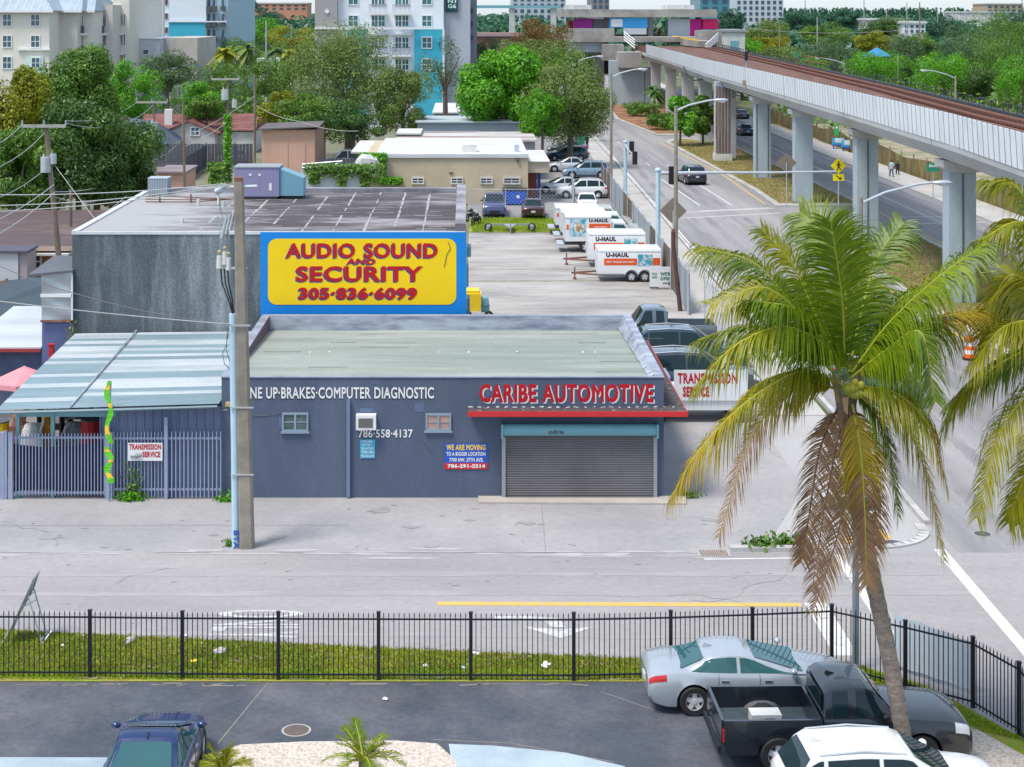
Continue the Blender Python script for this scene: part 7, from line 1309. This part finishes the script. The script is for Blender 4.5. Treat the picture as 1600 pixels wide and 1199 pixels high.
for x, y in ((-2, -2), (2, -2), (2, 2), (-2, 2)): MB().b2(x - .08, x + .08, y - .08, y + .08, 0, z0).build('post', M['wood'], b)
b = thing('far_footbridge', 'long dark teal footbridge left of the station', 'bridge', (X_(800, 480), 480, 0)); MB().b2(-14, 14, 0, 4, Z_(13, 480), Z_(8.5, 480)).build('deck', M['teal'], b)
for x in (-12, 0, 12): MB().b2(x - .8, x + .8, .5, 3.5, 0, Z_(13.2, 480)).build('pier', M['vconc'], b)
# beige building and the low roofs behind it
beige = mat('beige_wall', (.5, .42, .29), .85, .07, .5, (.44, .37, .27), .4, fine=.03); Y = 139; b = thing('beige_building', 'beige flat roofed building with small barred windows behind the lot', 'building')
x0, x1, zt = X_(568, Y), X_(825, Y), Z_(241, Y); MB().b2(x0, x1, Y, Y + 18, 0, zt - .3).build('wall', beige, b); mb = MB(); mb.b2(x0 + 1, x1, Y - .15, Y + 18, zt - .3, zt); mb.build('roof', mat('white_membrane', (.56, .58, .6), .7, .12, .5, (.34, .33, .34), .5, stretch=(.4, 1.5, 1), lo=.5, hi=.7, fine=.06), b)
for px in (645, 706, 752, 788): wpx(b, px, px + (16 if px < 780 else 23), 279, 286, Y, fm=M['offwhite'], pm=mat('barred_pane', (.08, .08, .08), .5, .4, 8), mull=True)
ac = MB(); p = A(722, 238, 141); ac.b2(p.x, p.x + 1.25, 141, 142.2, zt, zt + .62); ac.build('roof_air_conditioner', M['offwhite'], b); p = A(804, 240, 141); MB().b2(p.x, p.x + .4, 141, 141.5, zt, zt + .6).build('roof_vent', M['galv'], b); MB().ell((X_(705, Y), Y - .08, Z_(270, Y)), (.22, .08, .06), 10, 6).build('wall_lamp', M['dgrey'], b); p = A(807, 247, Y); MB().b2(p.x, p.x + .25, Y - .2, Y - .005, p.z - .3, p.z).build('wall_lamp', M['dgrey'], b)
MB().extr([(x1 + .01, Y + 1, Z_(255, Y)), (X_(859, Y), Y + 1, Z_(256, Y)), (X_(859, Y), Y + 1, Z_(272, Y)), (x1 + .01, Y + 1, Z_(272, Y))], (0, 11, 0)).build('porch_roof', [mat('porch_cream', (.5, .43, .32), .8, .05, 1)], b); MB().b2(x1, X_(860, Y), Y + .8, Y + 12.2, Z_(255, Y) + .003, Z_(255, Y) + .08).build('porch_top', M['offwhite'], b); MB().b2(x1 + .02, X_(842, Y), Y + 4, Y + 4.1, 0, 2.3).build('door', mat('maroon_door', (.25, .06, .06), .6, .15, 2), b); MB().b2(X_(843, Y), X_(848, Y), Y + 4, Y + 4.1, 0, 2.3).build('poster', M['blue'], b)
def lowroof(label, px0, px1, pyf, pyb, Y, m, wm, name='low_building'):
    zt = Z_(pyf, Y); Yb = (H - zt) * F / (pyb - HY); b = thing(name, label, 'building', (X_((px0 + px1) / 2, Y), Y, 0)); hw = (px1 - px0) / 2 * Y / F; MB().b2(-hw, hw, 0, Yb - Y, 0, zt - .15).build('wall', wm, b); MB().b2(-hw - .2, hw + .2, -.3, Yb - Y, zt - .15, zt).build('roof', m, b); return b
gmet = mat('grey_blue_roof', (.4, .46, .5), .6, .08, .5); lowroof('long low building with a rust streaked white roof behind the beige one', 620, 836, 219, 206, 159, mat('rusty_white_roof', (.5, .49, .48), .8, .12, .5, (.2, .12, .11), .25, stretch=(.25, 1.5, 1), lo=.48, hi=.62), warmg); lowroof('long building with a pale blue grey metal roof under the oak', 652, 834, 190, 181, 175, gmet, mat('pale_teal_wall', (.36, .42, .44), .8, .08, .4)); lowroof('small white roofed building below the sparse tree', 678, 716, 176, 161, 196, M['offwhite'], warmg); lowroof('white open canopy left of the beige roof', 552, 600, 237, 220, 150, M['offwhite'], M['dgrey']); lowroof('narrow pale roof step beside the long rusty roof', 622, 655, 208, 201, 164, M['offwhite'], warmg)
Y = 119.8; b = thing('white_wall', 'white boundary wall beneath the ivy behind the tarred roof', 'wall', (X_(535, Y), Y + .1, 0)); MB().b2(X_(470, Y) - X_(535, Y), X_(572, Y) - X_(535, Y), 0, .25, 0, Z_(262, Y)).build('wall', mat('pale_blue_wall', (.5, .55, .58), .85, .08, .6), b); MB().b2(X_(470, Y) - X_(535, Y), X_(572, Y) - X_(535, Y), -.05, .3, Z_(262, Y), Z_(261, Y)).build('coping', M['conc'], b); tr_ = MB(); a0 = A(472, 257, Y) - Vector((X_(535, Y), Y + .1, 0)); a1 = A(535, 252, Y) - Vector((X_(535, Y), Y + .1, 0))
tr_.tube([a0, a1], .05, 5); tr_.tube([a0 - Vector((0, 0, .25)), a1 - Vector((0, 0, .3))], .05, 5); tr_.tube([a0, a0.lerp(a1, .3) - Vector((0, 0, .28)), a0.lerp(a1, .5), a0.lerp(a1, .75) - Vector((0, 0, .28)), a1], .03, 5); tr_.build('truss', M['galv'], b)
b = thing('torn_tarp', 'white torn tarp bundle caught in the ivy', 'tarp', tuple(A(572, 262, 137))); MB().ell((0, 0, 0), (1.1, .5, 1.0), 10, 7, 0, .3, 3).build('cloth', M['offwhite'], b)
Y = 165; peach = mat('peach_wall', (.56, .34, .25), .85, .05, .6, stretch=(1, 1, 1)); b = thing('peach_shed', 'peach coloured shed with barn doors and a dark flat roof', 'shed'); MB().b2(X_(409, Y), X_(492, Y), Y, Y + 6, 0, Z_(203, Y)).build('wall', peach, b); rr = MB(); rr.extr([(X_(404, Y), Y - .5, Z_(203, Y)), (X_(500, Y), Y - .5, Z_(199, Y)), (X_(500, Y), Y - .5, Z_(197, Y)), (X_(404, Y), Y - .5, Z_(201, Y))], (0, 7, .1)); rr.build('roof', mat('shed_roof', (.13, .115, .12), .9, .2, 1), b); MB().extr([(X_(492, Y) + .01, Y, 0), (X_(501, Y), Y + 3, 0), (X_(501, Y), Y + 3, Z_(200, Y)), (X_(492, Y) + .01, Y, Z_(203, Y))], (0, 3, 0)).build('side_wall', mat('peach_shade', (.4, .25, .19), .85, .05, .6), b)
for px0, px1 in ((424, 450), (451, 477)): MB().b2(X_(px0, Y), X_(px1, Y), Y - .06, Y - .003, .1, Z_(224, Y)).build('door', mat('peach_door', (.58, .36, .27), .85, .04, 1), b)
# houses upper left
rtile = mat('red_tile_roof', (.15, .055, .05), .9, .25, .8, (.22, .10, .085), .4, stretch=(1, 4, 1)); Y = 190; b = thing('house', 'white gabled house with a long red tiled roof', 'house'); MB().b2(X_(180, Y), X_(398, Y), Y, Y + 10, 0, Z_(206, Y)).build('wall', M['offwhite'], b)
mb = MB(); z0 = Z_(204, Y); mb.add([(X_(178, Y), Y - .4, z0), (X_(400, Y), Y - .4, z0), (X_(394, Y), Y + 7, z0 + 1.5), (X_(188, Y), Y + 7, z0 + 1.5), (X_(400, Y), Y + 13, z0), (X_(178, Y), Y + 13, z0)], [(0, 1, 2, 3), (3, 2, 4, 5), (0, 3, 5), (1, 4, 2)]); rf = mb.build('roof', rtile, b); MB().b2(X_(252, Y), X_(264, Y), Y + 2, Y + 3, z0, Z_(173, Y)).build('chimney', M['white'], rf)
gx0, gx1, gm_ = X_(262, Y), X_(342, Y), X_(302, Y); MB().extr([(gx0, Y - 3, 0), (gx1, Y - 3, 0), (gx1, Y - 3, Z_(206, Y - 3)), (gm_, Y - 3, Z_(189, Y - 3)), (gx0, Y - 3, Z_(206, Y - 3))], (0, 3, 0)).build('gable', mat('gable_white', (.52, .5, .49), .8, .05, 1), b); wpx(b, 299, 311, 200, 211, Y - 3.0)
mb = MB(); zz = .12
for a_, c_ in (((gx0 - .4, Z_(208, Y)), (gm_, Z_(187.5, Y))), ((gm_, Z_(187.5, Y)), (gx1 + .4, Z_(208, Y)))): mb.extr([(a_[0], Y - 3.3, a_[1]), (c_[0], Y - 3.3, c_[1]), (c_[0], Y - 3.3, c_[1] + .18), (a_[0], Y - 3.3, a_[1] + .18)], (0, 4, 0))
mb.build('gable_roof', rtile, b)
Y = 178; b = thing('house', 'low house with a dark slate blue hip roof by the utility pole', 'house'); MB().b2(X_(196, Y), X_(262, Y), Y, Y + 8, 0, Z_(226, Y)).build('wall', M['offwhite'], b); mb = MB(); z0 = Z_(226, Y); mb.add([(X_(180, Y), Y - 1, z0), (X_(266, Y), Y - 1, z0), (X_(262, Y), Y + 10, z0), (X_(176, Y), Y + 10, z0), (X_(186, Y), Y + 5, z0 + 2.6), (X_(226, Y), Y + 5, z0 + 2.2)], [(0, 1, 5, 4), (1, 2, 5), (2, 3, 4, 5), (3, 0, 4)]); mb.build('roof', mat('slate_roof', (.085, .11, .15), .85, .15, .8), b)
def boards(name, label, pts, h, m, step=.35):
    p0 = pts[0]; t = thing(name, label, 'fence', (p0[0], p0[1], 0))
    for a, c in zip(pts, pts[1:]):
        a, c = Vector((a[0] - p0[0], a[1] - p0[1], 0)), Vector((c[0] - p0[0], c[1] - p0[1], 0)); L_ = (c - a).length; n = int(L_ / step); ang = math.atan2((c - a).y, (c - a).x); mb = MB()
        for k in range(n): q = a + (c - a) * (k + .5) / n; mb.box((q.x, q.y, h / 2), (step * .94, .04, h * (1 + .02 * math.sin(k * 5))), ang)
        mb.build('boards', m, t); k = 0
        while k <= L_: q = a + (c - a) * k / L_; MB().box((q.x, q.y + .08, h / 2 + .05), (.12, .1, h + .1), ang).build('post', m, t); k += 3
dkw = mat('dark_fence', (.085, .09, .11), .85, .2, 1.5, stretch=(3, 3, .3)); boards('board_fence', 'dark grey board fence across the yards below the red roof', [(X_(232, 173), 173), (X_(395, 173), 173)], 2.35, dkw); boards('board_fence', 'dark board fence turning towards the camera between the poles', [(X_(322, 172.5), 172.5), (X_(290, 158), 158)], 2.3, dkw); boards('board_fence', 'dark fence right of the peach shed', [(X_(500, 160), 160), (X_(552, 160), 160)], 2.0, dkw)
b = lowroof('small peach outbuilding under the poles behind the condenser', 246, 288, 268, 258, 140, mat('mauve_roof', (.25, .2, .22), .9, .15, 1), peach, 'outbuilding'); wpx(b, 0, 1, 0, 1, 100) if False else None
boards('metal_gate', 'pale blue leaning metal gate by the vine pole', [(X_(296, 118), 118), (X_(327, 128), 128)], 2.6, M['teal'], .3)
# houses at the left edge
Y = 92; orng = mat('ochre_wall', (.42, .22, .1), .85, .08, .8); b = thing('house', 'ochre house with a wide dark brown flat roof at the left edge', 'house'); MB().b2(X_(-150, Y), X_(112, Y), Y, Y + 11, 0, Z_(390, Y)).build('wall', orng, b)
z0 = Z_(384, Y); mb = MB(); mb.add([(X_(-160, Y), Y - .6, z0), (X_(118, Y), Y - .6, z0), (X_(108, Y), Y + 12, z0 + .55), (X_(-160, Y), Y + 12, z0 + .55), (X_(-160, Y), Y - .6, z0 - .18), (X_(118, Y), Y - .6, z0 - .18), (X_(108, Y), Y + 12, z0 - .1), (X_(-160, Y), Y + 12, z0 - .1)], [(0, 1, 2, 3), (4, 5, 1, 0), (5, 6, 2, 1), (6, 7, 3, 2), (7, 4, 0, 3)]); rf = mb.build('roof', mat('brown_roof', (.10, .075, .078), .9, .2, .6, (.2, .14, .13), .3, stretch=(.5, 1.5, 1), lo=.5, hi=.75), b); MB().b2(X_(-160, Y), X_(118, Y), Y - .68, Y - .605, z0 - .2, z0 + .02).build('fascia', mat('pinkish_fascia', (.5, .36, .31), .8, .1, 1), rf)
wpx(b, 40, 63, 396, 421, Y, pm=mat('grille_pane', (.05, .06, .08), .4, .4, 6)); MB().b2(X_(84, Y), X_(93, Y), Y - .08, Y - .003, 0, Z_(399, Y)).build('door', mat('brown_door', (.2, .07, .03), .7, .15, 2), b); MB().b2(X_(103, Y), X_(110, Y), Y - .08, Y - .003, 0, Z_(399, Y)).build('door', mat('purple_door', (.07, .02, .06), .7, .1, 2), b); MB().b2(X_(64, Y), X_(113, Y), Y - 1.0, Y - .01, Z_(396, Y), Z_(393, Y)).build('awning', M['offwhite'], b)
b = thing('garden_shed', 'white shed in front of the ochre house', 'shed', (X_(8, 88), 88.5, 0)); MB().b2(-1.6, .55, 0, 2, 0, Z_(397, 88)).build('wall', mat('shed_white', (.55, .55, .58), .8, .06, 1), b); MB().b2(.56, 1.0, .1, 2, 0, Z_(398, 88)).build('wall', mat('shed_pinkish', (.42, .36, .36), .8, .06, 1), b); MB().b2(-1.7, 1.1, -.15, 2.1, Z_(397, 88), Z_(394, 88)).build('roof', mat('shed_roof_dark', (.09, .09, .12), .8, .1, 1), b)
boards('board_fence', 'weathered brown wooden fence at the left edge', [(X_(-80, 87), 87), (X_(66, 87), 87)], 2.0, M['wood'], .16)
Y = 76; b = thing('garden_shed', 'low shed with a dark blue green sloping roof behind the white roof', 'shed'); mb = MB(); mb.extr([(X_(-60, Y), Y, Z_(494, Y)), (X_(66, Y), Y, Z_(494, Y)), (X_(66, Y), Y + 8, Z_(494, Y) + .35), (X_(40, Y), Y + 8.2, Z_(494, Y) + .6), (X_(-60, Y), Y + 8, Z_(494, Y) + .35)], (0, 0, -.12)); mb.build('roof', mat('dark_teal_roof', (.05, .075, .095), .85, .15, 1), b); MB().b2(X_(-60, Y), X_(62, Y), Y + .3, Y + 7.8, 0, Z_(494, Y) - .13).build('wall', mat('shed_navy', (.08, .1, .2), .8, .1, 1), b)
Y = 67.5; b = thing('garage_annexe', 'slate blue annexe with a white sheet roof and red edge at the left', 'building'); MB().extr([(X_(-60, Y), Y, Z_(543, Y)), (X_(64, Y), Y, Z_(543, Y)), (X_(64, Y), Y + 7.8, Z_(543, Y) + .3), (X_(-60, Y), Y + 7.8, Z_(543, Y) + .3)], (0, 0, -.1)).build('roof', mat('white_sheet_roof', (.5, .54, .56), .6, .08, .8, (.4, .44, .47), .4, stretch=(.3, 2, 1)), b); MB().b2(X_(-60, Y), X_(64, Y), Y - .06, Y - .005, Z_(550, Y), Z_(545, Y)).build('fascia', mat('faded_red', (.33, .05, .05), .7, .15, 2), b); MB().b2(X_(-60, Y), X_(64, Y), Y + .4, Y + 7.5, 0, Z_(543, Y) - .1).build('wall', mat('annexe_blue', (.09, .105, .17), .8, .1, 1, (.12, .15, .26), .6), b)
b = thing('metal_lean_to', 'tall box of bent galvanised sheets against the mouldy wall', 'lean-to'); Y = 66.9; MB().grid(lambda u, v_: (X_(65, Y) + u * (X_(114, Y) - X_(65, Y)), Y - .02 + .04 * math.sin(u * 5 + v_ * 7) * math.sin(v_ * 9), Z_(500, Y) + v_ * (Z_(425, Y) - Z_(500, Y))), 12, 12).build('sheet', mat('bent_sheet', (.45, .49, .53), .3, .12, .7, metal=.6), b, smooth=60); MB().b2(X_(65, Y), X_(114, Y), Y + .06, Y + 3, 0, Z_(428, Y)).build('wall', mat('leanto_blue', (.12, .15, .3), .8, .1, 1), b); mb = MB(); mb.extr([(X_(46, Y), Y - .2, Z_(428, Y)), (X_(115, Y), Y - .2, Z_(421, Y)), (X_(115, Y), Y + 3, Z_(421, Y) + .1), (X_(56, Y), Y + 3, Z_(428, Y) + .3)], (0, 0, -.1)); mb.build('roof', mat('leanto_roof', (.11, .12, .14), .85, .15, 1), b); mb = MB(); mb.b2(X_(112, Y), X_(114.5, Y), Y - .1, Y - .045, Z_(503, Y), Z_(430, Y)); mb.build('downpipe', M['white'], b); MB().b2(X_(64, Y), X_(115, Y), Y - .1, Y - .04, Z_(503, Y), Z_(500, Y)).build('bottom_trim', M['rust'], b); MB().b2(X_(64, Y), X_(113, Y), Y - .1, Y - .04, Z_(464, Y), Z_(459, Y)).build('joint_strip', M['white'], b)
weed(112, 520, .35, 'yellow green weed growing at the wall corner by the metal sheets', 'yellow', 160, 66.6, 2); bpy.data.objects['weed.007'].location.z = 2.6 if 'weed.007' in bpy.data.objects else 0
MB().b2(X_(74, 64), X_(81, 64), 64, 64.2, 0, Z_(540, 64)); o = MB().b2(-.09, .09, -.09, .09, 0, Z_(541, 66)).b2(-.12, .12, -.12, .12, Z_(541, 66), Z_(540, 66)).build('red_post', M['redp']); o.location = (X_(77.5, 66), 66.3, 0); tag(o, 'bright red post at the corner of the corrugated roof', 'post')
t = thing('patio_umbrella', 'faded pink patio umbrella left of the corrugated roof', 'umbrella', (X_(38, 60), 60, 0)); mb = MB(); n = 8; zt = Z_(572, 60)
mb.add([(0, 0, zt)] + [(1.1 * math.cos(2 * math.pi * k / n), 1.1 * math.sin(2 * math.pi * k / n), zt - .5) for k in range(n)] + [(1.12 * math.cos(2 * math.pi * k / n), 1.12 * math.sin(2 * math.pi * k / n), zt - .68) for k in range(n)], [(0, 1 + k, 1 + (k + 1) % n) for k in range(n)] + [(1 + k, 1 + n + k, 1 + n + (k + 1) % n, 1 + (k + 1) % n) for k in range(n)]); mb.build('canopy', mat('faded_pink', (.6, .25, .28), .8, .12, 2), t); MB().cyl((0, 0, 0), (0, 0, zt), .03).build('pole', M['galv'], t)
# things stored under the corrugated roof
def junk(name, label, px, py, Y, w_, h_, m, kind=0, cat='junk'):
    z0 = max(0, Z_(py, Y)); t = thing(name, label, cat, (X_(px, Y), Y, 0))
    if kind == 0: q = MB(); q.b2(-w_ / 2, w_ / 2, -.3, .3, .0, h_ * .8); q.ell((0, 0, h_ * .8), (w_ * .45, .3, h_ * .25), 8, 6); q.cyl((w_ * .3, -.1, h_ * .8), (w_ * .5, -.1, h_ * 1.1), .06); q.build('body', m, t)
    elif kind == 1: q = MB().cyl((0, 0, 0), (0, 0, h_), w_ / 2, n=14); q.build('drum', m, t); q = MB().cyl((0, 0, h_ * .5), (0, 0, h_ * .53), w_ / 2 + .02, n=14); q.cyl((0, 0, h_ - .03), (0, 0, h_ + .01), w_ / 2 + .02, n=14); q.build('hoop', M['dgrey'], t)
    else:
        q = MB()
        for x in (-w_ / 2, w_ / 2): q.b2(x - .03, x + .03, -.25, .25, 0, h_)
        for k in range(4): q.b2(-w_ / 2, w_ / 2, -.24, .24, h_ * k / 4 + .3, h_ * k / 4 + .34)
        q.build('rack', m, t); g_ = random.Random(px); 
        for k in range(9): MB().ell((g_.uniform(-w_ / 2 + .1, w_ / 2 - .1), 0, h_ * (k % 3 + 1) / 4 + .44 - h_ / 4), (.13, .13, .11), 8, 6).build('spare_part', (M['grey'], M['rust'], M['brass'], M['galv'])[k % 4], t)
junk('parts_rack', 'metal rack of spare parts under the corrugated roof, left', 62, 0, 60.5, 1.6, 2.3, M['dgrey'], 2, 'rack'); junk('parts_rack', 'metal rack of spare parts under the corrugated roof, middle', 102, 0, 61.0, 1.9, 2.2, M['rust'], 2, 'rack'); junk('parts_rack', 'metal rack of gearbox parts under the corrugated roof, right', 132, 0, 62, 1.4, 2.4, M['dgrey'], 2, 'rack'); junk('oil_drum', 'red drum behind the sliding gate', 146, 0, 57, .85, 2.1, M['redp'], 1, 'drum'); junk('engine_hoist', 'yellow machine part standing under the corrugated roof', 74, 0, 57.5, .4, 2.3, M['amber'], 0, 'machine'); junk('brick_stack', 'brown stack beside the left shed post', 30, 0, 57.2, .55, 2.3, M['rust'], 0, 'stack'); junk('engine_block', 'grey engine block on the ground under the shed roof', 118, 0, 58, 1.0, 1.7, M['grey'], 0, 'engine'); junk('engine_block', 'pale gearbox casing leaning by the shed post', 50, 0, 57, .9, 1.9, M['offwhite'], 0, 'engine'); junk('oil_drum', 'yellow drum at the extreme left behind the fence', -2, 0, 57.5, .7, 1.9, M['yellow'], 1, 'drum')
sheet('yard_floor', [(-40, 55.3), (-8.1, 55.3), (-8.1, 66.9), (-40, 66.9)], mat('oily_yard', (.2, .19, .19), .9, .2, .6, (.1, .1, .1), .4), .003)
sheet('side_street', [(X_(262, 210), 205), (X_(285, 205), 205), (X_(292, 260), 262), (X_(268, 260), 262)], M['street'], .02)
# ================================================================ POLES AND WIRES
def upole(label, px, pyt, Y, lean=0, arm=None, tf=None, m='wood', r=.15, name='utility_pole'):
    x = X_(px, Y); zt = Z_(pyt, Y); t = thing(name, label, 'utility pole', (x, Y, 0)); MB().tube([(-lean, 0, 0), (0, 0, zt)], r, 8, 0, r * .75).build('shaft', M[m], t, smooth=40)
    if arm:
        a0, a1, pa = arm; z = Z_(pa, Y); MB().b2(X_(a0, Y) - x, X_(a1, Y) - x, -.22, -.1, z - .08, z + .08).build('crossarm', M['galv'] if m != 'wood' else M['conc'], t)
        for f in (0, .5, 1): q = X_(a0, Y) - x + (X_(a1, Y) - X_(a0, Y)) * f; MB().cyl((q, -.16, z + .08), (q, -.16, z + .32), .06, .045, 8).build('insulator', M['grey'], t)
    if tf:
        for pxx, pyy, s_ in tf: q = A(pxx, pyy, Y); c_ = MB().cyl((q.x - x, -.25, q.z - s_ * 1.2), (q.x - x, -.25, q.z + s_ * 1.2), s_ * .8, n=12).build('transformer', M['galv'], t, smooth=40); MB().cyl((q.x - x - s_ * .3, -.25, q.z + s_ * 1.2), (q.x - x - s_ * .3, -.25, q.z + s_ * 1.7), s_ * .13, n=6).build('bushing', M['offwhite'], c_)
    return t
upole('weathered pole with a wide crossarm and drum transformers at the left', 72, 196, 90, -.95, (36, 104, 197), [(73, 257, .34), (85, 248, .22)], 'wood', .17); upole('short cut off wooden pole behind the brown roof', 111, 296, 98, .1, None, None, 'wood', .13)
upole('thin wooden pole with a white box left of the slate roof', 240, 158, 142, -.2, (214, 262, 160), [(241, 200, .42)], 'wood', .13); upole('thin wooden pole between the house and the condenser', 286, 154, 136, -.15, None, None, 'wood', .12); upole('vine covered pole with transformers in the middle of the yards', 356, 124, 150, 0, (331, 374, 124), [(352, 148, .4), (367, 162, .3)], 'wood', .14); upole('brown pole right of the vine covered pole', 398, 116, 168, 0, None, None, 'wood', .13); upole('pale concrete pole above the far left trees', 416, 34, 255, 0, None, None, 'conc', .17); upole('dark pole by the stop sign at the far street', 431, 104, 262, 0, (416, 447, 104), None, 'rust', .2)
ivy('green vine wrapped round the pole in the yards', [(350, 361, 180, 255, 149.7), (352, 360, 182, 230, 149.6)], 900, 'bright', .17, name='vine'); ivy('low hedge in front of the dark board fence', [(325, 362, 255, 285, 125), (330, 350, 262, 288, 124)], 800, 'mid', .2, name='hedge')
for px, pyt, Y, m, lb in ((1437, 4, 300, 'wood', 'tall brown pole among the trees beyond the tracks'), (1417, 4, 420, 'conc', 'tall pale pole left of the brown one'), (1277, 27, 330, 'conc', 'pale light pole left of the wood'), (1350, 0, 560, 'conc', 'slim pale pole on the skyline near the middle'), (1490, 12, 560, 'conc', 'slim pale pole on the skyline right of the white building'), (1597, 0, 480, 'wood', 'dark pole at the top right corner'), (1403, 85, 262, 'conc', 'short grey pole under the dark tree'), (1465, 15, 620, 'conc', 'thin pole on the skyline above the wood'), (1258, 0, 620, 'conc', 'thin pole right of the white tower'), (1218, 42, 330, 'tan', 'brown pole at the left end of the wood'), (1290, 32, 420, 'wood', 'thin brown pole in the mid distance'), (215 + 240, 38, 420, 'conc', 'pale light pole above the central oak'), (1510, 18, 700, 'conc', 'thin pole above the warehouse roof'), (1540, 16, 700, 'conc', 'thin pole left of the tan building'), (1385, 18, 600, 'conc', 'thin pole left of the tall pale pole'), (1330, 12, 640, 'conc', 'thin pole above the domed trees')):
    upole(lb, px, pyt, Y, 0, None, None, m, .14 if Y < 500 else .2, 'light_pole')
def wire(label, pts, r=.014, sag=0, m='wire'):
    P3 = [A(*q) for q in pts]; out = []
    for a, c in zip(P3, P3[1:]):
        for k in range(12): u = k / 12; out.append(a.lerp(c, u) - Vector((0, 0, sag * 4 * u * (1 - u))))
    out.append(P3[-1]); o0 = out[0].copy(); o = MB().tube([q - o0 for q in out], r, 5).build('power_line', M[m]); o.location = o0; o['label'] = label; o['category'] = 'wire'; o['group'] = 'overhead wires at the left'
for i, (pts, sag, m, lb) in enumerate((([(-40, 236, 70), (36, 193, 90)], .3, 'wirel', 'overhead wire from the left edge to the crossarm tip'), ([(-40, 272, 70), (70, 207, 90)], .4, 'wirel', 'overhead wire from the left edge to the pole below the crossarm'), ([(104, 189, 90), (214, 160, 142)], .5, 'wirel', 'overhead wire between the wide crossarm and the next pole'), ([(104, 193, 90), (240, 164, 142)], .9, 'wirel', 'lower overhead wire between the two left poles'),
   ([(-40, 320, 70), (72, 263, 90)], .3, 'wirel', 'overhead wire meeting the drum transformer from the left'), ([(85, 258, 90), (150, 345, 84)], 0, 'wirel', 'pale guy wire slanting down from the transformer pole'), ([(-40, 304, 47), (352, 287, 49.8)], .12, 'wirel', 'top wire from the concrete pole to the left edge'), ([(-40, 322, 47), (356, 288, 49.8)], .15, 'wirel', 'second wire from the concrete pole to the left edge'), ([(-40, 332, 47), (360, 289, 49.8)], .15, 'wirel', 'third wire from the concrete pole to the left edge'),
   ([(-40, 466, 48), (362, 507, 49.6)], .05, 'wirel', 'service wire from the conduit top to the left edge'), ([(-40, 396, 60), (115, 458, 58), (362, 508, 49.6)], .12, 'wire', 'dark service wire sagging past the mouldy wall'), ([(85, 300, 90), (241, 245, 142)], .8, 'wirel', 'thick cable from the leaning pole to the white box pole'), ([(85, 308, 90), (241, 250, 142)], 1.5, 'wirel', 'second thick cable below it between the same poles'), ([(-40, 360, 70), (85, 288, 90)], .2, 'wirel', 'cable from the left edge to the leaning pole'),
   ([(-40, 385, 70), (86, 300, 90)], .25, 'wirel', 'lower cable from the left edge to the leaning pole'), ([(241, 250, 142), (286, 215, 136), (398, 150, 168)], .3, 'wirel', 'cable rising from the white box pole to the brown pole'), ([(400, 165, 168), (470, 190, 165), (560, 205, 160)], .3, 'wirel', 'thin wire from the brown pole past the peach shed'), ([(150, 345, 84), (241, 262, 142)], .2, 'wirel', 'slack cable above the brown roof'), ([(286, 230, 136), (356, 190, 150)], .2, 'wirel', 'short cable between the thin pole and the vine pole'), ([(1170, 45, 300), (1437, 45, 300)], .8, 'wirel', 'long wire over the wood to the tall brown pole'))):
    wire(lb, pts, .016 if i < 11 else .025, sag, m)
